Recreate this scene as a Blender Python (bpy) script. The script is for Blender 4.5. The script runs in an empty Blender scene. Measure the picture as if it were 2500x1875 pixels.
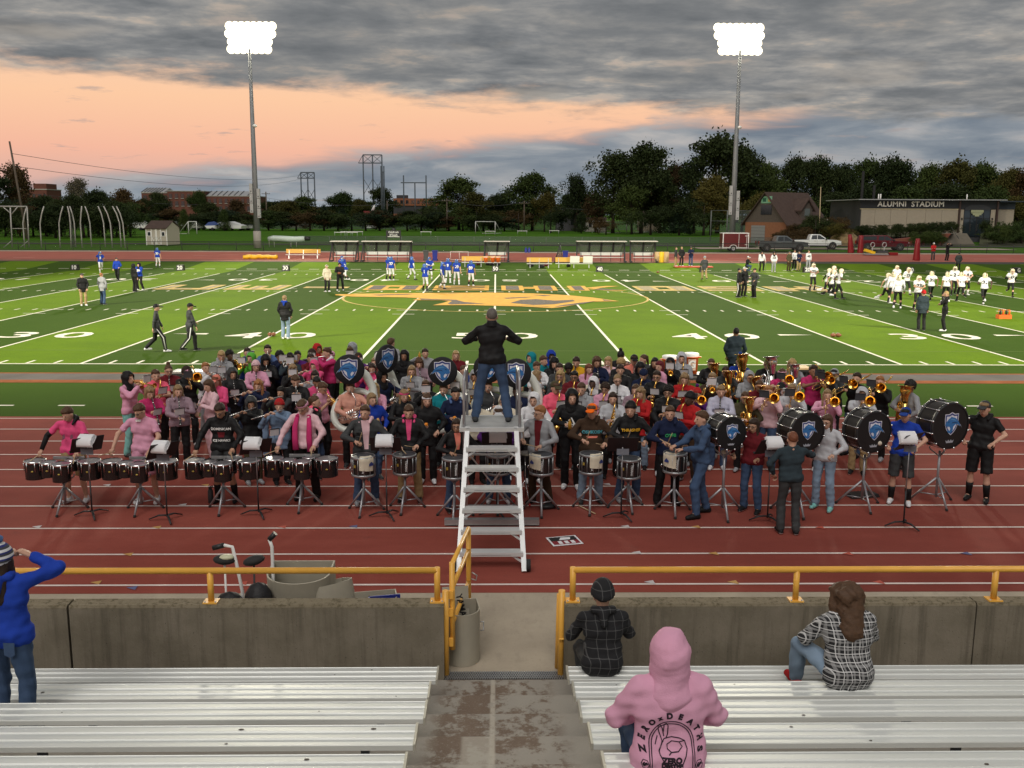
import bpy,math,random
import numpy as np
from mathutils import Matrix,Vector
random.seed(7);RNG=np.random.default_rng(7)
SC=bpy.context.scene
COL=SC.collection

# ---------------------------------------------------------------- camera
CF,CPITCH,CYAW,CROLL=2345.26,0.174846,0.016922,-0.003988
CPOS=np.array([0.0635,-31.692,4.9363])
def _ray(u,v):
    x,y,z=(u-1250)/CF,1.0,-(v-937.5)/CF
    c,s=math.cos(CROLL),math.sin(CROLL);x,z=c*x+s*z,-s*x+c*z
    c,s=math.cos(CPITCH),math.sin(CPITCH);y,z=c*y+s*z,-s*y+c*z
    c,s=math.cos(CYAW),math.sin(CYAW);x,y=c*x+s*y,-s*x+c*y
    return np.array([x,y,z])
_r0=_ray(1250,937.5);_rx=_ray(1250+CF,937.5)-_r0;_ru=_ray(1250,937.5-CF)-_r0
cam=bpy.data.cameras.new('camera');camo=bpy.data.objects.new('camera',cam);COL.objects.link(camo)
cam.sensor_width=36.0;cam.lens=36.0*CF/2500;cam.clip_start=0.1;cam.clip_end=9000
camo.matrix_world=Matrix(((_rx[0],_ru[0],-_r0[0],CPOS[0]),(_rx[1],_ru[1],-_r0[1],CPOS[1]),(_rx[2],_ru[2],-_r0[2],CPOS[2]),(0,0,0,1)))
SC.camera=camo
PROF=[(-60,0),(53,0),(60,.40),(64,.45),(76,.69),(85,.85),(250,1.0),(700,2.0),(6000,2.0)]
def gz(Y):return float(np.interp(Y,[p[0]for p in PROF],[p[1]for p in PROF]))
def gp(u,v,z=None):
    """the ground point (or the point at height z) seen in the photograph at u, v"""
    d=_ray(u,v);zz=0.0 if z is None else z
    for _ in range(12):
        t=(zz-CPOS[2])/d[2];p=CPOS+t*d
        if z is not None:break
        zz=.5*zz+.5*gz(p[1])
    return p
def at(u,v,Y):
    d=_ray(u,v);return CPOS+(Y-CPOS[1])/d[1]*d

# ---------------------------------------------------------------- world, sun, exposure
SC.render.engine='CYCLES'
SC.cycles.use_denoising=True
try:SC.cycles.denoiser='OPENIMAGEDENOISE';SC.cycles.denoising_input_passes='RGB_ALBEDO_NORMAL'
except Exception:pass
SC.cycles.max_bounces=5;SC.cycles.diffuse_bounces=2;SC.cycles.glossy_bounces=3;SC.cycles.transparent_max_bounces=12
SC.cycles.sample_clamp_indirect=4.0;SC.cycles.sample_clamp_direct=20.0
SC.view_settings.view_transform='Standard';SC.view_settings.look='None'
SC.view_settings.exposure=0.08;SC.view_settings.gamma=1.0;SC.view_settings.use_curve_mapping=False
W=bpy.data.worlds.new('World');SC.world=W;W.use_nodes=True
def world_sky():
    nt=W.node_tree;N=nt.nodes;N.clear();L=nt.links
    def nd(t,**k):
        n=N.new(t)
        for a,b in k.items():setattr(n,a,b)
        return n
    def ma(op,a,b=None,c=None):
        n=nd('ShaderNodeMath',operation=op)
        for i,x in enumerate((a,b,c)):
            if x is None:continue
            if isinstance(x,(int,float)):n.inputs[i].default_value=x
            else:L.new(x,n.inputs[i])
        return n.outputs[0]
    def sstep(x,lo,hi):
        n=nd('ShaderNodeMapRange',interpolation_type='SMOOTHSTEP')
        L.new(x,n.inputs[0]);n.inputs[1].default_value=lo;n.inputs[2].default_value=hi
        return n.outputs[0]
    def mix(f,a,b):
        n=nd('ShaderNodeMix',data_type='RGBA')
        if isinstance(f,float):n.inputs[0].default_value=f
        else:L.new(f,n.inputs[0])
        for i,x in((6,a),(7,b)):
            if isinstance(x,tuple):n.inputs[i].default_value=(*x,1)
            else:L.new(x,n.inputs[i])
        return n.outputs[2]
    def ramp(f,st):
        n=nd('ShaderNodeValToRGB');L.new(f,n.inputs[0]);e=n.color_ramp.elements
        while len(e)<len(st):e.new(0.5)
        for i,(p,c)in enumerate(st):e[i].position=p;e[i].color=(*c,1)
        return n.outputs[0]
    tc=nd('ShaderNodeTexCoord');sx=nd('ShaderNodeSeparateXYZ');L.new(tc.outputs['Generated'],sx.inputs[0])
    x,y,z0=sx.outputs;z=ma('MAXIMUM',z0,0.0)
    az=ma('ARCTAN2',x,y);azc=ma('MINIMUM',ma('MAXIMUM',az,-0.6),0.6)
    den=ma('ADD',z,0.09)
    cv=nd('ShaderNodeCombineXYZ');L.new(ma('DIVIDE',x,den),cv.inputs[0]);L.new(ma('DIVIDE',y,den),cv.inputs[1])
    def noise(scale,detail,rough,off,sx_=1.0):
        mp=nd('ShaderNodeMapping');L.new(cv.outputs[0],mp.inputs[0]);mp.inputs['Location'].default_value=off;mp.inputs['Scale'].default_value=(sx_,1,1)
        n=nd('ShaderNodeTexNoise');L.new(mp.outputs[0],n.inputs['Vector'])
        n.inputs['Scale'].default_value=scale;n.inputs['Detail'].default_value=detail;n.inputs['Roughness'].default_value=rough;n.inputs['Distortion'].default_value=.12
        return n.outputs[0]
    n1=noise(1.5,8,.62,(3.1,1.7,0));n2=noise(2.6,9,.60,(11.3,5.2,0),.9);n3=noise(0.8,5,.55,(7.7,2.2,0))
    # puffy noise seen side-on for the clouds standing low over the horizon
    cv2=nd('ShaderNodeCombineXYZ');L.new(ma('MULTIPLY',az,9.0),cv2.inputs[0]);L.new(ma('MULTIPLY',z,42.0),cv2.inputs[1])
    nb=nd('ShaderNodeTexNoise');L.new(cv2.outputs[0],nb.inputs['Vector']);nb.inputs['Scale'].default_value=1.0;nb.inputs['Detail'].default_value=8;nb.inputs['Roughness'].default_value=.55;nb.inputs['Distortion'].default_value=.35
    n4=nb.outputs[0]
    clear=ramp(ma('MULTIPLY',z,5.0),[(0.0,(.50,.42,.43)),(.12,(.60,.40,.36)),(.30,(.80,.42,.32)),(.55,(.86,.50,.32)),(1.0,(.82,.54,.38))])
    sky=nd('ShaderNodeTexSky',sky_type='NISHITA');sky.sun_disc=False;sky.sun_elevation=math.radians(1.5);sky.sun_rotation=math.radians(180);sky.dust_density=2.0
    ns=nd('ShaderNodeMix',data_type='RGBA',blend_type='ADD');ns.inputs[0].default_value=0.05;L.new(clear,ns.inputs[6]);L.new(sky.outputs[0],ns.inputs[7])
    # bank of blue-grey cloud low on the right, its top climbing to the right
    et=ma('MULTIPLY_ADD',azc,.105,.072)
    d2=ma('ADD',ma('SUBTRACT',et,z),ma('MULTIPLY',ma('SUBTRACT',n4,.5),.055))
    m2=sstep(d2,-.010,.012)
    lowc=ramp(n4,[(.34,(.165,.20,.245)),(.48,(.24,.27,.305)),(.60,(.36,.365,.375)),(.72,(.48,.45,.43))])
    hz=sstep(z,.034,.0);lowc=mix(ma('MULTIPLY',hz,.75),lowc,(.29,.345,.40))
    c=mix(m2,ns.outputs[2],lowc)
    # grey deck overhead with a ragged lower edge and thin lit tears
    eb=ma('MULTIPLY_ADD',azc,-.050,.112)
    d1=ma('ADD',ma('SUBTRACT',z,eb),ma('MULTIPLY',ma('SUBTRACT',n1,.5),.085))
    m1=sstep(d1,-.012,.012)
    deck=ramp(n2,[(.32,(.135,.145,.155)),(.46,(.215,.22,.225)),(.56,(.32,.31,.295)),(.68,(.62,.50,.39))])
    deck=mix(ma('MULTIPLY',sstep(n3,.42,.60),.45),deck,(.15,.158,.165));deck=mix(ma('MULTIPLY',sstep(n3,.44,.32),.45),deck,(.48,.42,.35))
    c=mix(m1,c,deck)
    # wisps inside the open band
    m3=ma('MULTIPLY',sstep(n2,.60,.70),.55);c=mix(m3,c,(.36,.31,.30))
    bg=nd('ShaderNodeBackground');L.new(c,bg.inputs[0]);bg.inputs[1].default_value=1.0
    out=nd('ShaderNodeOutputWorld');L.new(bg.outputs[0],out.inputs[0])
world_sky()
sl=bpy.data.lights.new('sun','SUN');sl.energy=1.5;sl.angle=math.radians(40);sl.color=(1.0,.95,.90)
so=bpy.data.objects.new('sun',sl);COL.objects.link(so)
so.rotation_euler=(math.radians(40),0,math.radians(-12))

# ---------------------------------------------------------------- materials
_M={}
def mat(name,col,rough=.7,metal=0.0,var=0.0,vscale=8.0,bump=0.0,bscale=60.0,spec=.4,emit=None,estr=0.0):
    if name in _M:return _M[name]
    m=bpy.data.materials.new(name);m.use_nodes=True;nt=m.node_tree;b=nt.nodes['Principled BSDF']
    b.inputs['Base Color'].default_value=(*col,1);b.inputs['Roughness'].default_value=rough;b.inputs['Metallic'].default_value=metal
    b.inputs['Specular IOR Level'].default_value=spec
    if var>0 or bump>0:
        tc=nt.nodes.new('ShaderNodeTexCoord')
    if var>0:
        n=nt.nodes.new('ShaderNodeTexNoise');n.inputs['Scale'].default_value=vscale;n.inputs['Detail'].default_value=5
        nt.links.new(tc.outputs['Object'],n.inputs['Vector'])
        r=nt.nodes.new('ShaderNodeMapRange');r.inputs[1].default_value=.25;r.inputs[2].default_value=.75;r.inputs[3].default_value=1-var;r.inputs[4].default_value=1+var
        nt.links.new(n.outputs[0],r.inputs[0])
        mx=nt.nodes.new('ShaderNodeMix');mx.data_type='RGBA';mx.blend_type='MULTIPLY';mx.inputs[0].default_value=1;mx.inputs[6].default_value=(*col,1)
        nt.links.new(r.outputs[0],mx.inputs[7]);nt.links.new(mx.outputs[2],b.inputs['Base Color'])
    if bump>0:
        n=nt.nodes.new('ShaderNodeTexNoise');n.inputs['Scale'].default_value=bscale;n.inputs['Detail'].default_value=4
        nt.links.new(tc.outputs['Object'],n.inputs['Vector'])
        bp=nt.nodes.new('ShaderNodeBump');bp.inputs['Strength'].default_value=bump;bp.inputs['Distance'].default_value=.02
        nt.links.new(n.outputs[0],bp.inputs['Height']);nt.links.new(bp.outputs[0],b.inputs['Normal'])
    if emit:
        b.inputs['Emission Color'].default_value=(*emit,1);b.inputs['Emission Strength'].default_value=estr
        m.cycles.emission_sampling='NONE'
    _M[name]=m;return m
def nodes_mat(name,fn):
    """material whose colour/bump nodes are written by fn(nt, bsdf, helpers)"""
    if name in _M:return _M[name]
    m=bpy.data.materials.new(name);m.use_nodes=True;nt=m.node_tree;fn(nt,nt.nodes['Principled BSDF']);_M[name]=m;return m
class NT:
    def __init__(s,nt):s.nt=nt;s.N=nt.nodes;s.L=nt.links;s.tc=s.N.new('ShaderNodeTexCoord')
    def pos(s):return s.tc.outputs['Object']
    def sep(s,v):
        n=s.N.new('ShaderNodeSeparateXYZ');s.L.new(v,n.inputs[0]);return n.outputs
    def m(s,op,a,b=None,c=None):
        n=s.N.new('ShaderNodeMath');n.operation=op
        for i,x in enumerate((a,b,c)):
            if x is None:continue
            if isinstance(x,(int,float)):n.inputs[i].default_value=x
            else:s.L.new(x,n.inputs[i])
        return n.outputs[0]
    def noise(s,scale,detail=5,rough=.55,vec=None,sc=None):
        v=vec or s.pos()
        if sc:
            mp=s.N.new('ShaderNodeMapping');mp.inputs['Scale'].default_value=sc;s.L.new(v,mp.inputs[0]);v=mp.outputs[0]
        n=s.N.new('ShaderNodeTexNoise');n.inputs['Scale'].default_value=scale;n.inputs['Detail'].default_value=detail;n.inputs['Roughness'].default_value=rough
        s.L.new(v,n.inputs['Vector']);return n.outputs[0]
    def step(s,x,lo,hi):
        n=s.N.new('ShaderNodeMapRange');n.interpolation_type='SMOOTHSTEP';s.L.new(x,n.inputs[0]);n.inputs[1].default_value=lo;n.inputs[2].default_value=hi;return n.outputs[0]
    def mix(s,f,a,b,mode='MIX'):
        n=s.N.new('ShaderNodeMix');n.data_type='RGBA';n.blend_type=mode
        if isinstance(f,(int,float)):n.inputs[0].default_value=f
        else:s.L.new(f,n.inputs[0])
        for i,x in((6,a),(7,b)):
            if isinstance(x,tuple):n.inputs[i].default_value=(*x,1)
            else:s.L.new(x,n.inputs[i])
        return n.outputs[2]
    def bump(s,b,h,st=.3,dist=.02):
        n=s.N.new('ShaderNodeBump');n.inputs['Strength'].default_value=st;n.inputs['Distance'].default_value=dist
        s.L.new(h,n.inputs['Height']);s.L.new(n.outputs[0],b.inputs['Normal'])

# ---------------------------------------------------------------- mesh building
class MB:
    def __init__(s):s.v=[];s.f=[];s.m=[];s.sm=[]
    def add(s,vs,fs,mi=0,smooth=False):
        o=len(s.v);s.v.extend([tuple(map(float,p))for p in vs])
        for f in fs:s.f.append(tuple(i+o for i in f));s.m.append(mi);s.sm.append(smooth)
        return s
    def box(s,c,d,mi=0,R=None,taper=1.0):
        hx,hy,hz=d[0]/2,d[1]/2,d[2]/2
        vs=[(-hx,-hy,-hz),(hx,-hy,-hz),(hx,hy,-hz),(-hx,hy,-hz),(-hx*taper,-hy*taper,hz),(hx*taper,-hy*taper,hz),(hx*taper,hy*taper,hz),(-hx*taper,hy*taper,hz)]
        if R is not None:vs=[tuple(R@Vector(p))for p in vs]
        vs=[(p[0]+c[0],p[1]+c[1],p[2]+c[2])for p in vs]
        return s.add(vs,[(0,3,2,1),(4,5,6,7),(0,1,5,4),(1,2,6,5),(2,3,7,6),(3,0,4,7)],mi)
    def b2(s,lo,hi,mi=0):return s.box([(a+b)/2 for a,b in zip(lo,hi)],[b-a for a,b in zip(lo,hi)],mi)
    def beam(s,a,b,w,h=None,mi=0):
        """rectangular bar from a to b"""
        a=Vector(a);b=Vector(b);d=b-a;L=d.length
        z=d.normalized();x=Vector((0,0,1)).cross(z)
        if x.length<1e-4:x=Vector((1,0,0))
        x.normalize();y=z.cross(x);R=Matrix((x,y,z)).transposed()
        return s.box((a+b)/2,(w,h or w,L),mi,R)
    def tube(s,path,r,n=8,mi=0,cap=True,smooth=True,squash=None):
        P=[Vector(p)for p in path];k=len(P);rr=r if isinstance(r,(list,tuple))else[r]*k
        vs=[];up=None
        for i in range(k):
            t=(P[min(i+1,k-1)]-P[max(i-1,0)])
            if t.length<1e-9:t=Vector((0,0,1))
            t.normalize()
            if up is None:
                up=Vector((0,0,1))if abs(t.z)<.9 else Vector((0,1,0))
            x=up.cross(t)
            if x.length<1e-5:x=Vector((1,0,0)).cross(t)
            x.normalize();y=t.cross(x);up=y
            for j in range(n):
                a=2*math.pi*j/n
                vs.append(P[i]+(x*math.cos(a)+y*math.sin(a)*(squash or 1))*rr[i])
        fs=[(i*n+j,i*n+(j+1)%n,(i+1)*n+(j+1)%n,(i+1)*n+j)for i in range(k-1)for j in range(n)]
        s.add(vs,fs,mi,smooth)
        if cap:
            o=len(s.v)-k*n
            s.f.append(tuple(o+j for j in range(n))[::-1]);s.m.append(mi);s.sm.append(False)
            s.f.append(tuple(o+(k-1)*n+j for j in range(n)));s.m.append(mi);s.sm.append(False)
        return s
    def lathe(s,prof,c=(0,0,0),axis=(0,0,1),n=20,mi=0,smooth=True,cap=False):
        z=Vector(axis).normalized();x=z.orthogonal().normalized();y=z.cross(x);c=Vector(c);k=len(prof)
        vs=[c+z*h+(x*math.cos(2*math.pi*j/n)+y*math.sin(2*math.pi*j/n))*r for r,h in prof for j in range(n)]
        fs=[(i*n+j,i*n+(j+1)%n,(i+1)*n+(j+1)%n,(i+1)*n+j)for i in range(k-1)for j in range(n)]
        if cap:fs+=[tuple(range(n))[::-1],tuple((k-1)*n+j for j in range(n))]
        return s.add(vs,fs,mi,smooth)
    def ell(s,c,r,mi=0,n=10,R=None):
        vs=[];fs=[];k=max(4,n//2)
        for i in range(k+1):
            a=math.pi*i/k
            for j in range(n):
                b=2*math.pi*j/n;p=Vector((r[0]*math.sin(a)*math.cos(b),r[1]*math.sin(a)*math.sin(b),r[2]*math.cos(a)))
                if R is not None:p=R@p
                vs.append(p+Vector(c))
        for i in range(k):
            for j in range(n):fs.append((i*n+j,(i+1)*n+j,(i+1)*n+(j+1)%n,i*n+(j+1)%n))
        return s.add(vs,fs,mi,True)
    def prism(s,poly,fr,d0,d1,mi=0):
        """2-D polygon (ccw) put through fr(x, y, depth)->3-D, between two depths"""
        k=len(poly);vs=[fr(x,y,d0)for x,y in poly]+[fr(x,y,d1)for x,y in poly]
        fs=[tuple(range(k))[::-1],tuple(range(k,2*k))]+[(i,(i+1)%k,k+(i+1)%k,k+i)for i in range(k)]
        return s.add(vs,fs,mi)
    def quad(s,a,b,c,d,mi=0):return s.add([a,b,c,d],[(0,1,2,3)],mi)
    def mesh(s,name,mats):
        me=bpy.data.meshes.new(name);me.from_pydata(s.v,[],s.f)
        for m in(mats if isinstance(mats,(list,tuple))else[mats]):me.materials.append(m)
        me.polygons.foreach_set('material_index',s.m);me.polygons.foreach_set('use_smooth',s.sm);me.update();return me
    def build(s,name,mats,parent=None,loc=None,rz=0.0):return obj(name,s.mesh(name,mats),parent,loc,rz)
def obj(name,me,parent=None,loc=None,rz=0.0,mats=None):
    o=bpy.data.objects.new(name,me);COL.objects.link(o)
    if parent is not None:o.parent=parent
    if loc is not None:o.location=loc
    if rz:o.rotation_euler=(0,0,rz)
    if mats is not None:
        for i,m in enumerate(mats):o.material_slots[i].link='OBJECT';o.material_slots[i].material=m
    return o
def thing(name,label,cat,loc=(0,0,0),rz=0.0,group=None):
    return tag(obj(name,None,None,loc,rz),label,cat,group)
def tag(o,label,cat,group=None):
    o['label']=label;o['category']=cat
    if group:o['group']=group
    return o
def struct(o):o['kind']='structure';return o
def stuff(o):o['kind']='stuff';return o
def copy_tree(o,parent=None):
    c=o.copy();COL.objects.link(c);c.parent=parent
    for ch in list(o.children):copy_tree(ch,c)
    return c
_FC={};TS=bpy.data.scenes.new('lettering bench')
def text_mesh(txt,size=1.0,ext=0.0,bold=0.0,align='CENTER',space=1.0):
    k=(txt,size,ext,bold,align,space)
    if k in _FC:return _FC[k]
    cu=bpy.data.curves.new('lettering','FONT');cu.body=txt;cu.size=size;cu.extrude=ext;cu.offset=bold;cu.resolution_u=3
    cu.align_x=align;cu.align_y='CENTER';cu.space_character=space;cu.fill_mode='BOTH'
    o=bpy.data.objects.new('lettering',cu);TS.collection.objects.link(o)
    with bpy.context.temp_override(scene=TS,view_layer=TS.view_layers[0]):dg=bpy.context.evaluated_depsgraph_get();dg.update();me=bpy.data.meshes.new_from_object(o.evaluated_get(dg))
    me.name='lettering';bpy.data.objects.remove(o);bpy.data.curves.remove(cu);_FC[k]=me;return me
def text_obj(name,txt,size,m,parent,M4,ext=.003,bold=0.0,align='CENTER',space=1.0,sx=1.0):
    me=text_mesh(txt,size,ext,bold,align,space).copy();me.materials.clear();me.materials.append(m)
    o=obj(name,me,parent);o.matrix_local=M4@Matrix.Scale(sx,4,(1,0,0));return o
def face_m(loc,yaw=0.0,pitch=0.0):
    """upright lettering read from -Y, at loc, turned by yaw about Z"""
    return Matrix.Translation(loc)@Matrix.Rotation(yaw,4,'Z')@Matrix.Rotation(math.pi/2+pitch,4,'X')

WHITE=mat('white paint',(.78,.78,.76),.5)
BLACK=mat('black paint',(.02,.02,.022),.45)
STEEL=mat('galvanised steel',(.45,.46,.47),.42,.8,.1,6)
CHROME=mat('chrome',(.75,.75,.76),.18,1.0)
YELLOWP=mat('yellow rail paint',(.82,.43,.07),.38,0,.08,5,.05,40)
RUBBER=mat('black rubber',(.025,.025,.025),.8)
# ================================================================ ground, field, track
YD=.9144
def sheet(name,x0,x1,ys,off,m,nx=2):
    mb=MB();xs=np.linspace(x0,x1,nx);vs=[(x,y,gz(y)+off)for y in ys for x in xs]
    mb.add(vs,[(j*nx+i,j*nx+i+1,(j+1)*nx+i+1,(j+1)*nx+i)for j in range(len(ys)-1)for i in range(nx-1)])
    return struct(mb.build(name,m))
def _grass(nt,b):
    k=NT(nt);n=k.noise(.05,6,.6);n2=k.noise(2.5,4)
    c=k.mix(k.step(n,.35,.65),(.050,.135,.008),(.075,.185,.012));c=k.mix(k.step(n2,.3,.75),c,(.038,.10,.008))
    nt.links.new(c,b.inputs['Base Color']);b.inputs['Roughness'].default_value=.95;b.inputs['Specular IOR Level'].default_value=.05
GRASS=nodes_mat('mown grass',_grass)
def _turf(nt,b):
    k=NT(nt);x,y,z=k.sep(k.pos())
    band=k.m('FLOOR',k.m('DIVIDE',k.m('ABSOLUTE',x),5*YD));odd=k.m('MODULO',band,2.0)
    odd=k.m('MULTIPLY',odd,k.m('GREATER_THAN',y,-.08))
    c=k.mix(odd,(.040,.080,.010),(.125,.215,.010))
    n=k.noise(.35,6,.6);c=k.mix(k.m('MULTIPLY',k.step(n,.3,.75),.35),c,(.055,.10,.014))
    n2=k.noise(14,3,.7,sc=(1,4,1));n4=k.noise(3.0,5,.65,sc=(1,3,1));n3=k.noise(70,2,.7)
    c=k.mix(k.m('MULTIPLY',k.step(n2,.42,.7),.42),c,(.03,.06,.012));c=k.mix(k.m('MULTIPLY',k.step(n3,.5,.75),.3),c,(.13,.19,.03));c=k.mix(k.m('MULTIPLY',k.step(n4,.52,.68),.22),c,(.032,.07,.014))
    nt.links.new(c,b.inputs['Base Color']);b.inputs['Roughness'].default_value=.95;b.inputs['Specular IOR Level'].default_value=.04;k.bump(b,n2,.4,.012)
TURF=nodes_mat('synthetic turf',_turf)
def _track(nt,b):
    k=NT(nt);n=k.noise(.5,7,.65,sc=(.35,1,1));n2=k.noise(45,2,.8);n3=k.noise(.13,5,.6);n4=k.noise(2.2,6,.7)
    c=k.mix(k.step(n,.3,.7),(.225,.052,.038),(.305,.078,.058));c=k.mix(k.m('MULTIPLY',k.step(n3,.42,.62),.55),c,(.175,.042,.034))
    c=k.mix(k.m('MULTIPLY',k.step(n4,.58,.72),.35),c,(.155,.055,.045));c=k.mix(k.m('MULTIPLY',k.step(n2,.5,.75),.32),c,(.10,.024,.02))
    nt.links.new(c,b.inputs['Base Color']);b.inputs['Roughness'].default_value=.9;b.inputs['Specular IOR Level'].default_value=.12;k.bump(b,n2,.3,.006)
TRACK=nodes_mat('red running track rubber',_track)
def _conc(base,stain):
    def fn(nt,b):
        k=NT(nt);n=k.noise(1.1,8,.65);n2=k.noise(26,5,.7);n3=k.noise(3.0,6,.7,sc=(2.5,1,.35))
        c=k.mix(k.step(n,.3,.72),base,stain);c=k.mix(k.m('MULTIPLY',k.step(n2,.55,.75),.35),c,tuple(x*.45 for x in base));c=k.mix(k.m('MULTIPLY',k.step(n3,.5,.7),.5),c,tuple(x*.68 for x in stain))
        nt.links.new(c,b.inputs['Base Color']);b.inputs['Roughness'].default_value=.9;k.bump(b,n2,.35,.01)
    return fn
CONC=nodes_mat('pale concrete',_conc((.36,.305,.23),(.44,.375,.285)))
def _wallc(nt,b):
    k=NT(nt);x,y,z=k.sep(k.pos());n=k.noise(1.4,8,.65);n2=k.noise(30,5,.7);st=k.noise(2.2,6,.7,sc=(4,1,.22));pit=k.noise(55,2,.5)
    c=k.mix(k.step(n,.3,.7),(.15,.128,.09),(.23,.197,.148));c=k.mix(k.m('MULTIPLY',k.step(st,.45,.68),.6),c,(.085,.072,.05))
    c=k.mix(k.m('MULTIPLY',k.step(n2,.55,.8),.3),c,(.30,.27,.22));c=k.mix(k.step(pit,.70,.74),c,(.03,.027,.02))
    top=k.step(k.m('ADD',z,k.m('MULTIPLY',k.m('SUBTRACT',n2,.5),.06)),.80,.87);c=k.mix(k.m('MULTIPLY',top,.8),c,(.20,.165,.105));lich=k.noise(18,6,.75);c=k.mix(k.m('MULTIPLY',top,k.step(lich,.48,.62)),c,(.085,.068,.036))
    nt.links.new(c,b.inputs['Base Color']);b.inputs['Roughness'].default_value=.95;k.bump(b,n2,.5,.01)
WALLC=nodes_mat('weathered board-marked concrete',_wallc)
def _aisle(nt,b):
    k=NT(nt);x,y,z=k.sep(k.pos());n=k.noise(1.6,7,.65);n2=k.noise(55,4,.75);n3=k.noise(9,6,.7)
    worn=k.step(k.m('ADD',n,k.m('MULTIPLY',k.m('SUBTRACT',n3,.5),.7)),.44,.56)
    mid=k.step(k.m('ABSOLUTE',k.m('SUBTRACT',x,.07)),.66,.45)
    c=k.mix(k.m('MULTIPLY',worn,mid),(.30,.275,.235),(.150,.105,.075));c=k.mix(k.m('MULTIPLY',k.step(n2,.52,.7),.35),c,(.38,.34,.28))
    lx=k.m('MULTIPLY',k.step(k.m('ABSOLUTE',k.m('SUBTRACT',x,.035)),.035,.012),k.step(n3,.35,.5));c=k.mix(k.m('MULTIPLY',lx,.8),c,(.46,.42,.35))
    sp=k.m('MULTIPLY',k.step(k.m('ABSOLUTE',k.m('SUBTRACT',x,-.09)),.14,.10),k.m('LESS_THAN',y,-24.4));c=k.mix(k.m('MULTIPLY',sp,.6),c,(.42,.39,.33))
    nt.links.new(c,b.inputs['Base Color']);b.inputs['Roughness'].default_value=.92;k.bump(b,n2,.4,.01)
AISLE=nodes_mat('worn painted concrete steps',_aisle)

def ground():
    mb=MB();xs=[-4500,-600,-200,200,600,4500];ys=[-60,-12,30,53,60,64,76,85,250,700,6000]
    low=lambda y:-.05
    vs=[(x,y,gz(y)+low(y))for y in ys for x in xs];nx=len(xs)
    mb.add(vs,[(j*nx+i,j*nx+i+1,(j+1)*nx+i+1,(j+1)*nx+i)for j in range(len(ys)-1)for i in range(nx-1)])
    struct(mb.build('ground',GRASS))
ground()
sheet('field_turf',-78,78,[-8.42,-2,20,48,53,56.5,60.3],.0,TURF)
sheet('running_track',-90,90,[-19.65,-14,-8.42],.004,TRACK)
sheet('far_running_track',-110,110,[63.6,66,70,76.2],.004,mat('far track rubber',(.36,.105,.075),.9,0,.12,.5))
sheet('far_runway',-48,26,[61.3,62.9],.006,mat('runway rubber',(.30,.12,.08),.9,0,.2,.6))
sheet('far_apron',-90,90,[60.3,62,63.6],.002,mat('dark apron rubber',(.045,.042,.036),.95,0,.3,.4))  # shadow band before the far track, put into the apron's dark colour
RWG=mat('grey runway rubber',(.125,.115,.11),.95,0,.2,.7,.2,60,.05);RWO=mat('tan runway edging',(.24,.085,.038),.95,0,.25,1.5,spec=.05)
sheet('sideline_runway',-70,70,[-3.12,-1.98],.006,RWG)
sheet('runway_border',-70,70,[-3.62,-3.12],.006,RWO);sheet('runway_back_border',-70,70,[-1.98,-1.80],.006,RWO)
sheet('track_side_walk',-90,90,[-22.3,-19.65],.002,CONC)
sheet('far_fence_walk',-110,110,[76.2,78.4],.006,CONC)
sheet('far_road',-300,90,[97,101],.02,mat('asphalt path',(.050,.048,.045),.95,0,.2,.3))
sheet('car_park_drive',25,64,[86,92],.02,CONC)
LINE=mat('white field paint',(.74,.71,.60),.85,0,.12,3)
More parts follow.
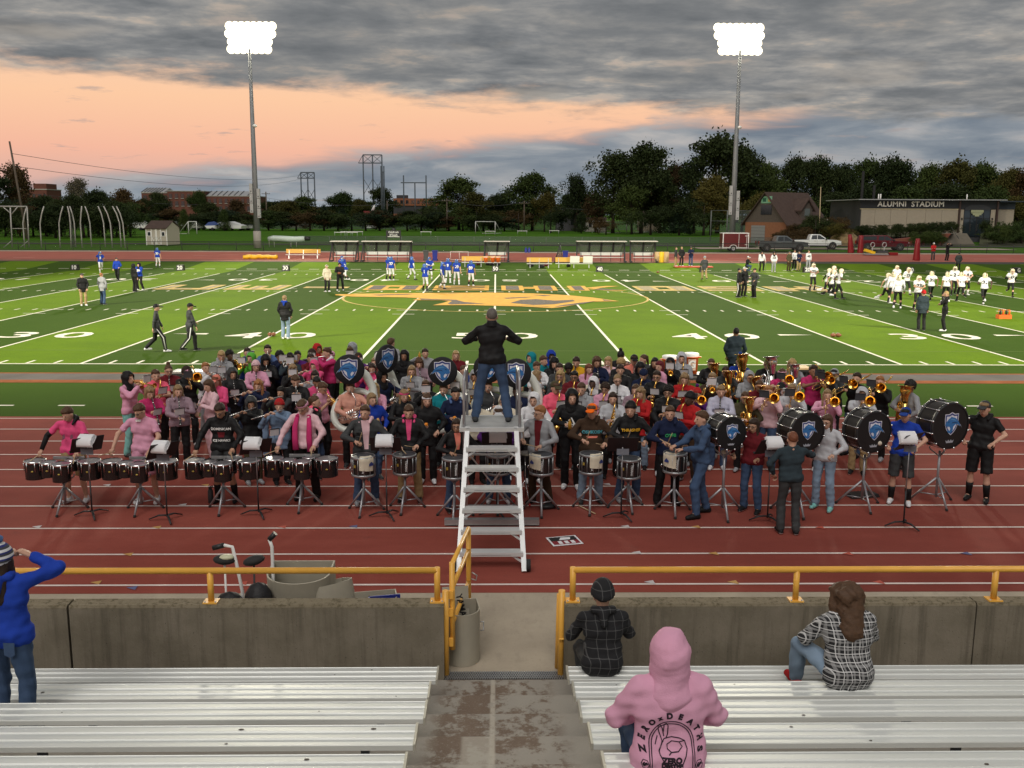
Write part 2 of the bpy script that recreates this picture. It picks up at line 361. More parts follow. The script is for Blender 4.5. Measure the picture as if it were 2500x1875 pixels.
def markings():
    mb=MB();z=.005
    def r(x0,x1,y0,y1,zz=z):mb.quad((x0,y0,zz),(x1,y0,zz),(x1,y1,zz),(x0,y1,zz))
    r(-54.9,54.9,-.06,.06)
    for k in range(-10,11):
        x=k*5*YD;r(x-.055,x+.055,.06,48.77)
        for yh in(16.26,18.29,30.48,32.5):r(x-.55,x+.55,yh-.05,yh+.05,z+.002)
    for k in range(-49,50):
        if k%5==0:continue
        x=k*YD
        r(x-.05,x+.05,.12,.75);r(x-.05,x+.05,47.7,48.5)
        r(x-.05,x+.05,17.98,18.6);r(x-.05,x+.05,30.2,30.8)
    struct(mb.build('field_lines',LINE))
    mb=MB()
    mb.quad((-22.5,52.6,.006),(42,52.6,.006),(42,52.72,.006),(-22.5,52.72,.006))
    for k in range(-26,27):mb.quad((k*1.83,53.9,.16*.4+.02),(k*1.83+.9,53.9,.16*.4+.02),(k*1.83+.9,54.02,.16*.4+.03),(k*1.83,54.02,.16*.4+.03))
    for k in range(-34,35):x=-.32+k*1.83;mb.quad((x,-7.09,.005),(x+.68,-7.09,.005),(x+.68,-6.98,.005),(x,-6.98,.005))
    struct(mb.build('restraining_lines',LINE))
    mb=MB()
    for i in range(10):
        y=-8.66-1.19*i;mb.quad((-90,y-.026,.009),(90,y-.026,.009),(90,y+.026,.009),(-90,y+.026,.009))
    struct(mb.build('lane_lines',mat('white lane paint',(.72,.62,.57),.8,0,.1,4)))
    mb=MB()
    R=random.Random(3)
    for k in range(26):
        x=R.uniform(-60,60);y=R.choice([64.8,66,67.2,68.4,69.6,71]);mb.quad((x,y,gz(y)+.01),(x+R.uniform(.8,3),y,gz(y)+.01),(x+2.2,y+.2,gz(y+.2)+.01),(x,y+.2,gz(y+.2)+.01))
    struct(mb.build('far_track_marks',mat('far lane paint',(.55,.36,.30),.9)))
    # small coloured lane arrows on the near track
    tri={'white':(.55,.5,.5),'yellow':(.5,.28,.09),'red':(.45,.09,.06),'blue':(.12,.13,.25)}
    for u,v,c in[(95,1287,'white'),(387,1288,'yellow'),(318,1354,'yellow'),(240,1423,'yellow'),(693,1287,'red'),(867,1286,'blue'),(328,1436,'blue'),(597,1424,'red'),(1558,1350,'white'),(1530,1286,'white'),(1702,1287,'yellow'),(1745,1352,'yellow'),(2005,1289,'red'),(2072,1353,'red'),(2360,1352,'blue'),(1590,1422,'white'),(1793,1422,'yellow'),(2147,1422,'red'),(505,1185,'yellow'),(265,1185,'white'),(1484,1183,'white'),(1667,1225,'yellow'),(450,1233,'white')]:
        p=gp(u,v);o=MB().add([(-.06,-.085,.014),(.06,0,.014),(-.06,.085,.014)],[(0,1,2)]).build('lane_arrow',mat('arrow paint '+c,tri[c],.85),None,(p[0],p[1],0),math.radians(60));struct(o)
markings()
def field_numbers():
    def num(txt,x,y,flip,arrow,w=1.35):
        t=struct(obj('field_number',None,None,(x,y,.009)))
        for i,ch in enumerate(txt):
            dx=(-.95 if i==0 else .95)*(-1 if flip else 1)
            me=text_mesh(ch,2.55,0,.03).copy();me.materials.append(LINE)
            g=obj('numeral',me,t,(dx*1.15,0,0),math.pi if flip else 0);g.scale=(1.18,1.0,1)
        if arrow:
            s=arrow;mb=MB().add([(2.75*s,.75,0),(2.75*s,.35,0),(4.2*s,.55,0)],[(0,1,2)if s<0 else(0,1,2)])
            g=mb.build('number_arrow',LINE,t)
            if flip:g.rotation_euler=(0,0,math.pi);g.scale=(-1,1,1)
    for k in range(-4,5):
        n=50-abs(k)*10;a=-1 if k<0 else(1 if k>0 else 0)
        num(str(n),k*10*YD,7.55,False,a);num(str(n),k*10*YD,41.4,True,a)
field_numbers()
GOLD=mat('gold field paint',(.62,.33,.035),.85,0,.18,2.5);GREYF=mat('speckled dark field paint',(.10,.085,.07),.9,0,.75,7);PALEG=mat('worn gold field paint',(.50,.36,.10),.9,0,.35,5)
def field_letters():
    G={  # strokes as rectangles/quads on a 0..1 box
        'U':[[(0,0),(.27,0),(.27,1),(0,1)],[(.73,0),(1,0),(1,1),(.73,1)],[(.27,0),(.73,0),(.73,.3),(.27,.3)]],
        'W':[[(0,0),(.24,0),(.24,1),(0,1)],[(.76,0),(1,0),(1,1),(.76,1)],[(.38,.0),(.62,.0),(.62,.8),(.38,.8)],[(.24,0),(.38,0),(.38,.3),(.24,.3)],[(.62,0),(.76,0),(.76,.3),(.62,.3)]],
        '-':[[(.1,.38),(.9,.38),(.9,.68),(.1,.68)]],
        'O':[[(0,0),(.4,0),(.4,1),(0,1)],[(.6,0),(1,0),(1,1),(.6,1)],[(.4,0),(.6,0),(.6,.3),(.4,.3)],[(.4,.7),(.6,.7),(.6,1),(.4,1)]],
        'S':[[(0,0),(1,0),(1,.26),(0,.26)],[(0,.37),(1,.37),(1,.63),(0,.63)],[(0,.74),(1,.74),(1,1),(0,1)],[(0,.63),(.3,.63),(.3,.74),(0,.74)],[(.7,.26),(1,.26),(1,.37),(.7,.37)]],
        'H':[[(0,0),(.4,0),(.4,1),(0,1)],[(.6,0),(1,0),(1,1),(.6,1)],[(.4,.36),(.6,.36),(.6,.64),(.4,.64)]],
        'K':[[(0,0),(.34,0),(.34,1),(0,1)],[(.34,.42),(.34,.62),(.75,1),(1,1),(.5,.5)][::-1],[(.34,.30),(.5,.5),(1,0),(.75,0)][::-1]]}
    for i,ch in enumerate('UW-OSHKOSH'):
        x0=(-25+5*i)*YD+.42;wd=5*YD-.84;y0=31.6;hh=4.2
        t=struct(obj('field_letter',None,None,(x0,y0,.010)))
        edge=i in(0,1,2,7,8,9)
        a=MB();b=MB()
        for q in G[ch]:
            a.add([(x*wd,y*hh,.002*(len(a.f)%5))for x,y in q],[tuple(range(len(q)))])
            c=np.mean(q,0);b_=[]
            for x,y in q:
                px,py=x*wd,y*hh;cx,cy=c[0]*wd,c[1]*hh
                sx=max(0,1-.30/max(abs(px-cx),.301));sy=max(0,1-.36/max(abs(py-cy),.361));b_.append((cx+(px-cx)*sx,cy+(py-cy)*sy,.012+.002*(len(b.f)%5)))
            if len(q)==4 and min(abs(q[0][0]-q[2][0])*wd,abs(q[0][1]-q[2][1])*hh)>.75:b.add(b_,[tuple(range(len(q)))])
        a.build('letter_outline',PALEG if edge else GOLD,t)
        if b.f:b.build('letter_fill',mat('pale speckled field paint',(.30,.25,.14),.9,0,.5,7)if edge else GREYF,t)
field_letters()
def field_logo():
    def P(x,y):p=gp(x,y);return(p[0],p[1])
    s=.31646;C=lambda L:[P(860+x*s,650+y*s)for x,y in L]
    gold=C([(-130,219),(250,210),(1060,205),(1400,212),(1660,225),(1850,243),(2060,272),(1850,275),(1720,300),(1620,317),(1540,325),(1300,312),(900,302),(620,303),(700,285),(745,270),(690,264),(465,264),(520,248),(400,242),(0,236),(-130,226)])
    t=struct(obj('field_logo',None,None,(0,0,.02)))
    mb=MB();mb.add([(x,y,0)for x,y in gold][::-1],[tuple(range(len(gold)))]);mb.build('spear_ground',GOLD,t)
    dk=[[(520,252),(800,262),(860,278),(1020,292),(760,297),(735,292),(770,270),(690,262),(530,262)],[(1220,286),(1300,262),(1420,257),(1560,268),(1700,262),(1720,272),(1560,296),(1400,302)],[(1750,285),(1880,272),(1780,292),(1660,307),(1560,317),(1600,306)],[(150,223),(480,216),(420,222),(200,228)],[(1160,247),(1400,238),(1330,246),(1190,253)],[(900,290),(1090,298),(1500,312),(1540,316),(1300,306)],[(1930,258),(2010,270),(1940,268)],[(1380,222),(1540,228),(1480,233)],[(640,212),(860,209),(760,213)]]
    for d in dk:
        q=C(d);mb=MB();mb.add([(x,y,0)for x,y in q][::-1],[tuple(range(len(q)))]);mb.build('spear_shade',GREYF,t,(0,0,.006))
    # centre circle
    mb=MB();n=64
    c=np.array([.05,26.4]);R0,R1=9.05,9.20
    vs=[(c[0]+r*math.cos(2*math.pi*i/n),c[1]+r*math.sin(2*math.pi*i/n)*.98,.008)for i in range(n)for r in(R0,R1)]
    mb.add(vs,[(2*i,2*i+1,2*((i+1)%n)+1,2*((i+1)%n))for i in range(n)]);struct(mb.build('centre_circle',PALEG))
    mb=MB();mb.quad((-34,45.5,.007),(34,45.5,.007),(34,45.6,.007),(-34,45.6,.007));mb.quad((-34,3.2,.0065),(34,3.2,.0065),(34,3.24,.0065),(-34,3.24,.0065));struct(mb.build('faint_touchlines',mat('faint paint',(.14,.19,.06),.9)))
field_logo()

# ================================================================ stands: steps, wall, railing, benches
def stands():
    mb=MB();prof=[(-22.07,-.02)]
    for k in range(0,12):
        ye=-22.07-.81*k if k else-22.07;prof+=[(ye,.25*k+.006)]
        yn=-22.07-.81*(k+1);prof+=[(yn,.25*k+.006)]
    x0,x1=-16,16;vs=[]
    for y,z in prof:vs+=[(x0,y,z),(x1,y,z)]
    mb.add(vs,[(2*i,2*i+1,2*i+3,2*i+2)[::-1]for i in range(len(prof)-1)]);struct(mb.build('stand_steps',AISLE))
    # perforated grate at the head of the walk
    xl,xr=gp(1084,1640,.01)[0],gp(1374,1640,.01)[0]
    t=struct(obj('drain_grate',None,None,(0,0,0)));g=MB();y0,y1=-22.07,-21.90
    g.b2((xl,y0,.004),(xr,y1,.012),0);g.build('grate_pan',mat('dark drain',(.06,.055,.05),.9),t)
    g=MB();n=26
    for i in range(n):
        for j in range(2):
            a=xl+(xr-xl)*(i+.5*j)/n;g.beam((a,y0,.016),(a+.055,y1,.016),.008);g.beam((a+.055,y0,.019),(a,y1,.019),.008)
    stuff(g.build('grate_bars',STEEL,t))
stands()
XWL,XWR=gp(1083,1477,.86)[0],gp(1379,1477,.86)[0]
def wall():
    def panel(parent,a,b,name='wall_panel'):
        mb=MB();pr=[(-22.07,-.1),(-22.07,.835),(-22.055,.86),(-21.89,.865),(-21.87,.84),(-21.87,-.1)]
        mb.prism([(y,z)for y,z in pr],lambda y,z,d:(d,y,z),a,b);return mb.build(name,WALLC,parent)
    xj=gp(180,1560,.45)[0]
    t=thing('concrete_wall','weathered concrete parapet wall with a vertical joint, beside the blue-jacketed spectator','wall',(0,0,0));panel(t,-16,xj-.012);panel(t,xj+.012,XWL)
    t=thing('concrete_wall','weathered concrete parapet wall behind the two seated spectators','wall',(0,0,0));panel(t,XWR,5.2);panel(t,5.215,16)
wall()
YR=-21.975
def railing():
    zr=at(1600,1391,YR)[2]
    def rail(label,xa,xb,posts):
        t=thing('yellow_railing',label,'railing',(0,0,0));r=.034
        mb=MB();mb.tube([(xa,YR,zr),(xb,YR,zr)],r,12);mb.build('top_rail',YELLOWP,t)
        for x,end in posts:
            mb=MB();mb.tube([(x,YR,.86),(x,YR,zr+(r*.9 if end else-.01))],r*.97,12);mb.box((x,YR,.869),(.15,.13,.014),0);mb.build('post',YELLOWP,t)
            for sx,sy in((-.055,-.045),(.055,-.045)):MB().lathe([(0,.012),(.009,.012),(.009,0)],(x+sx,YR+sy,.875),n=6).build('bolt',STEEL,t)
    X=lambda u:at(u,1391,YR)[0]
    rail('yellow pipe railing on the wall left of the open gate, behind the drum cases',-16,X(1067),[(X(1067),1),(X(512),0),(X(-40),0)])
    rail('yellow pipe railing on the wall past the gate, above the seated spectators',X(1399),16,[(X(1399),1),(X(1946),0),(X(2432),0)])
    # gate swung open toward the track
    t=thing('yellow_gate','yellow pipe gate swung open toward the track, hinged by the wall end','gate',(0,0,0))
    xg=at(1104,1450,-21.9)[0];xf=at(1144,1400,-20.72)[0];r=.03
    def T(n,p,rr=r):MB().tube(p,rr,10).build(n,YELLOWP,t)
    T('gate_stile',[(xg,-21.9,.28),(xg,-21.9,1.27)]);T('gate_stile',[(xf,-20.72,.26),(xf,-20.72,1.25)])
    for z in(1.25,.98,.58):T('gate_rail',[(xg,-21.9,z),(xf,-20.72,z)],.026)
    xp=at(1088,1500,-21.97)[0];T('gate_post',[(xp,-21.97,0),(xp,-21.97,.98)],.034)
    for z in(.38,.72,.92):MB().box(((xp+xg)/2,-21.94,z),(.09,.03,.09)).build('hinge',YELLOWP,t)
    MB().tube([(xf+.03,-20.72,.62),(xf+.09,-20.72,.60),(xf+.10,-20.72,.66),(xf+.04,-20.72,.70)],.008,6).build('latch',STEEL,t)
    t=thing('latch_post','short yellow latch post with a leaning drop bar at the wall end','post',(0,0,0))
    xp=at(1371,1500,-21.97)[0]
    MB().tube([(xp,-21.97,0),(xp,-21.97,.98)],.036,10).build('upright',YELLOWP,t);MB().tube([(xp-.03,-21.82,.02),(xp-.02,-21.88,.90)],.028,10).build('drop_bar',YELLOWP,t);MB().tube([(xp-.03,-22.03,.45),(xp+.04,-22.03,.45)],.014,8).build('latch_pin',YELLOWP,t)
railing()
def _alu(nt,b):
    k=NT(nt);n=k.noise(2.0,6,.6,sc=(.25,2,1));n2=k.noise(40,4,.7);d=k.noise(.9,3,.5,sc=(.4,1,1))
    c=k.mix(k.step(n,.3,.7),(.70,.72,.69),(.80,.82,.79));c=k.mix(k.m('MULTIPLY',k.step(n2,.62,.8),.4),c,(.45,.45,.42));c=k.mix(k.m('MULTIPLY',k.step(d,.62,.7),.25),c,(.45,.46,.45))
    nt.links.new(c,b.inputs['Base Color']);b.inputs['Metallic'].default_value=.35;b.inputs['Roughness'].default_value=.42;k.bump(b,n2,.06,.003)
ALU=nodes_mat('brushed aluminium plank',_alu)
SPOT=mat('grime spot',(.09,.075,.06),.95)
def benches():
    Lp=[(1067,1644),(1048,1678),(1038,1732),(1014,1792),(990,1850)];Rp=[(1386,1648),(1400,1682),(1416,1736),(1442,1801),(1470,1845)]
    names=['front','second','third','fourth','fifth','sixth','seventh']
    for k in range(7):
        z=.45+.25*k;y1=-22.65-.81*k;y0=y1-.29
        for side in(0,1):
            if k<5:xe=gp(*(Lp[k]if side==0 else Rp[k]),z)[0]
            else:xe=-1.0-.05*(k-5)if side==0 else 1.12+.05*(k-5)
            xa,xb=(-16,xe)if side==0 else(xe,16)
            t=thing('bleacher_bench','aluminium bleacher bench, %s row from the wall, %s'%(names[k],'on the blue-jacketed spectator side' if side==0 else 'on the pink-hooded spectator side'),'bench',(0,0,0),0,'aluminium bleacher benches')
            # plank section: three raised ribs with shallow channels between
            top=[];n=6
            for i in range(n):
                a=y0+.29*i/n;w=.29/n;h=0 if i%2==0 else-.011
                top+=[(a+.003,z+h),(a+w-.003,z+h)]
            prof=[(y0,z-.044),(y0,z-.006)]+top+[(y1,z-.006),(y1,z-.044)]
            MB().prism(prof[::-1],lambda y,zz,d:(d,y,zz),xa,xb).build('plank',ALU,t)
            # end cap
            c=MB();cx=xb if side==0 else xa;c.b2((cx-.006,y0-.006,z-.05),(cx+.012,y1+.006,z+.006));c.build('end_cap',mat('dull aluminium cap',(.55,.53,.45),.5,.5),t)
            for i in range(7):
                xx=(xe-.35-2.3*i)if side==0 else(xe+.35+2.3*i)
                g=MB();g.b2((xx-.03,y0+.01,z-.075),(xx+.03,y1-.01,z-.046));g.b2((xx-.03,y0+.0,z-.20),(xx+.03,y0+.05,z-.075));g.build('bracket',BLACK,t)
            R=random.Random(k*2+side)
            if k<5:
                for i in range(4):
                    xx=R.uniform(max(xa,-7),min(xb,7));yy=y0+.29*(R.choice([0,2,4])+.5)/6;g=MB();s=R.uniform(.006,.018);g.add([(xx+s*math.cos(a)*R.uniform(.8,1.5),yy+s*math.sin(a)*.8,z+.0015)for a in np.linspace(0,5.5,8)],[tuple(range(8))]);g.build('stain',SPOT,t)
benches()
# ================================================================ far side: light poles
LAMPW=mat('lit floodlight lens',(1,1,1),.5,0,emit=(1.0,.93,.72),estr=25.0)
LAMPH=mat('floodlight lens rim',(1,1,1),.5,0,emit=(1.0,.86,.55),estr=2.2)  # glowing ring added to imitate the yellow halo around each lamp
POLEG=mat('grey galvanised pole',(.20,.21,.22),.6,.3,.1,2)
def light_pole(x,y,label,seed,tgt,power,top=None,flip=1,cone=64,lamps=True):
    z0=gz(y);H=top or 26.0;t=thing('floodlight_pole',label,'light pole',(x,y,z0),0,'stadium floodlight poles')
    MB().tube([(0,0,1.6),(0,0,9),(0,0,H)],[.36,.30,.17],14).build('shaft',POLEG,t)
    MB().tube([(0,0,0),(0,0,2.0)],.46,14).build('concrete_base',mat('pole base concrete',(.30,.28,.25),.9),t)
    for sx,zz in((-.42,5.8),(.42,5.2)):
        g=MB()
        for i in range(3):g.box((sx,-.25,zz-1.1+i*1.15),(.36,.4,1.1))
        g.build('ballast_cabinet',mat('cabinet grey',(.36,.37,.37),.6),t)
        g=MB()
        for i in range(3):g.box((sx,-.46,zz-1.45+i*1.15),(.12,.03,.10))
        g.build('cabinet_vent',BLACK,t)
    g=MB();g.ell((.28,-.1,H*.62),(.28,.28,.2));g.tube([(0,0,H*.62),(.2,-.1,H*.62+.05)],.05,6);g.build('horn_speaker',WHITE,t)
    R=random.Random(seed);fwd=Vector((tgt[0]-x,tgt[1]-y,0)).normalized();ang=math.atan2(fwd.x,-fwd.y)
    rows=[(H-.1+.86*i,7 if i<2 else 8)for i in range(4)]
    for zz,n in rows:
        w=.70*(n-1);MB().beam((-w/2,.35,zz),(w/2,.35,zz),.12,.12).build('crossarm',POLEG,t)
        for i in range(n):
            px=-w/2+.70*i+flip*.10*(zz-H);g=MB();d=Vector((math.sin(ang)+R.uniform(-.25,.25),-math.cos(ang),-.42)).normalized();c=Vector((px,.05,zz))
            g.lathe([(.10,-.45),(.18,-.34),(.40,-.10),(.45,0)],c,d,14)
            hd=g.build('lamp_housing',POLEG,t)
            MB().lathe([(0,.0),(.40,.0)],c+d*-.008,d,14).build('lamp_lens',LAMPW,hd)
            MB().lathe([(.40,.0),(.52,.004)],c+d*-.006,d,14).build('lens_rim',LAMPH,hd)
    l=bpy.data.lights.new('floodlight','SPOT');l.energy=power;l.color=(1.0,.93,.74);l.spot_size=math.radians(cone);l.spot_blend=.55;l.shadow_soft_size=2.2
    lo=obj('floodlight',l,t,(0,-1.2 if y>0 else 1.2,H+1.3));dv=Vector(tgt)-Vector((x,y,z0+H+1.3));lo.rotation_euler=dv.to_track_quat('-Z','Y').to_euler()
pl=at(608,100,85);pr=at(1808,100,85)
light_pole(pl[0],85,'tall floodlight pole with glaring lamp rows, beyond the far track near the small shed',1,(-6,26,0),90000,at(588,118,85)[2]-.85,1)
light_pole(pr[0],85,'tall floodlight pole with glaring lamp rows, rising behind the red cargo trailer',2,(6,26,0),90000,at(1822,122,85)[2]-.85,-1)
light_pole(-52,-26,'tall floodlight pole behind the near corner of the stands',3,(-8,26,0),230000,26,1,58)
light_pole(52,-26,'tall floodlight pole behind the other near corner of the stands',4,(8,26,0),230000,26,1,58)

# ================================================================ trees
def tree_protos():
    P=[]
    R=np.random.default_rng(11)
    for kind in range(6):
        lobes=[]
        if kind==4:      # conifer
            for i in range(9):lobes.append((np.array([0,0,.1+.09*i]),np.array([.40*(1-i/9.5),.40*(1-i/9.5),.10])))
        elif kind==5:    # low bush
            for i in range(6):a=R.uniform(0,6.28);lobes.append((np.array([.28*math.cos(a),.28*math.sin(a),.38+R.uniform(-.1,.2)]),R.uniform(.2,.34,3)))
        else:
            n=9+kind
            for i in range(n):
                a=R.uniform(0,6.28);rr=R.uniform(.04,.30);zc=R.uniform(.28,.84);k=1-.55*max(0,zc-.55)/.35
                lobes.append((np.array([rr*math.cos(a)*k,rr*math.sin(a)*k,zc]),R.uniform(.15,.24,3)))
            lobes.append((np.array([0,0,.84]),np.array([.16,.16,.15])))
        ncl=190 if kind<4 else 110;cl=[]
        for _ in range(ncl):
            c,r=lobes[R.integers(len(lobes))];d=R.normal(size=3);d/=np.linalg.norm(d);d[2]=abs(d[2])*.9 if R.random()<.7 else d[2]
            cl.append(c+d*r*R.uniform(.45,1.02))
        nl=60 if kind!=3 else 40
        C=np.repeat(np.array(cl),nl,0);sp=np.array([.045,.045,.035]);Q=C+R.normal(size=C.shape)*sp
        s=R.uniform(.009,.021,len(Q))[:,None];A=R.normal(size=Q.shape);A/=np.linalg.norm(A,axis=1)[:,None];B=np.cross(A,R.normal(size=Q.shape));B/=np.linalg.norm(B,axis=1)[:,None]
        V=np.stack([Q-A*s,Q-B*s*.7,Q+A*s,Q+B*s*.7],1).reshape(-1,3)
        me=bpy.data.meshes.new('crown');nq=len(Q);me.vertices.add(4*nq);me.vertices.foreach_set('co',V.astype(np.float32).ravel());me.loops.add(4*nq);me.loops.foreach_set('vertex_index',np.arange(4*nq,dtype=np.int32));me.polygons.add(nq);me.polygons.foreach_set('loop_start',np.arange(0,4*nq,4,dtype=np.int32));me.materials.append(None);me.update();me.validate()
        g=MB();g.tube([(0,0,0),(.004,.003,.2),(-.004,.0,.45),(0,0,.72)],[.026,.019,.012,.004],8)
        for c,r in lobes[:8]:
            if kind in(4,5):break
            a=np.array([0,0,.22+R.uniform(0,.18)]);m=(a+c)/2+np.array([0,0,-.03]);g.tube([a,m,c+np.array([0,0,r[2]*.4])],[.011,.007,.002],5)
        P.append((me,g.mesh('trunk',mat('dark bark',(.035,.028,.022),.95,0,.3,5))))
    return P
TP=tree_protos()
def leafmat(name,c1,c2):
    def fn(nt,b):
        k=NT(nt);oi=k.N.new('ShaderNodeObjectInfo');n=k.noise(6,4,.6);ge=k.N.new('ShaderNodeNewGeometry')
        f=k.m('ADD',k.m('MULTIPLY',oi.outputs['Random'],.5),k.m('MULTIPLY',n,.5));c=k.mix(k.step(f,.2,.8),c1,c2)
        rp=k.m('MULTIPLY',ge.outputs['Random Per Island'],.5);c=k.mix(rp,c,tuple(x*.55 for x in c1))
        nt.links.new(c,b.inputs['Base Color']);b.inputs['Roughness'].default_value=.85;b.inputs['Specular IOR Level'].default_value=.15
    return nodes_mat(name,fn)
LM={'dark':leafmat('dark green leaves',(.022,.036,.012),(.040,.055,.016)),'green':leafmat('mid green leaves',(.035,.060,.016),(.06,.085,.020)),'olive':leafmat('olive yellow leaves',(.060,.062,.016),(.10,.085,.020)),'brown':leafmat('russet leaves',(.060,.040,.018),(.085,.055,.022)),'pale':leafmat('thin pale leaves',(.11,.10,.065),(.15,.13,.085)),'fir':leafmat('blue green needles',(.018,.034,.018),(.028,.045,.022))}
TK=[0]
def tree(u,vt,wpx,D,kind,colour,label,vb=None,group=None,name=None):
    Y=D+CPOS[1];top=at(u,vt,Y);z0=gz(Y)-.1;h=top[2]-z0;w=wpx*D/CF
    t=tag(obj(name or('bush' if kind==5 else 'tree'),None,None,(top[0],Y,z0),TK[0]*1.9),label,'bush' if kind==5 else 'tree',group);TK[0]+=1
    for me,n in zip(TP[kind],('crown','trunk')):
        o=obj(n,me,t);o.scale=(w*1.12,w*1.12,h*(1.02 if kind!=5 else 1.35))
        if n=='crown':o.material_slots[0].link='OBJECT';o.material_slots[0].material=LM[colour];stuff(o)
def trees():
    cd={'dark':'dark green','green':'mid green','olive':'yellowing olive','brown':'russet brown','pale':'thin pale half-bare','fir':'blue-green'}
    kd=['broad-crowned tree','tall tree','rounded tree','sparse tree','conical fir','low bush']
    T=[  # u, top v, width px, distance, kind, colour, where
        (30,402,120,190,3,'brown','beside the leaning utility pole'),(-30,430,150,185,0,'dark','at the edge of the hammer cage'),(190,437,95,230,3,'pale','above the hammer cage poles'),
        (105,478,110,175,2,'dark','below the brick tower'),(165,480,110,170,1,'dark','behind the curved cage poles'),(235,470,110,178,0,'dark','behind the curved cage poles'),(300,462,90,182,2,'brown','behind the small shed'),(60,505,120,160,5,'dark','behind the cage gantry'),(200,505,130,160,5,'dark','behind the curved cage poles'),(270,510,110,160,5,'dark','behind the end of the hammer cage'),(130,500,120,158,2,'dark','behind the first curved cage poles'),
        (350,488,70,240,0,'dark','over the parked boats by the shed'),(385,470,85,255,2,'dark','between the shed and the brick hall'),(447,507,46,225,4,'green','standing before the brick hall'),(480,470,60,270,1,'green','rising in front of the brick hall windows'),(510,498,80,240,0,'dark','in front of the brick hall'),(545,508,48,225,4,'green','next to the white boat covers'),(575,488,80,260,3,'brown','before the end of the brick hall'),(590,515,70,240,2,'brown','at the foot of the floodlight pole'),
        (655,495,90,300,0,'dark','beside the twin telephone poles'),(700,490,100,285,2,'olive','beside the telephone poles'),(740,483,90,300,0,'green','under the small pylon'),(790,497,46,275,4,'fir','between the two pylons'),(834,505,50,262,4,'fir','in front of the yellowing tree'),(830,473,90,310,1,'green','between the two pylons'),(878,486,70,300,2,'olive','left beside the large pylon'),(930,462,86,330,0,'dark','behind the large pylon legs'),(885,520,70,262,2,'dark','under the large pylon'),(940,508,64,258,4,'fir','beside the red and white tower'),(1000,515,90,262,2,'dark','in front of the orange brick plant'),(1035,500,60,258,4,'fir','in front of the orange brick plant'),
        (1120,440,150,250,0,'green','rising past the orange brick plant'),(1160,470,110,235,2,'olive','beside the telephone pole'),(1095,505,90,238,5,'green','under the broad tree by the brick plant'),(1215,476,100,262,1,'dark','beside the telephone pole'),(1180,520,100,240,5,'olive','behind the tilted soccer goal'),
        (1300,423,140,240,2,'green','beside the bungalow with red roof'),(1330,475,80,228,1,'olive','beside the bungalow'),(1345,510,80,215,5,'dark','in front of the bungalow'),(1405,427,100,235,3,'dark','behind the bungalow'),(1420,515,56,212,4,'dark','next to the bungalow'),(1455,470,90,225,3,'brown','between bungalow and tall trees'),
        (1500,372,170,215,3,'dark','with sky showing through its limbs'),(1570,360,180,212,1,'dark','tallest beside the soccer goals'),(1545,460,120,205,0,'green','in front of the tall pair'),(1615,420,120,215,2,'dark','between the tallest trees'),(1480,535,70,200,5,'brown','behind the soccer goal frame'),
        (1650,410,140,225,0,'brown','left of the floodlight pole behind the trailer'),(1700,385,130,215,3,'dark','joining the tallest crown'),(1760,340,210,215,0,'dark','tallest, behind the floodlight pole'),(1740,430,130,200,2,'olive','lit, below the tallest crown'),(1820,365,130,220,1,'dark','right of the floodlight pole'),(1660,500,110,195,4,'fir','beside the baseball backstop'),(1720,500,130,195,5,'dark','behind the baseball backstop'),(1590,510,110,198,5,'dark','behind the soccer goal row'),
        (1880,400,120,215,2,'green','above the brick field house roof'),(1860,470,110,185,2,'olive','behind the brick field house'),(1945,392,130,220,0,'dark','above the field house dormer'),(2010,390,130,210,1,'dark','behind the tan flagpole'),(1950,480,120,185,5,'green','behind the field house ridge'),(2060,402,110,215,2,'dark','above the stadium building corner'),(2120,398,130,220,0,'green','above the stadium lettering'),(2190,392,150,215,1,'dark','above the stadium lettering'),(2270,402,130,220,2,'green','above the stadium roof'),(2340,400,140,215,0,'olive','above the stadium entrance'),(2410,405,130,220,1,'green','above the stadium roof end'),(2470,412,120,210,2,'olive','past the stadium roof end'),(2530,410,140,205,0,'brown','past the stadium roof end'),(2490,480,110,185,2,'olive','beside the stadium end wall'),(2040,470,130,190,2,'dark','beside the tan flagpole'),(2110,460,150,192,0,'dark','behind the stadium roof'),(2220,455,160,195,2,'green','behind the stadium roof'),(2320,455,160,192,0,'dark','behind the stadium roof'),(2420,455,150,192,2,'green','behind the stadium roof'),
        (-110,440,150,200,0,'dark','past the hammer cage'),(2640,430,160,205,1,'green','far past the stadium end wall')]
    for i in range(40):
        u=-60+i*34;T.append((u,512+9*math.sin(i*1.7)+(10 if u>330 else-8),95,232 if u>330 else 168,(5,2,0,5)[i%4],('dark','green','dark','fir','brown')[i%5],'in the low thicket along the back fence' if u>330 else 'in the thicket behind the throwing cage'))
    for i in range(34):  # the far wooded skyline
        T.append((20+i*66,500+8*math.sin(i*2.3)-(18 if i>20 else 0),130,430+40*math.sin(i),i%3,['dark','green','dark','olive'][i%4],'on the far wooded skyline'))
    from collections import Counter
    cnt=Counter((cd[t[5]],kd[t[4]],t[6])for t in T)
    for u,vt,w,D,k,c,wh in T:
        lb='%s %s %s'%(cd[c],kd[k],wh);tree(u,vt,w,D,k,c,lb,group='trees beyond the far track')
trees()

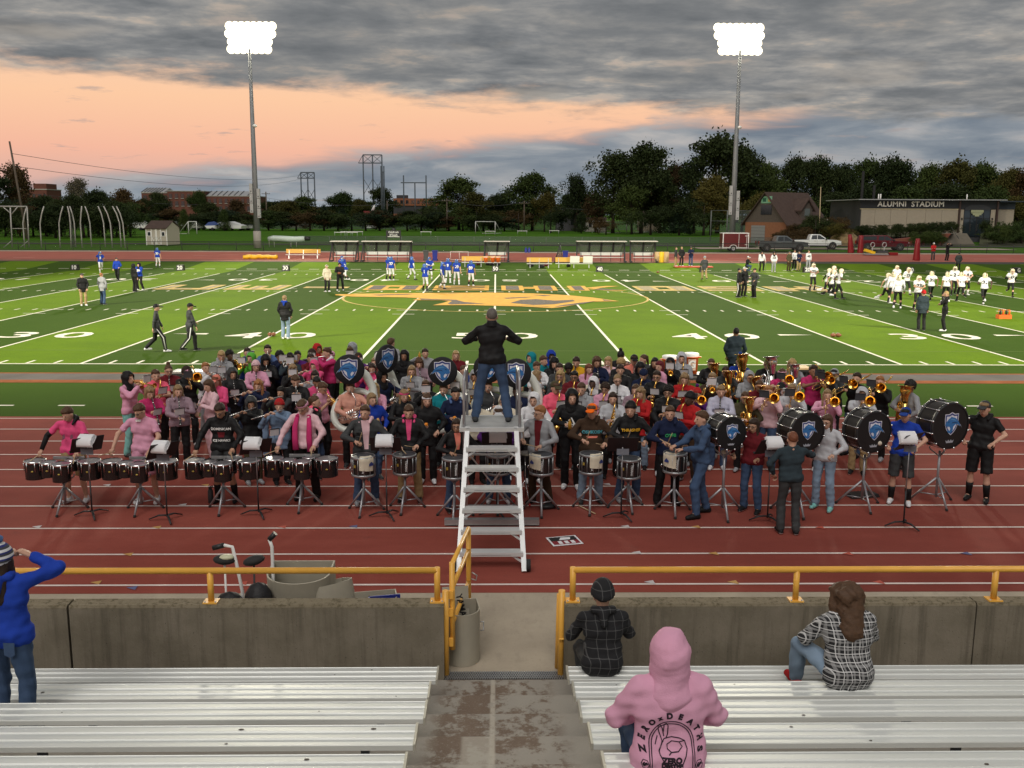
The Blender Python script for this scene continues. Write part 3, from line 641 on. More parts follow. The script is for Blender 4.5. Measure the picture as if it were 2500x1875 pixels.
# ================================================================ fences, poles, wires
CHAIN=bpy.data.materials.new('chain link mesh');CHAIN.use_nodes=True
def _chain(nm,m,col,a):
    nt=m.node_tree;b=nt.nodes['Principled BSDF'];b.inputs['Base Color'].default_value=(*col,1);b.inputs['Alpha'].default_value=a;b.inputs['Roughness'].default_value=.6
_chain('c',CHAIN,(.03,.03,.03),.22)
CHAIN2=bpy.data.materials.new('distant chain link mesh');CHAIN2.use_nodes=True;_chain('d',CHAIN2,(.06,.08,.075),.45)
NETM=bpy.data.materials.new('shelter back netting');NETM.use_nodes=True;_chain('n',NETM,(.06,.065,.06),.62)
def fence(label,x0,x1,Y,h,step,m,pm,r=.035):
    t=thing('chain_link_fence',label,'fence',(0,Y,gz(Y)))
    MB().quad((x0,0,0),(x1,0,0),(x1,0,h),(x0,0,h)).build('wire_mesh',m,t)
    MB().tube([(x0,0,h),(x1,0,h)],r*.8,6).build('top_rail',pm,t);MB().tube([(x0,0,.05),(x1,0,.05)],r*.8,6).build('bottom_rail',pm,t)
    x=x0;g=MB().tube([(0,0,-.1),(0,0,h+.02)],r,6).mesh('post',pm)
    while x<=x1:obj('post',g,t,(x,0,0));x+=step
fence('low black chain-link fence along the far track',-75,75,78.2,1.05,3.05,CHAIN,BLACK)
fence('grey chain-link fence across the back of the practice fields',-170,100,222,2.2,6,CHAIN2,mat('fence post',(.12,.13,.12),.7),.06)
fence('pale chain-link fence along the asphalt path',-28,42,103,1.0,5,CHAIN2,mat('fence post',(.12,.13,.12),.7),.03)
WOODP=mat('weathered pole wood',(.11,.085,.065),.9,0,.2,3)
def upole(u,vt,D,label,arms=1,lean=0.0,r=.14):
    Y=D+CPOS[1];p=at(u,vt,Y);z0=gz(Y);h=p[2]-z0
    t=thing('utility_pole',label,'utility pole',(p[0],Y,z0),0,'wooden utility poles')
    MB().tube([(lean*h,0,0),(0,0,h)],[r*1.25,r*.8],8).build('shaft',WOODP,t)
    for i in range(arms):
        MB().box((0,-.15,h-.6-i*1.2),(2.4,.12,.14)).build('crossarm',WOODP,t);g=MB()
        for x in(-1.1,-.5,.5,1.1):g.lathe([(.05,0),(.06,.12),(.03,.2)],(x,-.15,h-.53-i*1.2),n=6)
        g.build('insulators',mat('grey insulator',(.3,.3,.3),.4),t)
upole(23,345,150,'tall leaning utility pole beside the sparse russet tree',0,.10,.17)
upole(624,470,300,'utility pole behind the far grass, next to the floodlight pole',1,0,.2);upole(649,468,285,'utility pole with crossarm and lamp beside its twin',1,0,.2);upole(1091,484,230,'lone utility pole between broad trees behind the soccer field',1,0,.15);upole(1280,490,228,'utility pole in front of the broad tree near the bungalow',1,0,.15);upole(945,490,290,'short utility pole beside the large pylon',0,0,.2)
PYL=mat('pylon steel',(.10,.12,.14),.7,.3)
def pylon(u0,u1,vt,varm,D,label,braced):
    Y=D+CPOS[1];z0=gz(Y);a=at(u0,vt,Y);b=at(u1,vt,Y);h=a[2]-z0;ha=at(u0,varm,Y)[2]-z0;w=b[0]-a[0]
    t=thing('power_pylon',label,'pylon',((a[0]+b[0])/2,Y,z0),0,'power pylons');r=.05*D/100
    for i in(-1,0,1):MB().tube([(i*w/2,0,0),(i*w/2,0,h if braced or i else ha)],r*1.3,6).build('leg',PYL,t)
    MB().beam((-w/2*(1.0 if braced else 1.25),0,ha),(w/2*(1.0 if braced else 1.05),0,ha),r*2).build('crossarm',PYL,t)
    if braced:
        MB().beam((-w/2,0,h),(w/2,0,h),r*2).build('crossarm',PYL,t);MB().beam((-w/2*1.5,0,ha),(-w/2,0,ha),r*1.6).build('outrigger',PYL,t)
        for(p,q)in[((-1,ha),(0,h)),((-1,h),(0,ha)),((0,ha),(1,h)),((0,h),(1,ha)),((-1,ha*.75),(0,ha*.5)),((-1,ha*.5),(0,ha*.75)),((0,ha*.75),(1,ha*.5)),((0,ha*.5),(1,ha*.75)),((-1.5,ha),(-1,h))]:MB().beam((p[0]*w/2,0,p[1]),(q[0]*w/2,0,q[1]),r*.9).build('brace',PYL,t)
pylon(734,767,421,435,420,'small lattice power pylon far beyond the trees',True);pylon(886,932,378,398,330,'large lattice power pylon with crossed braces',True);pylon(985,1040,428,446,330,'three-legged power pylon frame above the orange brick plant',False);pylon(930,937,405,420,325,'slim twin-pole power mast touching the large pylon',False)
def wires():
    WM=mat('overhead wire',(.09,.09,.10),.7)
    def span(a,b,sag,label):
        n=16;P=[a+(b-a)*i/n-np.array([0,0,sag*4*(i/n)*(1-i/n)])for i in range(n+1)]
        tag(MB().tube(P,.035,4).build('power_line',WM),label,'wire','overhead wires')
    span(at(30,375,118),at(750,425,380),3,'overhead wire running from the leaning utility pole to the small pylon')
    span(at(30,405,118),at(735,437,380),3,'lower overhead wire running from the leaning utility pole to the small pylon')
    span(at(0,465,170),at(610,500,255),1,'overhead wire crossing above the hammer cage trees')
    span(at(624,478,268),at(1091,488,200),2,'overhead wire between the twin poles and the lone utility pole');span(at(1091,488,200),at(1280,492,198),1.2,'overhead wire between the lone utility pole and the bungalow pole');span(at(1280,492,198),at(1560,505,190),1.2,'overhead wire from the bungalow pole into the tall trees')
wires()
# hammer cage
def cage():
    pts=[(405,375,440),(680,655,718),(985,965,1030),(1165,1150,1105),(1240,1215,1140),(1345,1315,1338),(1500,1470,1390),(1725,1695,1605),(1840,1805,1695),(1985,1955,1840),(2050,2010,1905)]
    s=.1492;GM=mat('pale cage pole',(.36,.35,.33),.6,.2);t=thing('hammer_cage','throwing cage of tall pale poles curving inward at their tops','sports cage',(0,0,0))
    for i,(b,m,tp)in enumerate(pts):
        Y=83.5+(2.2 if i in(4,6,7,9)else 0);p0=at(b*s,604,Y);p1=at(m*s,545,Y);p2=at((m+tp)/2*s+(m-tp)*.012,522,Y);p3=at(tp*s,503.5,Y);p0[2]=gz(Y)
        MB().tube([p0,.5*(p0+p1),p1,.55*p1+.45*p2+np.array([(-.0),0,0]),p2,p3],.075,8).build('curved_pole',GM,t)
    a=at(170,510,85.5);b=at(185,604,85.5);MB().add([(a[0],85.5,gz(85)),(b[0],85.5,gz(85)),(b[0]-.3,85.5,a[2]-1),(a[0],85.5,a[2])],[(0,1,2,3)]).build('hanging_net',NETM,t)
    t=thing('cage_gantry','pale steel gantry with braced crossbar beside the throwing cage','sports frame',(0,0,0));Y=84
    za=at(20,504,Y)[2];x0,x1=at(-18,504,Y)[0],at(64,504,Y)[0]
    MB().tube([(x0,Y,za),(x1,Y,za)],.08,8).build('crossbar',GM,t)
    for u,o in((25,0),(66,1.2)):
        p=at(u+5,604,Y+o);q=at(u,506,Y+o);p[2]=gz(Y);MB().tube([p,q],.08,8).build('upright',GM,t)
        if not o:
            for sg in(-1,1):MB().tube([(q[0]+.1,Y,za-.9),(q[0]+sg*.9,Y,za)],.06,6).build('brace',GM,t)
        MB().tube([p+np.array([0,0,.8]),p+np.array([-.9,-.2,0])],.05,6).build('foot_brace',GM,t)
    MB().tube([at(30,558,Y),at(64,558,Y)],.05,6).build('mid_rail',GM,t)
cage()

# ================================================================ buildings
BRICK=mat('red brick',(.155,.060,.042),.9,0,.2,1.5);ORB=mat('orange brick',(.27,.105,.055),.9,0,.15,.6);ROOFB=mat('brown shingle',(.062,.040,.033),.9,0,.25,2.5,.4,8);GLASS=mat('dark window glass',(.02,.025,.03),.08,0,spec=.8);TRIM=mat('pale trim',(.45,.43,.38),.7);SLATE=mat('grey sheet roof',(.33,.34,.35),.5);STUC=mat('tan stucco panel',(.33,.29,.225),.9,0,.06,3,.2,40);NAVYF=mat('dark fascia',(.020,.022,.026),.5);DRK=mat('dark wall cladding',(.045,.045,.05),.8)
def bx(u0,u1,vt,vb,Y):
    a=at(u0,vt,Y);b=at(u1,vb,Y);return a[0],b[0],b[2],a[2]
def far_buildings():
    Y=330;x0,x1,zb,zt=bx(45,118,463,520,Y);t=thing('brick_building','dark red brick block with a square tower, behind the throwing cage','building',((x0+x1)/2,Y,gz(Y)));h=zt-gz(Y);w=x1-x0
    MB().b2((-w/2,0,0),(w/2,12,h)).build('wall',BRICK,t);a0,a1,_,tz=bx(79,115,448,500,Y);MB().b2((a0-(x0+x1)/2,.5,h),(a1-(x0+x1)/2,9,tz-gz(Y))).build('tower',BRICK,t)
    MB().b2((-w/2-.2,-.15,h),(w/2+.2,12,h+.3)).build('coping',TRIM,t)
    for i in range(5):MB().box((-w/2+1.5+i*2.0,-.05,h-2.2),(.9,.2,1.3)).build('window',GLASS,t)
    Y=320
    for(u0,u1,vt,lab,nwin,glz)in[(408,500,467,'brick hall with two rows of dark windows behind the trees',6,0),(500,625,479,'long brick hall wing with a glazed sloping roof',9,1),(340,412,471,'low brick hall wing beside the russet tree',4,1)]:
        x0,x1,zb,zt=bx(u0,u1,vt,530,Y);h=zt-gz(Y);w=x1-x0;t=thing('brick_hall',lab,'building',((x0+x1)/2,Y+(2 if glz else 0),gz(Y)));MB().b2((-w/2,0,0),(w/2,14,h)).build('wall',BRICK,t);MB().b2((-w/2-.1,-.12,h),(w/2+.1,14,h+.25)).build('coping',TRIM,t)
        for r in range(2):
            for i in range(nwin):
                f=MB().box((-w/2+w*(i+.5)/nwin,-.05,h-1.6-r*2.7),(w/nwin*.5,.25,1.6)).build('window',GLASS,t);MB().box((-w/2+w*(i+.5)/nwin,-.08,h-2.5-r*2.7),(w/nwin*.56,.3,.15)).build('sill',TRIM,f)
        if glz:
            MB().prism([(0,h+.25),(7,h+2.0),(14,h+.25)],lambda y,z,d:(d,y,z),-w/2,w/2*.6).build('roof',SLATE,t)
            for i in range(7):MB().beam((-w/2+i*w*.11,-.05,h+.3),(-w/2+i*w*.11,6.9,h+2.05),.2).build('roof_rib',DRK,t)
    Y=330;x0,x1,zb,zt=bx(960,1082,484,530,Y);h=zt-gz(Y);w=x1-x0;t=thing('brick_plant','long orange brick plant behind the three-legged pylon frame','building',((x0+x1)/2,Y,gz(Y)))
    MB().b2((-w/2,0,h*.72),(w/2,14,h)).build('upper_wall',ORB,t);MB().b2((-w/2,.3,0),(w/2,14,h*.72)).build('lower_wall',DRK,t);MB().b2((-w/2,.25,0),(-w/2+8,2,h*.4)).build('brick_bay',ORB,t);MB().b2((-w/2+1,2,h),(-w/2+5,6,h+1.2)).build('roof_unit',DRK,t)
    for i in range(9):MB().box((-w/2+w*(i+.5)/9,-.04,h*.86),(w/9*.45,.2,h*.13)).build('window',GLASS,t)
    # bungalows between the trees
    for(u0,u1,vt,ve,vb,D,lab,wl)in[(1360,1410,512,524,546,240,'grey bungalow with a red-brown roof between the trees',(.11,.11,.12)),(1430,1480,530,536,547,232,'low white garage half hidden by the russet tree',(.40,.38,.34)),(1565,1612,515,527,545,240,'tan house with a grey gable behind the soccer goals',(.20,.165,.12)),(690,745,528,534,552,280,'low cream house behind the olive tree',(.20,.17,.13))]:
        Yh=D+CPOS[1];x0,x1,zb,zt=bx(u0,u1,vt,vb,Yh);ze=at(u0,ve,Yh)[2]-gz(Yh);h=zt-gz(Yh);w=x1-x0;t=thing('house',lab,'house',((x0+x1)/2,Yh,gz(Yh)));MB().b2((-w/2,0,0),(w/2,6,ze)).build('wall',mat('siding '+lab[:9],wl,.85),t)
        MB().prism([(-.5,ze),(3,h),(6.5,ze)],lambda y,z,d:(d,y,z),-w/2-.3,w/2+.3).build('roof',ROOFB,t)
        for i in(-.28,.25):MB().box((w*i,-.03,ze*.55),(w*.14,.12,ze*.35)).build('window',GLASS,t)
    # red and white roadside tower
    p=at(910,530,245);t=thing('roadside_sign_tower','small red and white roadside tower below the large pylon','tower',(p[0],245,gz(245)));MB().box((0,0,1.6),(3.6,3,3.2),0,None,.85).build('base',WHITE,t);MB().box((0,0,3.9),(4.6,3.4,1.6)).build('band',mat('dark red sheet',(.20,.03,.03),.6),t);MB().tube([(0,0,4.6),(.6,0,6.4)],[.5,.2],8).build('finial',WHITE,t)
far_buildings()
def boats():
    R=random.Random(5)
    for i,(u,v,L)in enumerate([(345,547,6),(372,549,5),(403,543,4.5),(425,546,4),(480,553,5),(497,556,4),(560,552,9),(590,553,6),(605,556,4),(520,557,3.5),(548,558,3.5)]):
        Y=196+(i%3)*4;p=at(u,v,Y);cov=[('white',(.6,.61,.62)),('blue',(.06,.10,.30)),('white',(.6,.61,.62)),('grey',(.3,.32,.34))][i%4]
        t=thing('covered_boat','%s covered boat on its trailer in the storage yard by the trees'%cov[0],'boat',(p[0],Y,gz(Y)),R.uniform(-.5,.5),'boats stored beyond the fields')
        MB().prism([(-L/2,1.1),(-L/2+.5,.5),(L/2-.3,.5),(L/2,1.2)],lambda x,z,d:(x,d,z),-.9,.9).build('hull',WHITE,t);MB().prism([(-L/2,1.1),(L/2,1.2),(L*.1,2.1),(-L*.25,1.9)],lambda x,z,d:(x,d,z),-.85,.85).build('cover',mat('boat cover '+cov[0],cov[1],.7),t)
        for s in(-1,1):MB().lathe([(0,-.1),(.35,-.1),(.35,.1),(0,.1)],(0,s*.9,.35),(0,1,0),10).build('wheel',RUBBER,t)
boats()
def shed():
    Y=92;x0,x1,zb,zt=bx(356,411,556,590,Y);t=thing('garden_shed','small beige shed with white crossed double doors and brown roof','shed',(x0,Y,gz(Y)),math.radians(-14));w=(x1-x0)*1.06;dp=2.9;h=zt-gz(Y);pk=at(370,545,Y)[2]-gz(Y)+.15
    SB=mat('beige siding',(.42,.385,.32),.8,0,.05,4)
    MB().prism([(0,.12),(dp,.12),(dp,h),(dp/2,pk),(0,h)],lambda y,z,d:(d,y,z),0,w).build('wall',SB,t)
    g=MB()
    for a,b in(((-.2,h-.12),(dp/2,pk+.1)),((dp/2,pk+.1),(dp+.2,h-.12))):g.prism([(a[0],a[1]),(b[0],b[1]),(b[0],b[1]+.08),(a[0],a[1]+.08)],lambda y,z,d:(d,y,z),-.12,w+.12)
    g.build('roof',ROOFB,t)
    for x in(0,w):MB().box((x,-.01,(h+.1)/2),(.1,.06,h)).build('corner_board',WHITE,t)
    for i,x in enumerate((w/2-.36,w/2+.36)):
        d=MB().box((x,-.03,.12+h*.42),(.68,.05,h*.84)).build('door',SB,t);b=MB();z0,z1=.15,.12+h*.42
        for(p,q)in(((-.3,z0),(.3,z0)),((-.3,z1),(.3,z1)),((-.3,z0),(-.3,z1)),((.3,z0),(.3,z1)),((-.3,z0),(.3,z1)),((.3,z0),(-.3,z1)),((-.3,z1),(-.3,h*.93)),((.3,z1),(.3,h*.93))):b.beam((x+p[0],-.08,p[1]),(x+q[0],-.08,q[1]),.09,.03)
        b.build('door_trim',WHITE,d)
    for x in(.45,w-.45):f=MB().box((x,-.02,h*.66),(.52,.06,.62)).build('window',WHITE,t);MB().box((x,-.06,h*.66),(.36,.03,.46)).build('pane',GLASS,f)
shed()
def field_house():
    Y=108;p=at(1918,572,Y);t=thing('field_house','brick field house with a steep brown gable roof, dormer and grey garage door','building',(p[0],Y,gz(Y)),math.radians(-58));w=7.9;L=8.5;he=at(1918,543,Y)[2]-gz(Y);hr=at(1875,491,Y)[2]-gz(Y)+1.2
    MB().b2((-w,0,0),(0,L,he)).build('wall',mat('field house brick',(.22,.095,.05),.9,0,.12,3),t)
    MB().prism([(-w,he),(0,he),(-w/2,hr)],lambda x,z,d:(x,d,z),.02,L).build('gable',mat('grey brown shingle siding',(.085,.07,.06),.9,0,.15,4),t)
    g=MB()
    for s in(0,1):
        xa=.5 if s else-w-.5;za=he-.5*(hr-he)/(w/2);pl=[(xa,za),(xa,za+.16),(-w/2,hr+.16),(-w/2,hr)];g.prism(pl if s else pl[::-1],lambda x,z,d:(x,d,z),-.45,L+.45)
    g.build('roof',ROOFB,t)
    d=MB().b2((-w*.84,-.04,0),(-w*.50,.05,he*.84)).build('garage_door',mat('grey roller door',(.21,.215,.22),.6),t)
    for i in range(5):MB().b2((-w*.84,-.055,he*.15*(i+.8)),(-w*.50,-.04,he*.15*(i+.8)+.03)).build('door_panel_joint',DRK,d)
    MB().b2((-w*.62,-.05,he+1.1),(-w*.36,.08,he+2.5)).build('window',GLASS,t);s=MB().b2((-w*.62,-.06,he+2.75),(-w*.37,.08,he+3.75)).build('sign_board',mat('green white board',(.20,.42,.28),.6),t);MB().b2((-w*.58,-.075,he+2.95),(-w*.50,-.06,he+3.5)).build('sign_mark',mat('dark green print',(.02,.10,.06),.6),s);MB().b2((-w*.45,-.075,he+2.95),(-w*.40,-.06,he+3.5)).build('sign_mark',mat('gold print',(.5,.4,.1),.6),s)
    # dormer on the visible slope
    dm=MB();zc=he+1.3;dm.prism([(3.6,zc-1.0),(5.9,zc-1.0),(5.9,zc+.6),(4.75,zc+1.9),(3.6,zc+.6)],lambda y,z,d:(d,y,z),-2.6,-.35);do=dm.build('dormer',mat('grey brown shingle siding',(.085,.07,.06),.9),t)
    g=MB();g.prism([(3.2,zc+.25),(4.75,zc+1.95),(6.3,zc+.25),(6.3,zc+.45),(4.75,zc+2.2),(3.2,zc+.45)],lambda y,z,d:(d,y,z),-3.2,-.1);g.build('dormer_roof',ROOFB,do);MB().b2((-.40,4.2,zc-.4),(-.30,5.3,zc+.7)).build('dormer_window',mat('grey window',(.12,.14,.14),.2),do)
    MB().b2((-.05,5.0,.4),(.06,5.7,he*.8)).build('side_door',DRK,t)
field_house()
def stadium_building():
    Y=122;x0=at(2098,560,Y)[0];x1=at(2434,560,Y)[0];zb=at(2300,568,Y)[2];zt=at(2300,489,Y)[2];zf=at(2300,511.5,Y)[2];w=x1-x0;h=zt-zb;hf=zf-zb
    t=thing('stadium_building','long tan stadium building with a dark fascia reading ALUMNI STADIUM','building',(x0,Y,zb));X=lambda u:at(u,540,Y)[0]-x0
    MB().b2((0,.1,-2.5),(w,14,h)).build('core_wall',DRK,t)
    us=[2101,2135,2173,2213,2258,2298,2338]
    for a,b in zip(us[:-1],us[1:]):MB().b2((X(a)+.02,-.04,-.6),(X(b)-.02,.1,hf)).build('wall_panel',STUC,t)
    f=MB().b2((-.15,-.12,hf+.12),(w+.1,.1,h)).build('fascia',NAVYF,t);MB().b2((-.1,-.10,hf),(X(2338),.1,hf+.12)).build('trim_strip',mat('pale yellow trim',(.5,.43,.28),.7),t)
    MB().b2((-.7,-.9,h),(w+.8,14.5,h+.14)).build('roof',SLATE,t)
    for u in(2339,2431):MB().b2((X(u)-.12,-.35,-.6),(X(u)+.12,-.05,h)).build('column',mat('brown steel column',(.05,.03,.025),.6),t)
    for a,b in((2342,2351),(2417,2428)):MB().b2((X(a),-.06,-.6),(X(b),.1,hf)).build('pilaster',STUC,t)
    xa,xb=X(2352),X(2416);e=MB().b2((xa,.0,-.6),(xb,.12,hf+.1)).build('entrance_glazing',mat('entrance glass',(.02,.028,.034),.06,0,spec=.9),t)
    n=20;R=(xb-xa)/2;MB().prism([(xa+R+R*math.cos(math.pi*i/n),hf*.98+.85*math.sin(math.pi*i/n))for i in range(n+1)],lambda x,z,d:(x,d,z),.0,-.18).build('arch_panel',mat('arch grey',(.035,.038,.042),.5),e)
    for i in range(5):MB().b2((xa+(xb-xa)*i/4-.04,-.06,-.6),(xa+(xb-xa)*i/4+.04,.02,hf+.1)).build('mullion',BLACK,e)
    MB().b2((xa,-.05,hf*.62),(xb,.02,hf*.62+.1)).build('transom',BLACK,e)
    for i in(1,2):MB().b2((xa+(xb-xa)*(i/4)+.12,-.09,.9-.6),(xa+(xb-xa)*(i/4)+.2,-.03,1.4)).build('door_handle',CHROME,e)
    c=(xa+xb)/2-.1;zz=hf*.86;cr=MB();LG=mat('pale gold print',(.34,.36,.22),.6)
    cr.b2((c-1.0,-.22,zz+.05),(c+1.0,-.19,zz+.45));cr.b2((c-.7,-.225,zz-.35),(c+.7,-.195,zz+.05));cr.b2((c-.9,-.22,zz-.1),(c+.9,-.185,zz+.1));cr.b2((c-.35,-.22,zz-.55),(c+.35,-.19,zz-.35));cr.build('crest',LG,t)
    text_obj('lettering','ALUMNI  STADIUM',1.12,mat('white sign lettering',(.72,.70,.64),.5),t,face_m(((X(2157)+X(2283))/2,-.17,(hf+.12+h)/2)),.04,.018,'CENTER',1.06,1.07)
    for u in(2159,2164,2378):MB().tube([(X(u),3,h),(X(u),3,h+1.0)],.1,6).build('roof_vent',WHITE,t)
    for u in(2347,2421):MB().box((X(u),-.12,hf*.6),(.2,.15,.3)).build('wall_lamp',BLACK,t)
    # end bay set back to the right
    x2=at(2472,560,Y+3)[0]-x0;MB().b2((w,3,-2),(x2,13,hf+.1)).build('end_bay',STUC,t);MB().b2((w,2.9,hf+.1),(x2+.05,13,h-.2)).build('end_fascia',mat('slate blue fascia',(.03,.04,.055),.5),t);MB().b2((w+.5,2.0,h-.2),(x2+1.6,14,h-.02)).build('end_roof',mat('slate blue fascia',(.03,.04,.055),.5),t)
    # terrace, ramp wall and steps
    YW=104;yb=121.5
    mb=MB();q=[(2072,592),(2180,585),(2322,570),(2300,612),(2072,612)];P3=[at(u,v,YW)for u,v in q];P3[-1][2]=P3[-2][2]=gz(YW)
    k=len(P3);mb.add([tuple(p)for p in P3]+[(p[0],p[1]+1.2,p[2])for p in P3],[tuple(range(k))[::-1]]+[tuple(range(k,2*k))]+[(i,(i+1)%k,k+(i+1)%k,k+i)for i in range(k)])
    tag(mb.build('retaining_wall',mat('terracotta retaining wall',(.20,.062,.042),.9,0,.12,2)),'long terracotta retaining wall sloping up to the stadium steps','wall')
    t2=thing('stadium_steps','pale concrete stair flight leading up to the stadium entrance','steps',(0,0,0));z0,z1=gz(YW),at(2350,570,YW+4)[2];xa=at(2300,600,YW)[0];xb=at(2380,600,YW)[0];n=13
    for i in range(n):
        f=i/n;o=f*1.1;mb=MB();mb.b2((xa+o,YW+f*5,z0),(xb+o,YW+(i+1)/n*5+.02+6*(i==n-1),z0+(z1-z0)*(i+1)/n));mb.build('step',mat('step concrete',(.17,.155,.125),.9,0,.12,3),t2)
    for s in(.5,):
        MB().tube([(xa+(xb-xa)*s,YW,z0+.9),(xa+(xb-xa)*s+1.1,YW+5,z1+.9)],.04,6).build('handrail',BLACK,t2)
    # planted bank in front of the building
    mb=MB();g=[];zbk=zb-.15
    mb.add([(at(2060,600,YW+1.2)[0],YW+1.2,gz(YW)+.6),(at(2325,600,YW+1.2)[0],YW+1.2,at(2322,570,YW)[2]-.05),(at(2330,600,yb)[0],yb,zbk),(at(2060,600,yb)[0],yb,zbk)],[(0,1,2,3)])
    mb.add([(at(2390,600,YW)[0],YW,gz(YW)),(at(2520,600,YW)[0]+6,YW,gz(YW)),(at(2520,600,yb)[0]+6,yb,zbk),(at(2392,600,yb)[0],yb,zbk)],[(0,1,2,3)])
    struct(mb.build('planted_bank',mat('bank soil and mulch',(.06,.065,.03),.95,0,.3,1.5)))
    R=random.Random(9)
    def shrub(x,y,z,w,h,lab,col='dark'):
        o=tag(obj('shrub',None,None,(x,y,z),R.uniform(0,6)),lab,'shrub','shrubs on the banks by the stadium')
        for me,n in zip(TP[5],('foliage','stem')):
            c=obj(n,me,o);c.scale=(w*1.2,w*1.2,h*1.35)
            if n=='foliage':c.material_slots[0].link='OBJECT';c.material_slots[0].material=LM[col];stuff(c)
    for i in range(22):
        u=2085+i*11.5;p=at(u,572-(u-2085)*.045,112);shrub(p[0],112,p[2]-.9,2.2,1.9,'dark hedge shrub in the row along the stadium wall foot')
    for i in range(16):u=R.uniform(2418,2510);y=R.uniform(105,117);f=(y-YW)/(yb-YW);shrub(at(u,590,y)[0],y,gz(YW)+f*(zbk-gz(YW))-.2,R.uniform(2.4,4),R.uniform(1.6,2.8),'spreading green shrub on the bank beside the stadium steps',R.choice(['green','dark','green']))
    for i in range(8):u=2242+i*8;shrub(at(u,600,102)[0],102,gz(102)-.2,2.2,1.9,'low shrub below the terracotta retaining wall','green')
    for i in range(18):u=R.uniform(1915,2070);y=R.uniform(100,108);shrub(at(u,580,y)[0],y,gz(y)-.2+(.9 if 1950<u<2050 else .1),R.uniform(2.8,4.2),R.uniform(1.5,3.0)*(1.15 if u>1960 else .8),'russet green shrub on the mound beside the field house',R.choice(['brown','olive','dark','brown']))
    p=at(2062,578,101);o=tag(MB().ell((0,0,.3),(2.2,1.5,1.7),0,12).build('straw_mound',mat('dry straw',(.22,.16,.08),.95,0,.3,3,.5,9),None,(p[0],101,gz(101))),'dry tan grass mound between the russet shrubs and the stadium','mound')
    # dark outfield fence, flagpole, chimneys, backstop
    tag(MB().b2((at(1985,520,150)[0],150,0),(at(2100,520,150)[0],150.2,at(2000,534,150)[2])).build('dark_outfield_wall',mat('very dark green boards',(.012,.014,.013),.8)),'dark outfield wall with white 330 behind the shrubs','wall');text_obj('distance_number','330',2.0,WHITE,None,face_m((at(2018,545,149.8)[0],149.8,at(2018,545,149.8)[2])));tag(bpy.data.objects[-1]if False else COL.objects['distance_number'],'white 330 distance marking on the dark outfield wall','sign')
    p=at(2002,545,103);q=at(2004,456,103);tag(MB().tube([(p[0],103,gz(103)),(q[0],103,q[2])],[.09,.05],8).build('flagpole',mat('tan pole',(.42,.33,.20),.6)),'bare tan flagpole between field house and stadium','flagpole')
    for u in(2108,2135):p=at(u,418 if u==2108 else 452,140);tag(MB().tube([(p[0],140,gz(140)),(p[0],140,p[2])],.25,8).build('dark_mast',mat('dark mast',(.012,.012,.012),.8)),'dark mast behind the stadium roof, the %s one'%('taller' if u==2108 else 'shorter'),'mast')
    t3=thing('backstop','tall grey baseball backstop frame behind the red trailer','backstop',(0,0,0));SG=mat('backstop steel',(.14,.15,.145),.6,.3)
    Yb=120;xs=[at(u,500,Yb)[0]for u in(1746,1777,1795,1833,1850)];ztb=at(1790,514,Yb)[2]
    for i,x in enumerate(xs):MB().tube([(x,Yb+(0 if 0<i<4 else 2.5),gz(Yb)),(x,Yb+(0 if 0<i<4 else 2.5),ztb)],.09,6).build('upright',SG,t3)
    for f in(0,.33,.66,1):MB().tube([(xs[0],Yb+2.5,ztb*f+gz(Yb)*(1-f)),(xs[1],Yb,ztb*f+gz(Yb)*(1-f)),(xs[3],Yb,ztb*f+gz(Yb)*(1-f)),(xs[4],Yb+2.5,ztb*f+gz(Yb)*(1-f))],.04,5).build('rail',SG,t3)
    MB().quad((xs[1],Yb,gz(Yb)),(xs[3],Yb,gz(Yb)),(xs[3],Yb,ztb),(xs[1],Yb,ztb)).build('wire_mesh',CHAIN2,t3)
stadium_building()
# ================================================================ vehicles
TYRE=mat('tyre rubber',(.022,.022,.022),.85);RIM=mat('alloy rim',(.38,.38,.39),.35,.8);HLG=mat('headlight glass',(.55,.56,.58),.1,0,spec=.8);TLG=mat('tail light red',(.25,.01,.01),.25)
def wheel(parent,x,y,r,w=.26):
    g=MB();g.lathe([(r*.62,-w/2),(r*.94,-w/2),(r,-w*.36),(r,w*.36),(r*.94,w/2),(r*.62,w/2)],(0,0,0),(0,1,0),20);o=g.build('wheel',TYRE,parent,(x,y,r));g=MB();g.lathe([(0,-w*.36),(r*.18,-w*.40),(r*.5,-w*.30),(r*.64,-w*.42)],(0,0,0),(0,1,0),16)
    for i in range(6):a=i*math.pi/3;g.beam((0,-w*.40,0),(r*.6*math.cos(a),-w*.40,r*.6*math.sin(a)),.06,.04)
    rm=g.build('rim',RIM,o)
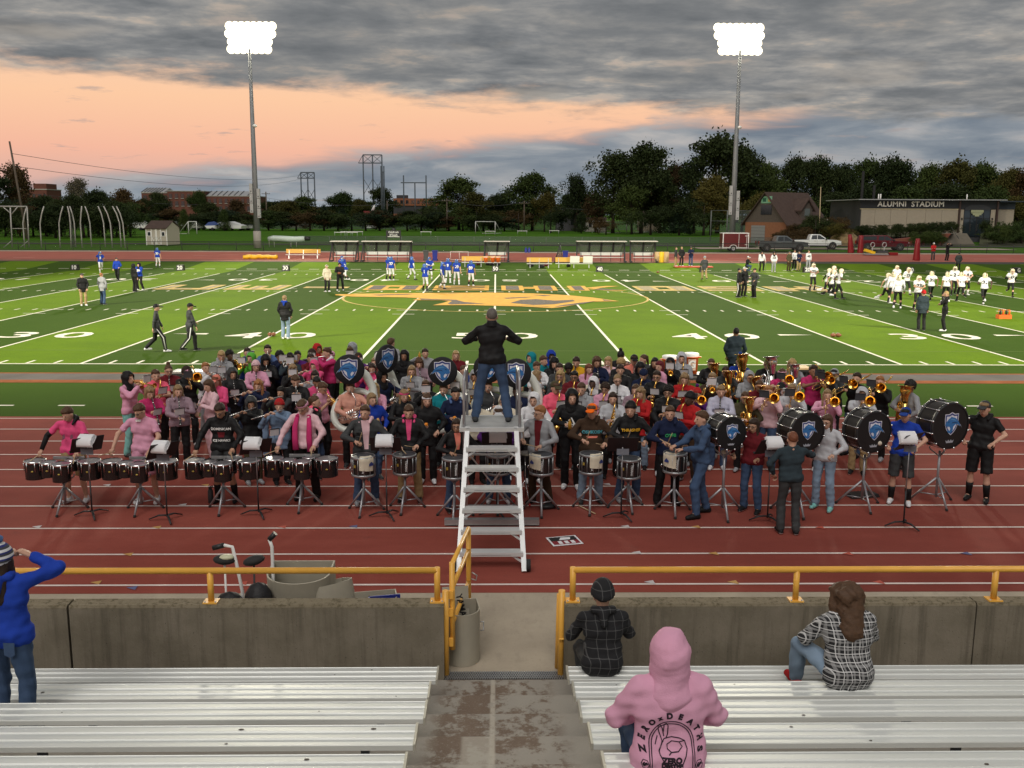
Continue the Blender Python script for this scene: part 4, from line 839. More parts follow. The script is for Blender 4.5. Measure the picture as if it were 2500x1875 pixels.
def pickup(label,paint,x,y,rz,cap=False,L=5.8,s=1.0):
    t=thing('pickup_truck',label,'pickup truck',(x,y,gz(y)),rz,'pickups parked by the far track');W=1.0
    # side profile, truck points to +X, then window band and arches cut by inset pieces
    low=[(-2.9,.62),(-2.86,1.12),(-.75,1.16),(.95,1.17),(2.35,1.12),(2.78,1.02),(2.9,.62),(2.25,.48),(-2.3,.48)]
    MB().prism(low[::-1],lambda a,b,d:(a,d,b),-W,W).build('body',paint,t)
    cab=[(-.95,1.16),(-.80,1.74),(-.6,1.80),(.35,1.80),(1.28,1.17)]
    if cap:cab=[(-2.8,1.12),(-2.6,1.76),(-.6,1.80),(.35,1.80),(1.28,1.17)]
    g=MB();k=len(cab);vs=[(a,sg*(W*(.97-.20*max(0,b-1.16)/.64)),b)for sg in(-1,1)for a,b in cab];g.add(vs,[tuple(range(k)),tuple(range(k,2*k))[::-1]]+[(i,i+k,(i+1)%k+k,(i+1)%k)for i in range(k)]);g.build('cab',paint,t)
    def side(poly,n,m,off=.012):
        for sg in(-1,1):
            q=[(a,sg*(W*(.97-.20*max(0,b-1.16)/.64)+off),b)for a,b in poly];MB().add(q if sg>0 else q[::-1],[tuple(range(len(q)))]).build(n,m,t)
    side([(-.72,1.22),(-.62,1.70),(-.02,1.72),(-.02,1.22)],'rear_window',GLASS);side([(.04,1.22),(.04,1.72),(.32,1.71),(1.02,1.22)],'front_window',GLASS)
    if cap:side([(-2.5,1.26),(-2.4,1.68),(-.9,1.70),(-.95,1.26)],'cap_window',GLASS)
    for sg in(-1,1):
        for a in(-.28,.62):MB().box((a,sg*(W+.01),1.02),(.22,.03,.04)).build('door_handle',CHROME,t)
        for a in(-.02,.98,-.98):MB().box((a,sg*(W+.002),.86),(.015,.006,.6)).build('door_seam',DRK,t)
        MB().box((1.05,sg*(W+.12),1.26),(.16,.22,.20)).build('mirror',BLACK,t);MB().box((2.78,sg*.76,.92),(.16,.36,.20)).build('headlight',HLG,t);MB().box((-2.86,sg*.85,.95),(.1,.22,.42)).build('tail_light',TLG,t)
        MB().box((0,sg*(W-.02),.44),(3.0,.14,.10)).build('side_step',BLACK,t)
    MB().add([(1.27,-.70,1.20),(.42,-.64,1.76),(.42,.64,1.76),(1.27,.70,1.20)],[(0,3,2,1)]).build('windscreen',GLASS,t,(.02,0,.015))
    MB().box((2.88,0,.86),(.08,1.15,.36)).build('grille',BLACK,t);MB().box((2.92,0,.58),(.14,1.9,.18)).build('bumper',CHROME,t);MB().box((-2.92,0,.58),(.14,1.9,.18)).build('bumper',CHROME,t)
    if not cap:MB().box((-1.85,0,1.15),(1.75,1.6,.05)).build('bed_cover',BLACK,t)
    for a in(-1.95,1.85):
        for sg in(-1,1):MB().lathe([(.0,0),(.47,0)],(a,sg*(W+.006),.46),(0,sg,0),20).build('wheel_arch',BLACK,t);wheel(t,a,sg*(W-.10),.41)
    t.scale=(s,s,s)
p=gp(1905,614);pickup('grey pickup truck hitched to the red cargo trailer',mat('grey metallic paint',(.10,.115,.12),.3,.5),at(1905,612,82)[0],81.5,math.radians(-3))
pickup('white pickup truck parked behind the grey one',mat('white car paint',(.62,.64,.65),.3),at(1994,606,87)[0],87.5,math.radians(-8))
pickup('dark red pickup truck with a bed cap beside the red pads',mat('maroon car paint',(.11,.008,.014),.25,.2),at(2152,610,84)[0],84,math.radians(-4),True)
def trailer():
    x=at(1791,612,81.5)[0];t=thing('cargo_trailer','dark red enclosed cargo trailer with white trim hitched to the grey pickup','trailer',(x,81.5,gz(81.5)),math.radians(-2));h0,h1,L=.45,2.05,3.0;RP=mat('trailer red sheet',(.11,.012,.014),.35)
    MB().b2((-L/2,-.95,h0),(L/2,.95,h1)).build('box',RP,t);MB().b2((-L/2-.03,-.98,h1),(L/2+.03,.98,h1+.09)).build('roof_trim',WHITE,t);MB().b2((-L/2-.02,-.98,h0-.08),(L/2+.02,.98,h0+.03)).build('sill_trim',WHITE,t)
    for xx in(-L/2+.04,L/2-.04):MB().b2((xx-.05,-.985,h0),(xx+.05,-.94,h1)).build('corner_trim',WHITE,t)
    d=MB().b2((.38,-.97,h0+.08),(1.25,-.955,h1-.08)).build('side_door',RP,t)
    for xx in(.36,1.27):MB().b2((xx-.02,-.985,h0+.05),(xx+.02,-.955,h1-.05)).build('door_frame',WHITE,d)
    for z in(.75,1.75):MB().b2((1.05,-1.0,z),(1.36,-.97,z+.06)).build('hinge',WHITE,d)
    g=MB()
    for i in range(10):a0=math.pi*i/10;a1=math.pi*(i+1)/10;g.beam((-.25+.46*math.cos(a0),-.97,.34+.42*math.sin(a0)),(-.25+.46*math.cos(a1),-.97,.34+.42*math.sin(a1)),.08,.06)
    g.build('fender',WHITE,t);wheel(t,-.25,-.9,.33,.2);wheel(t,-.25,.9,.33,.2);MB().beam((L/2,0,.45),(L/2+1.1,0,.45),.08).build('hitch',BLACK,t)
trailer()
# ================================================================ far sideline furniture
PLK=mat('white bench plank',(.55,.55,.53),.5);YB=mat('yellow bench plank',(.62,.36,.07),.55);BLU=mat('blue bin plastic',(.012,.022,.20),.45);GRY=mat('grey bin plastic',(.05,.055,.058),.5);ORG=mat('orange cooler plastic',(.72,.13,.02),.45);TAN=mat('tan plastic',(.50,.35,.18),.6);YEL=mat('yellow plastic',(.75,.48,.02),.5);PADR=mat('red vinyl pad',(.20,.008,.012),.45)
def shelter(u0,u1,label,bays):
    Y=62;a=at(u0,632,Y);b=at(u1,632,Y);w=b[0]-a[0];z0=gz(Y);h=at(u0,590,Y)[2]-z0;t=thing('team_shelter',label,'team shelter',((a[0]+b[0])/2,Y,z0),0,'black team shelters along the far track')
    for i in range(bays+1):
        x=-w/2+w*i/bays;MB().beam((x-.12,-.9,0),(x,.55,h-.05),.10,.10).build('slanted_post',BLACK,t)if i in(0,bays)else MB().beam((x,.5,.6),(x+.1,.6,h-.05),.12).build('back_post',BLACK,t)
        if i in(0,bays):MB().beam((x,.6,0),(x,.6,h),.10).build('back_post',BLACK,t)
    MB().quad((-w/2,.66,.75),(w/2,.66,.75),(w/2,.66,h),(-w/2,.66,h)).build('back_netting',NETM,t)
    MB().b2((-w/2-.1,-.5,h),(w/2+.1,.75,h+.07)).build('roof',mat('shelter roof edge',(.5,.46,.42),.6),t)
    MB().b2((-w/2+.3,.32,.62),(w/2-.25,.38,.90)).build('backrest',PLK,t);MB().b2((-w/2+.2,-.12,.40),(w/2-.15,.26,.45)).build('seat',PLK,t)
    for i in range(bays+1):x=-w/2+.4+(w-.8)*i/bays;MB().beam((x,.1,0),(x,.35,.9),.05).build('bench_leg',BLACK,t)
    for x in(-w/2,w/2):MB().b2((x-.06,-.9,.02),(x+.06,.66,.12)).build('skid',BLACK,t)
shelter(811,873,'small black team shelter next to the yellow bench and wide shelter',2);shelter(887,1004,'wide black team shelter behind the blue team, next to the grey bin',4);shelter(1184,1242,'small black team shelter behind the orange coolers on the fifty yard line',2);shelter(1409,1526,'wide black team shelter beside the blue bin and white boards',4);shelter(1540,1601,'small black team shelter next to the tan and yellow bins',2)
def bench(u0,u1,v,Y,label,back=True,legs=3,m=None):
    a=at(u0,v,Y);b=at(u1,v,Y);w=b[0]-a[0];t=thing('sideline_bench',label,'bench',((a[0]+b[0])/2,Y,gz(Y)),0)
    if back:MB().b2((-w/2,.22,.55),(w/2,.27,.95)).build('backrest',m or YB,t)
    MB().b2((-w/2,-.2,.38),(w/2,.12,.43)).build('seat',PLK,t)
    for i in range(legs):x=-w/2+.3+(w-.6)*i/(legs-1);MB().beam((x,-.1,0),(x,-.02,.4),.05).build('leg',STEEL,t);MB().beam((x,.12,0),(x,.25,.9 if back else .4),.05).build('leg',STEEL,t)
    return t,w
bench(698,782,625,65.5,'yellow-backed bench on the far track next to the yellow tarp');bench(1127,1222,643,56.5,'yellow-backed bench carrying the orange coolers');bench(1286,1347,648,55.6,'yellow-backed bench with dark bags under it');bench(1356,1446,646,55.8,'yellow-backed bench with two white boards leaning on it')
for i,u in enumerate((1186,1203,1216)):
    p=at(u,640,56.4);t=thing('orange_cooler','orange drink cooler on the yellow-backed bench at the fifty','cooler',(p[0],56.42,gz(56.4)+.43),0,'orange coolers on the far bench');MB().lathe([(.16,0),(.19,.42),(.20,.44)],(0,0,0),n=14,cap=True).build('tub',ORG,t);MB().lathe([(.21,0),(.21,.06),(.0,.08)],(0,0,.44),n=14).build('lid',mat('cooler lid',(.70,.50,.40),.5),t)
for u,c in((1403,'first'),(1435,'last')):p=at(u,640,55.6);tag(MB().box((0,0,.38),(.85,.03,.62),0,Matrix.Rotation(.25,3,'X')).build('white_board',WHITE,None,(p[0],55.55,gz(55.6)+.42)),'blank white board leaning on the yellow bench, the %s'%('one with a grey scribble' if c=='first' else 'plain one beside the shelter'),'board')
R_=random.Random(21)
for i,(u,v)in enumerate([(1167,647),(1190,647),(1200,648),(1215,648),(1296,651),(1322,654),(1333,650),(1388,652)]):
    p=gp(u,v);c=R_.choice([('dark red',(.10,.01,.012)),('black',(.015,.015,.017)),('black',(.015,.015,.017))]);g=MB();g.ell((0,0,.14),(.34,.2,.17),0,10);g.tube([(-.2,0,.26),(0,0,.38),(.2,0,.26)],.02,5);tag(g.build('gear_bag',mat('bag '+c[0],c[1],.8),None,(p[0],p[1],gz(p[1])),R_.uniform(0,3)),'%s gear bag lying under the far sideline benches'%c[0],'bag','gear bags by the far benches')
def bin_(u,v,Y,m,label,h=1.05):
    p=at(u,v,Y);t=thing('wheeled_bin',label,'bin',(p[0],Y,gz(Y)));MB().box((0,0,h*.45),(.5,.5,h*.88),0,Matrix.Rotation(math.pi,3,'X'),.82).build('tub',m,t);MB().box((0,0,h*.92),(.58,.6,.09)).build('lid',m,t)
    for s in(-.24,.24):MB().lathe([(0,-.03),(.1,-.03),(.1,.03),(0,.03)],(s,.22,.1),(1,0,0),8).build('wheel',RUBBER,t)
bin_(1040,632,63,GRY,'dark grey bin beside the wide team shelter');bin_(1062,632,63,BLU,'blue bin next to the dark grey bin');bin_(1380,632,63,BLU,'blue bin beside the tipped black frame')
for u,m,l in((1604,TAN,'tan upright plastic tub beside the small shelter'),(1614,YEL,'yellow plastic tub between two tan ones'),(1626,TAN,'tan plastic tub next to the three standing men')):
    p=at(u,636,61.5);g=MB();g.lathe([(.24,0),(.27,.5),(.25,1.0),(.0,1.0)],(0,0,0),n=12);tag(g.build('plastic_tub',m,None,(p[0],61.5,gz(61.5))),l,'tub')
def hurdle_frame():
    a=at(1100,632,64);b=at(1143,632,64);w=b[0]-a[0];t=thing('hurdle_frame','pale open tube frame lying against the far track next to the bins','frame',(a[0],64,gz(64)));m=mat('pale pink tube',(.5,.40,.38),.5)
    for z in(.05,.85):MB().tube([(0,0,z),(w,0,z)],.035,6).build('rail',m,t)
    for f in(0,.5,1):MB().tube([(w*f,0,.05),(w*f,0,.85)],.035,6).build('upright',m,t)
    t=thing('kicking_net','tipped black kicking net frame beside the blue bin','frame',(at(1353,634,60)[0],60,gz(60)))
    MB().tube([(0,0,0),(.55,0,1.7)],.05,6).build('upright',BLACK,t);MB().tube([(.9,.4,0),(.55,0,1.7)],.03,6).build('stay',BLACK,t);MB().add([(0,0,.1),(.9,.4,.1),(.55,0,1.65)],[(0,1,2)]).build('net',NETM,t)
    for u in(1284,1292):p=at(u,618,77);t=thing('blue_bottle_jug','blue water jug standing at the far fence','jug',(p[0],77,gz(77)),0,'blue jugs at the far fence');MB().lathe([(.16,0),(.17,.4),(.06,.52),(.05,.6),(0,.6)],n=10).build('jug',BLU,t)
hurdle_frame()
def tarp():
    a=at(594,628,64.6);b=at(677,628,64.6);w=b[0]-a[0];g=MB();n=16;R=random.Random(4);P=[(w*i/n,R.uniform(-.1,.1),.22+R.uniform(-.04,.05))for i in range(n+1)];g.tube(P,[R.uniform(.22,.34)for _ in P],10,squash=.75);tag(g.build('yellow_tarp',mat('yellow vinyl',(.68,.38,.01),.45),None,(a[0],64.6,gz(64.6))),'crumpled roll of yellow tarp lying on the far track','tarp')
    a=at(655,592,88);b=at(757,592,88);w=b[0]-a[0];t=thing('mat_rack','white rolled mat under cover on a pale rack behind the fence','rack',(a[0],88,gz(88)));P=[(w*i/8,0,1.0+.06*math.sin(i))for i in range(9)];MB().tube(P[:-1],[.25,.38,.36,.38,.40,.38,.36,.30],10).build('rolled_mat',mat('white vinyl',(.52,.60,.56),.5),t);MB().tube([P[-2],P[-1]],.25,10).build('mat_end',BLACK,t)
    for f in(.03,.15,.55,.68):MB().tube([(w*f,-.2,0),(w*f,-.2,1.0)],.04,6).build('rack_leg',mat('pale tube',(.4,.4,.36),.5),t)
tarp()
def markers():
    for k in range(-4,5):
        n=50-10*abs(k)
        if k in(1,)or k in(-1,):
            if k==-1:continue
        x=k*10*YD;Y=53.0;z0=gz(Y);t=thing('yard_marker','black foam yard marker numbered %d%s on the far sideline'%(n,'' if n==50 else(' on the blue team\'s half' if k<0 else ' on the white team\'s half')),'yard marker',(x,Y,z0),0,'foam yard markers');MB().box((0,0,.24),(.62,.55,.48),0,None,.86).build('foam_block',BLACK,t)
        text_obj('numeral',str(n),.46,mat('white marker print',(.8,.8,.76),.6),t,face_m((0,-.275,.24),0,-.13),.004,.012)
    p=at(2482,658,53);t=thing('yard_marker','black foam yard marker with a G for the goal line','yard marker',(p[0],53,gz(53)),.3,'foam yard markers');MB().box((0,0,.24),(.62,.55,.48),0,None,.86).build('foam_block',BLACK,t);text_obj('numeral','G',.46,mat('white marker print',(.8,.8,.76),.6),t,face_m((0,-.275,.24),0,-.13),.004,.012)
markers()
def pads():
    for u,v,h,lean,lab in((2077,618,2.1,.12,'leaning slightly behind the maroon pickup'),(2100,618,2.0,0,'upright in front of the maroon pickup'),(2237,636,2.2,0,'alone at the edge of the far track')):
        p=gp(u,v);tag(MB().tube([(0,0,0),(0,0,.1),(-lean*h*.6,0,h*.75),(-lean*h,0,h)],[.34,.36,.24,.20],14).build('blocking_pad',PADR,None,(p[0],p[1],gz(p[1]))),'tall tapered red blocking pad standing %s'%lab,'blocking pad','red blocking pads')
    p=at(2138,618,74);t=thing('training_sled','low training sled with yellow pad and two ring handles','sled',(p[0],74,gz(74)));MB().box((0,0,.12),(2.6,.8,.12)).build('frame',STEEL,t);MB().box((-.7,0,.42),(1.1,.6,.3),0,Matrix.Rotation(.3,3,'Y')).build('pad',YEL,t);MB().box((.7,0,.40),(1.1,.6,.25)).build('pad',GRY,t);MB().box((1.9,0,.18),(.9,.6,.3)).build('pad',PADR,t)
    for x in(-.4,.9):MB().tube([(x+.22*math.cos(a),0,1.15+.26*math.sin(a))for a in np.linspace(0,6.28,13)],.05,6).build('ring_handle',STEEL,t);MB().tube([(x,0,.2),(x,0,.9)],.04,6).build('upright',STEEL,t)
pads()
def goals():
    GM=mat('white goal tube',(.62,.62,.60),.5)
    for u0,u1,vt,vb,dp,lab,D in((1161,1209,541,569,16,'white soccer goal standing on the far grass',205),(1446,1498,540,562,16,'white soccer goal in front of the tall trees',215),(1530,1580,540,560,14,'white soccer goal stored beside another',225),(461,481,541,575,-24,'narrow soccer goal seen end-on behind the shed',190)):
        Y=D+CPOS[1];a=at(u0,vb,Y);b=at(u1,vb,Y);z0=gz(Y);h=at(u0,vt,Y)[2]-z0;c=at(u1+dp,vb,Y+3);d=at(u0+dp,vb,Y+3);t=thing('soccer_goal',lab,'soccer goal',(0,0,0),0,'soccer goals')
        for q in(a,b):MB().tube([(q[0],Y,z0),(q[0],Y,z0+h)],.09,6).build('goal_post',GM,t)
        MB().tube([(a[0],Y,z0+h),(b[0],Y,z0+h)],.09,6).build('crossbar',GM,t)
        for q,e in((a,d),(b,c)):MB().tube([(q[0],Y,z0+h),(e[0],Y+3,z0)],.06,6).build('back_stay',GM,t)
        MB().tube([(d[0],Y+3,z0),(c[0],Y+3,z0)],.05,6).build('ground_bar',GM,t)
    for i,u in enumerate((1548,1605,1622)):
        p=at(u,562,190);t=thing('stacked_frame','pale hooked frame of the goal stack by the tall trees','frame',(p[0],190,gz(190)),0,'stacked goal frames');MB().tube([(0,0,0),(0,0,2.2),(1.2,0,1.2)],.07,6).build('hook',GM,t)
    for u in(1575,1600,1625,1650,1670):p=at(u,560,188);t=thing('bleacher_section','low grey folded bleacher section stored on the far grass','bleacher',(p[0],188,gz(188)),0,'folded bleachers on the far grass');[MB().box((0,i*.3,.25+i*.22),(2.0,.25,.06)).build('plank',STEEL,t)for i in range(3)];[MB().box((s,.3,.3),(.06,.7,.6)).build('frame',STEEL,t)for s in(-.8,.8)]
    for u,v in((830,582),(845,580),(860,582),(873,580),(1040,580),(1197,578),(1275,577),(1353,576)):
        p=gp(u,v);t=thing('track_hurdle','pale track hurdle left standing on the far grass','hurdle',(p[0],p[1],gz(p[1])),0,'hurdles on the far grass');MB().box((0,0,1.0),(1.9,.06,.1)).build('bar',WHITE,t);[MB().tube([(s,.5,0),(s,0,.02),(s,0,1.0)],.03,5).build('leg',STEEL,t)for s in(-.85,.85)]
    # sign board on two posts
    Y=96;a=at(944,590,Y);b=at(978,590,Y);zt=at(960,562,Y)[2]-gz(Y);zb=at(960,580,Y)[2]-gz(Y);w=b[0]-a[0];t=thing('field_sign','black field sign on two posts with white lettering and an arched crest','sign',((a[0]+b[0])/2,Y,gz(Y)))
    MB().b2((-w/2,0,zb),(w/2,.1,zt)).build('panel',BLACK,t);[MB().beam((s*w/2,.05,0),(s*w/2,.05,zt),.12).build('post',BLACK,t)for s in(-1,1)];MB().lathe([(0,0),(.32,0),(.32,.08),(0,.08)],(0,.09,zt),(0,-1,0),14).build('crest',BLACK,t)
    WL=mat('white marker print',(.8,.8,.76),.6);text_obj('lettering','OshKosh',.36,WL,t,face_m((0,-.01,zt-.26)),.004,.006);text_obj('lettering',"B'Gosh",.36,WL,t,face_m((0,-.01,zt-.62)),.004,.006);MB().b2((-w*.42,-.012,zb+.08),(w*.42,-.002,zb+.16)).build('small_print',WL,t)
goals()
# ================================================================ figures: smooth solids meshed by surface nets
def cone(P,a,b,ra,rb):
    a=np.asarray(a,np.float32);b=np.asarray(b,np.float32);ba=b-a;L=max(float(ba@ba),1e-9)
    h=np.clip(((P-a)@ba)/L,0,1);return np.linalg.norm(P-a-h[...,None]*ba,axis=-1)-(ra+(rb-ra)*h)
def ellp(P,c,r):
    q=(P-np.asarray(c,np.float32))/np.asarray(r,np.float32);return(np.linalg.norm(q,axis=-1)-1)*min(r)
def smin(a,b,k):
    h=np.clip(.5+.5*(b-a)/k,0,1);return b+(a-b)*h-k*h*(1-h)
def smax(a,b,k):return-smin(-a,-b,k)
def smins(ds,k):
    d=ds[0]
    for e in ds[1:]:d=smin(d,e,k)
    return d
def nets(f,lo,hi,h):
    lo=np.asarray(lo,np.float32);n=np.ceil((np.asarray(hi)-lo)/h).astype(int)+1
    ax=[lo[i]+h*np.arange(n[i],dtype=np.float32)for i in range(3)];P=np.stack(np.meshgrid(*ax,indexing='ij'),-1);S=f(P).astype(np.float32)
    S[0]=S[-1]=1;S[:,0]=S[:,-1]=1;S[:,:,0]=S[:,:,-1]=1
    I=S<0;cs=[(i,j,k)for i in(0,1)for j in(0,1)for k in(0,1)];sl=lambda c:tuple(slice(o,n[i]-1+o)for i,o in enumerate(c))
    cnt=sum(I[sl(c)].astype(np.int8)for c in cs);act=(cnt>0)&(cnt<8);idx=-np.ones(act.shape,np.int64);A=np.argwhere(act);idx[act]=np.arange(len(A))
    acc=np.zeros((len(A),3),np.float32);w=np.zeros(len(A),np.float32)
    for c in cs:
        for axx in range(3):
            if c[axx]:continue
            d=list(c);d[axx]=1;s0=S[sl(c)][act];s1=S[sl(tuple(d))][act];m=(s0<0)!=(s1<0);t=np.where(m,s0/np.where(s0==s1,1,s0-s1),0);p=np.tile(np.array(c,np.float32),(len(A),1));p[:,axx]=t;acc+=p*m[:,None];w+=m
    V=lo+h*(A+acc/w[:,None]);F=[]
    for axx in range(3):
        o1,o2=[(1,2),(2,0),(0,1)][axx];a=[slice(None)]*3;a[axx]=slice(0,n[axx]-1);b=[slice(None)]*3;b[axx]=slice(1,n[axx]);s0=I[tuple(a)];s1=I[tuple(b)];E=np.argwhere(s0!=s1);flip=s0[tuple(E.T)]
        def g(d1,d2):q=E.copy();q[:,o1]-=d1;q[:,o2]-=d2;return idx[tuple(q.T)]
        Q=np.stack([g(0,0),g(1,0),g(1,1),g(0,1)],1);Q=np.where(flip[:,None],Q[:,::-1],Q)[:,::-1]if False else np.where(flip[:,None],Q,Q[:,::-1]);F.append(Q)
    return V,np.concatenate(F)
class Geo:
    """vertex/quad soup with a material index per face, joined into one mesh"""
    def __init__(s):s.V=[];s.F=[];s.M=[];s.n=0
    def add(s,V,F,mi=0):
        V=np.asarray(V,np.float32);F=np.asarray(F)
        if F.shape[1]==3:F=np.concatenate([F,F[:,2:]],1)
        s.V.append(V);s.F.append(F+s.n);s.M.append(np.full(len(F),mi));s.n+=len(V);return s
    def mb(s,m,mi=None):
        V=np.array(m.v);q=[]
        for f in m.f:
            if len(f)==3:q.append((*f,f[2]))
            elif len(f)==4:q.append(f)
            else:q+=[(f[0],f[i],f[i+1],f[i+1])for i in range(1,len(f)-1)]
        return s.add(V,np.array(q),0 if mi is None else mi)
    def mesh(s,name,nm,xf=None):
        V=np.concatenate(s.V);F=np.concatenate(s.F);M=np.concatenate(s.M)
        if xf is not None:V=V@np.array(xf)[:3,:3].T+np.array(xf)[:3,3]
        me=bpy.data.meshes.new(name);tri=F[:,2]==F[:,3];cnt=np.where(tri,3,4);st=np.concatenate([[0],np.cumsum(cnt)[:-1]]);keep=np.ones(F.shape,bool);keep[:,3]=~tri
        me.vertices.add(len(V));me.vertices.foreach_set('co',V.astype(np.float32).ravel());li=F[keep].astype(np.int32);me.loops.add(len(li));me.loops.foreach_set('vertex_index',li);me.polygons.add(len(F));me.polygons.foreach_set('loop_start',st.astype(np.int32))
        for _ in range(nm):me.materials.append(None)
        me.polygons.foreach_set('material_index',M.astype(np.int32));me.polygons.foreach_set('use_smooth',np.ones(len(F),bool));me.update();me.validate();return me
def wrinkle(P,amp,f,seed):
    r=np.random.default_rng(seed);d=0
    for i in range(4):
        k=r.normal(size=3)*f*(1+.6*i);d=d+np.sin(P@k.astype(np.float32)+r.uniform(0,6))*amp/(1+.5*i)
    return d.astype(np.float32)

# ---------------------------------------------------------------- head, hair and hats (head-local, face toward -Y)
def sd_skull(P):
    d=smin(ellp(P,(0,.012,.03),(.077,.096,.098)),ellp(P,(0,-.022,-.035),(.058,.068,.085)),.04)
    d=smin(d,cone(P,(0,.015,-.06),(0,.015,-.15),.050,.054),.03);d=smin(d,cone(P,(0,-.098,.012),(0,-.112,-.026),.010,.016),.016)
    for s in(-1,1):d=smin(d,ellp(P,(s*.080,.010,-.005),(.012,.022,.032)),.008);d=np.maximum(d,-(ellp(P,(s*.032,-.108,.014),(.022,.020,.013))))
    d=smin(d,ellp(P,(0,-.088,-.062),(.026,.012,.012)),.01)
    return d
_head={}
def head_geo(h=.010):
    if h in _head:return _head[h]
    V,F=nets(sd_skull,(-.11,-.14,-.21),(.11,.13,.15),h);g=[(V,F,0)]
    m=MB()
    for s in(-1,1):m.ell((s*.032,-.0865,.013),(.014,.008,.008),0,8)
    e=Geo().mb(m);g.append((e.V[0],e.F[0],1));m=MB();m.ell((0,-.094,-.063),(.021,.006,.006),0,8);e=Geo().mb(m);g.append((e.V[0],e.F[0],2))
    _head[h]=g;return g
def ridge(P,amp):return(np.sin(P[...,0]*210+3*np.sin(P[...,2]*40))+np.sin(P[...,1]*170+P[...,2]*90))*amp
def zt(P,a=.010,b=-.62):return a+b*P[...,1]
HAIR={}
def hair_fn(kind):
    cap=lambda P,e=0.0:smax(ellp(P,(0,.020,.040),(.086+e,.104+e,.106+e))+ridge(P,.0022),zt(P)-P[...,2],.030)
    def fringe(P):return smin(cap(P),smax(ellp(P,(0,-.022,.086),(.079,.075,.048))+ridge(P,.002),.062-P[...,2]+.012*np.sin(P[...,0]*70),.02),.012)
    def drape(P,ln,w=.085):
        q=P*np.array([1,1.35,1],np.float32);d=cone(q,(0,.07,.03),(0,.12,-ln),w,w*.82)
        for s in(-1,1):d=smin(d,cone(P,(s*.075,.01,.02),(s*.088,-.01,-ln*.92),.026,.030),.03)
        return d+ridge(P,.003)
    def long(P):return smin(smin(cap(P,.004),fringe(P),.01),np.maximum(drape(P,.30),-ellp(P,(0,-.07,-.08),(.072,.09,.15))),.02)
    if kind=='short':return fringe,(-.12,-.13,-.11),(.12,.15,.17)
    if kind=='buzz':return(lambda P:np.maximum(ellp(P,(0,.016,.036),(.081,.100,.102)),zt(P,.012)-P[...,2])),(-.1,-.12,-.1),(.1,.13,.16)
    if kind=='curly':return(lambda P:smax(ellp(P,(0,.018,.045),(.106,.116,.118))+wrinkle(P,.007,60,3),zt(P,-.004,-.55)-P[...,2],.03)),(-.14,-.14,-.12),(.14,.16,.18)
    if kind=='long':return long,(-.15,-.14,-.42),(.15,.22,.17)
    if kind=='wavy':return(lambda P:long(P)+wrinkle(P,.007,45,5)-.006),(-.16,-.15,-.42),(.16,.23,.18)
    if kind=='bun':return(lambda P:smin(cap(P),ellp(P,(0,.045,.165),(.045,.045,.042))+ridge(P,.002),.012)),(-.12,-.13,-.11),(.12,.15,.23)
    if kind=='tail':return(lambda P:smin(cap(P),cone(P,(0,.11,.06),(0,.155,-.20),.040,.018)+ridge(P,.002),.02)),(-.12,-.13,-.25),(.12,.22,.17)
    if kind=='beanie':return(lambda P:smin(np.maximum(ellp(P,(0,.018,.055),(.097,.115,.118))+np.sin(P[...,0]*300)*.0012,.042-.35*P[...,1]-P[...,2]),np.maximum(np.abs(ellp(P,(0,.018,.045),(.098,.116,.12))-.001)-.005,np.abs(P[...,2]-.056+.30*P[...,1])-.026),.008)),(-.13,-.14,-.06),(.13,.16,.20)
    if kind=='pom':return(lambda P:ellp(P,(0,.03,.205),(.042,.042,.040))+wrinkle(P,.003,120,8)),(-.06,-.03,.14),(.06,.09,.26)
    if kind=='cap':return(lambda P:smin(np.maximum(ellp(P,(0,.016,.045),(.094,.112,.108)),.038-.22*P[...,1]-P[...,2]),np.maximum(np.maximum(ellp(P,(0,-.135,.050),(.078,.085,.030)),-P[...,2]+.044+.20*P[...,1]+.028),P[...,2]-.062-.20*(P[...,1]+.135)-.018),.006)),(-.12,-.25,-.03),(.12,.15,.18)
    if kind=='hood':
        def hood(P):
            d=smin(ellp(P,(0,.028,.030),(.118,.138,.145)),cone(P*np.array([.82,1,1],np.float32),(0,.03,-.10),(0,.03,-.20),.095,.115),.05)+wrinkle(P,.003,30,9)
            q=P*np.array([1.18,1,.86],np.float32);return np.maximum(d,-cone(q,(0,-.06,.000),(0,-.4,-.01),.086,.10))
        return hood,(-.17,-.17,-.30),(.17,.20,.20)
    if kind=='down':return(lambda P:np.maximum(smins([cone(P,(-.09,-.06,-.150),(-.088,.06,-.105),.022,.036),cone(P,(.09,-.06,-.150),(.088,.06,-.105),.022,.036),cone(P,(-.085,.075,-.11),(.085,.075,-.11),.038,.038),cone(P,(0,.10,-.13),(0,.14,-.24),.055,.030)],.03),-.5+0*P[...,0])),(-.18,-.10,-.36),(.18,.20,-.07)
    if kind=='band':return(lambda P:np.maximum(np.abs(ellp(P,(0,.016,.038),(.089,.108,.115)))-.007,np.abs(P[...,2]-.062+.15*P[...,1])-.024)),(-.12,-.13,-.0),(.12,.15,.13)
    if kind=='helmet':
        def helm(P):
            d=smin(ellp(P,(0,.022,.032),(.118,.140,.132)),cone(P,(-.05,.05,-.07),(.05,.05,-.07),.080,.080),.05);q=P*np.array([1,1,.92],np.float32);return np.maximum(d,-cone(q,(0,-.08,-.040),(0,-.4,-.045),.088,.098))
        return helm,(-.15,-.16,-.18),(.15,.20,.19)
    if kind=='wearcap':return None
def head_part(kind,h=None):
    if kind in HAIR:return HAIR[kind]
    f,lo,hi=hair_fn(kind);V,F=nets(f,lo,hi,h or(.0115 if kind not in('hood','helmet','long','wavy')else .0135));HAIR[kind]=Geo().add(V,F).mesh(kind,1);return HAIR[kind]
_misc={}
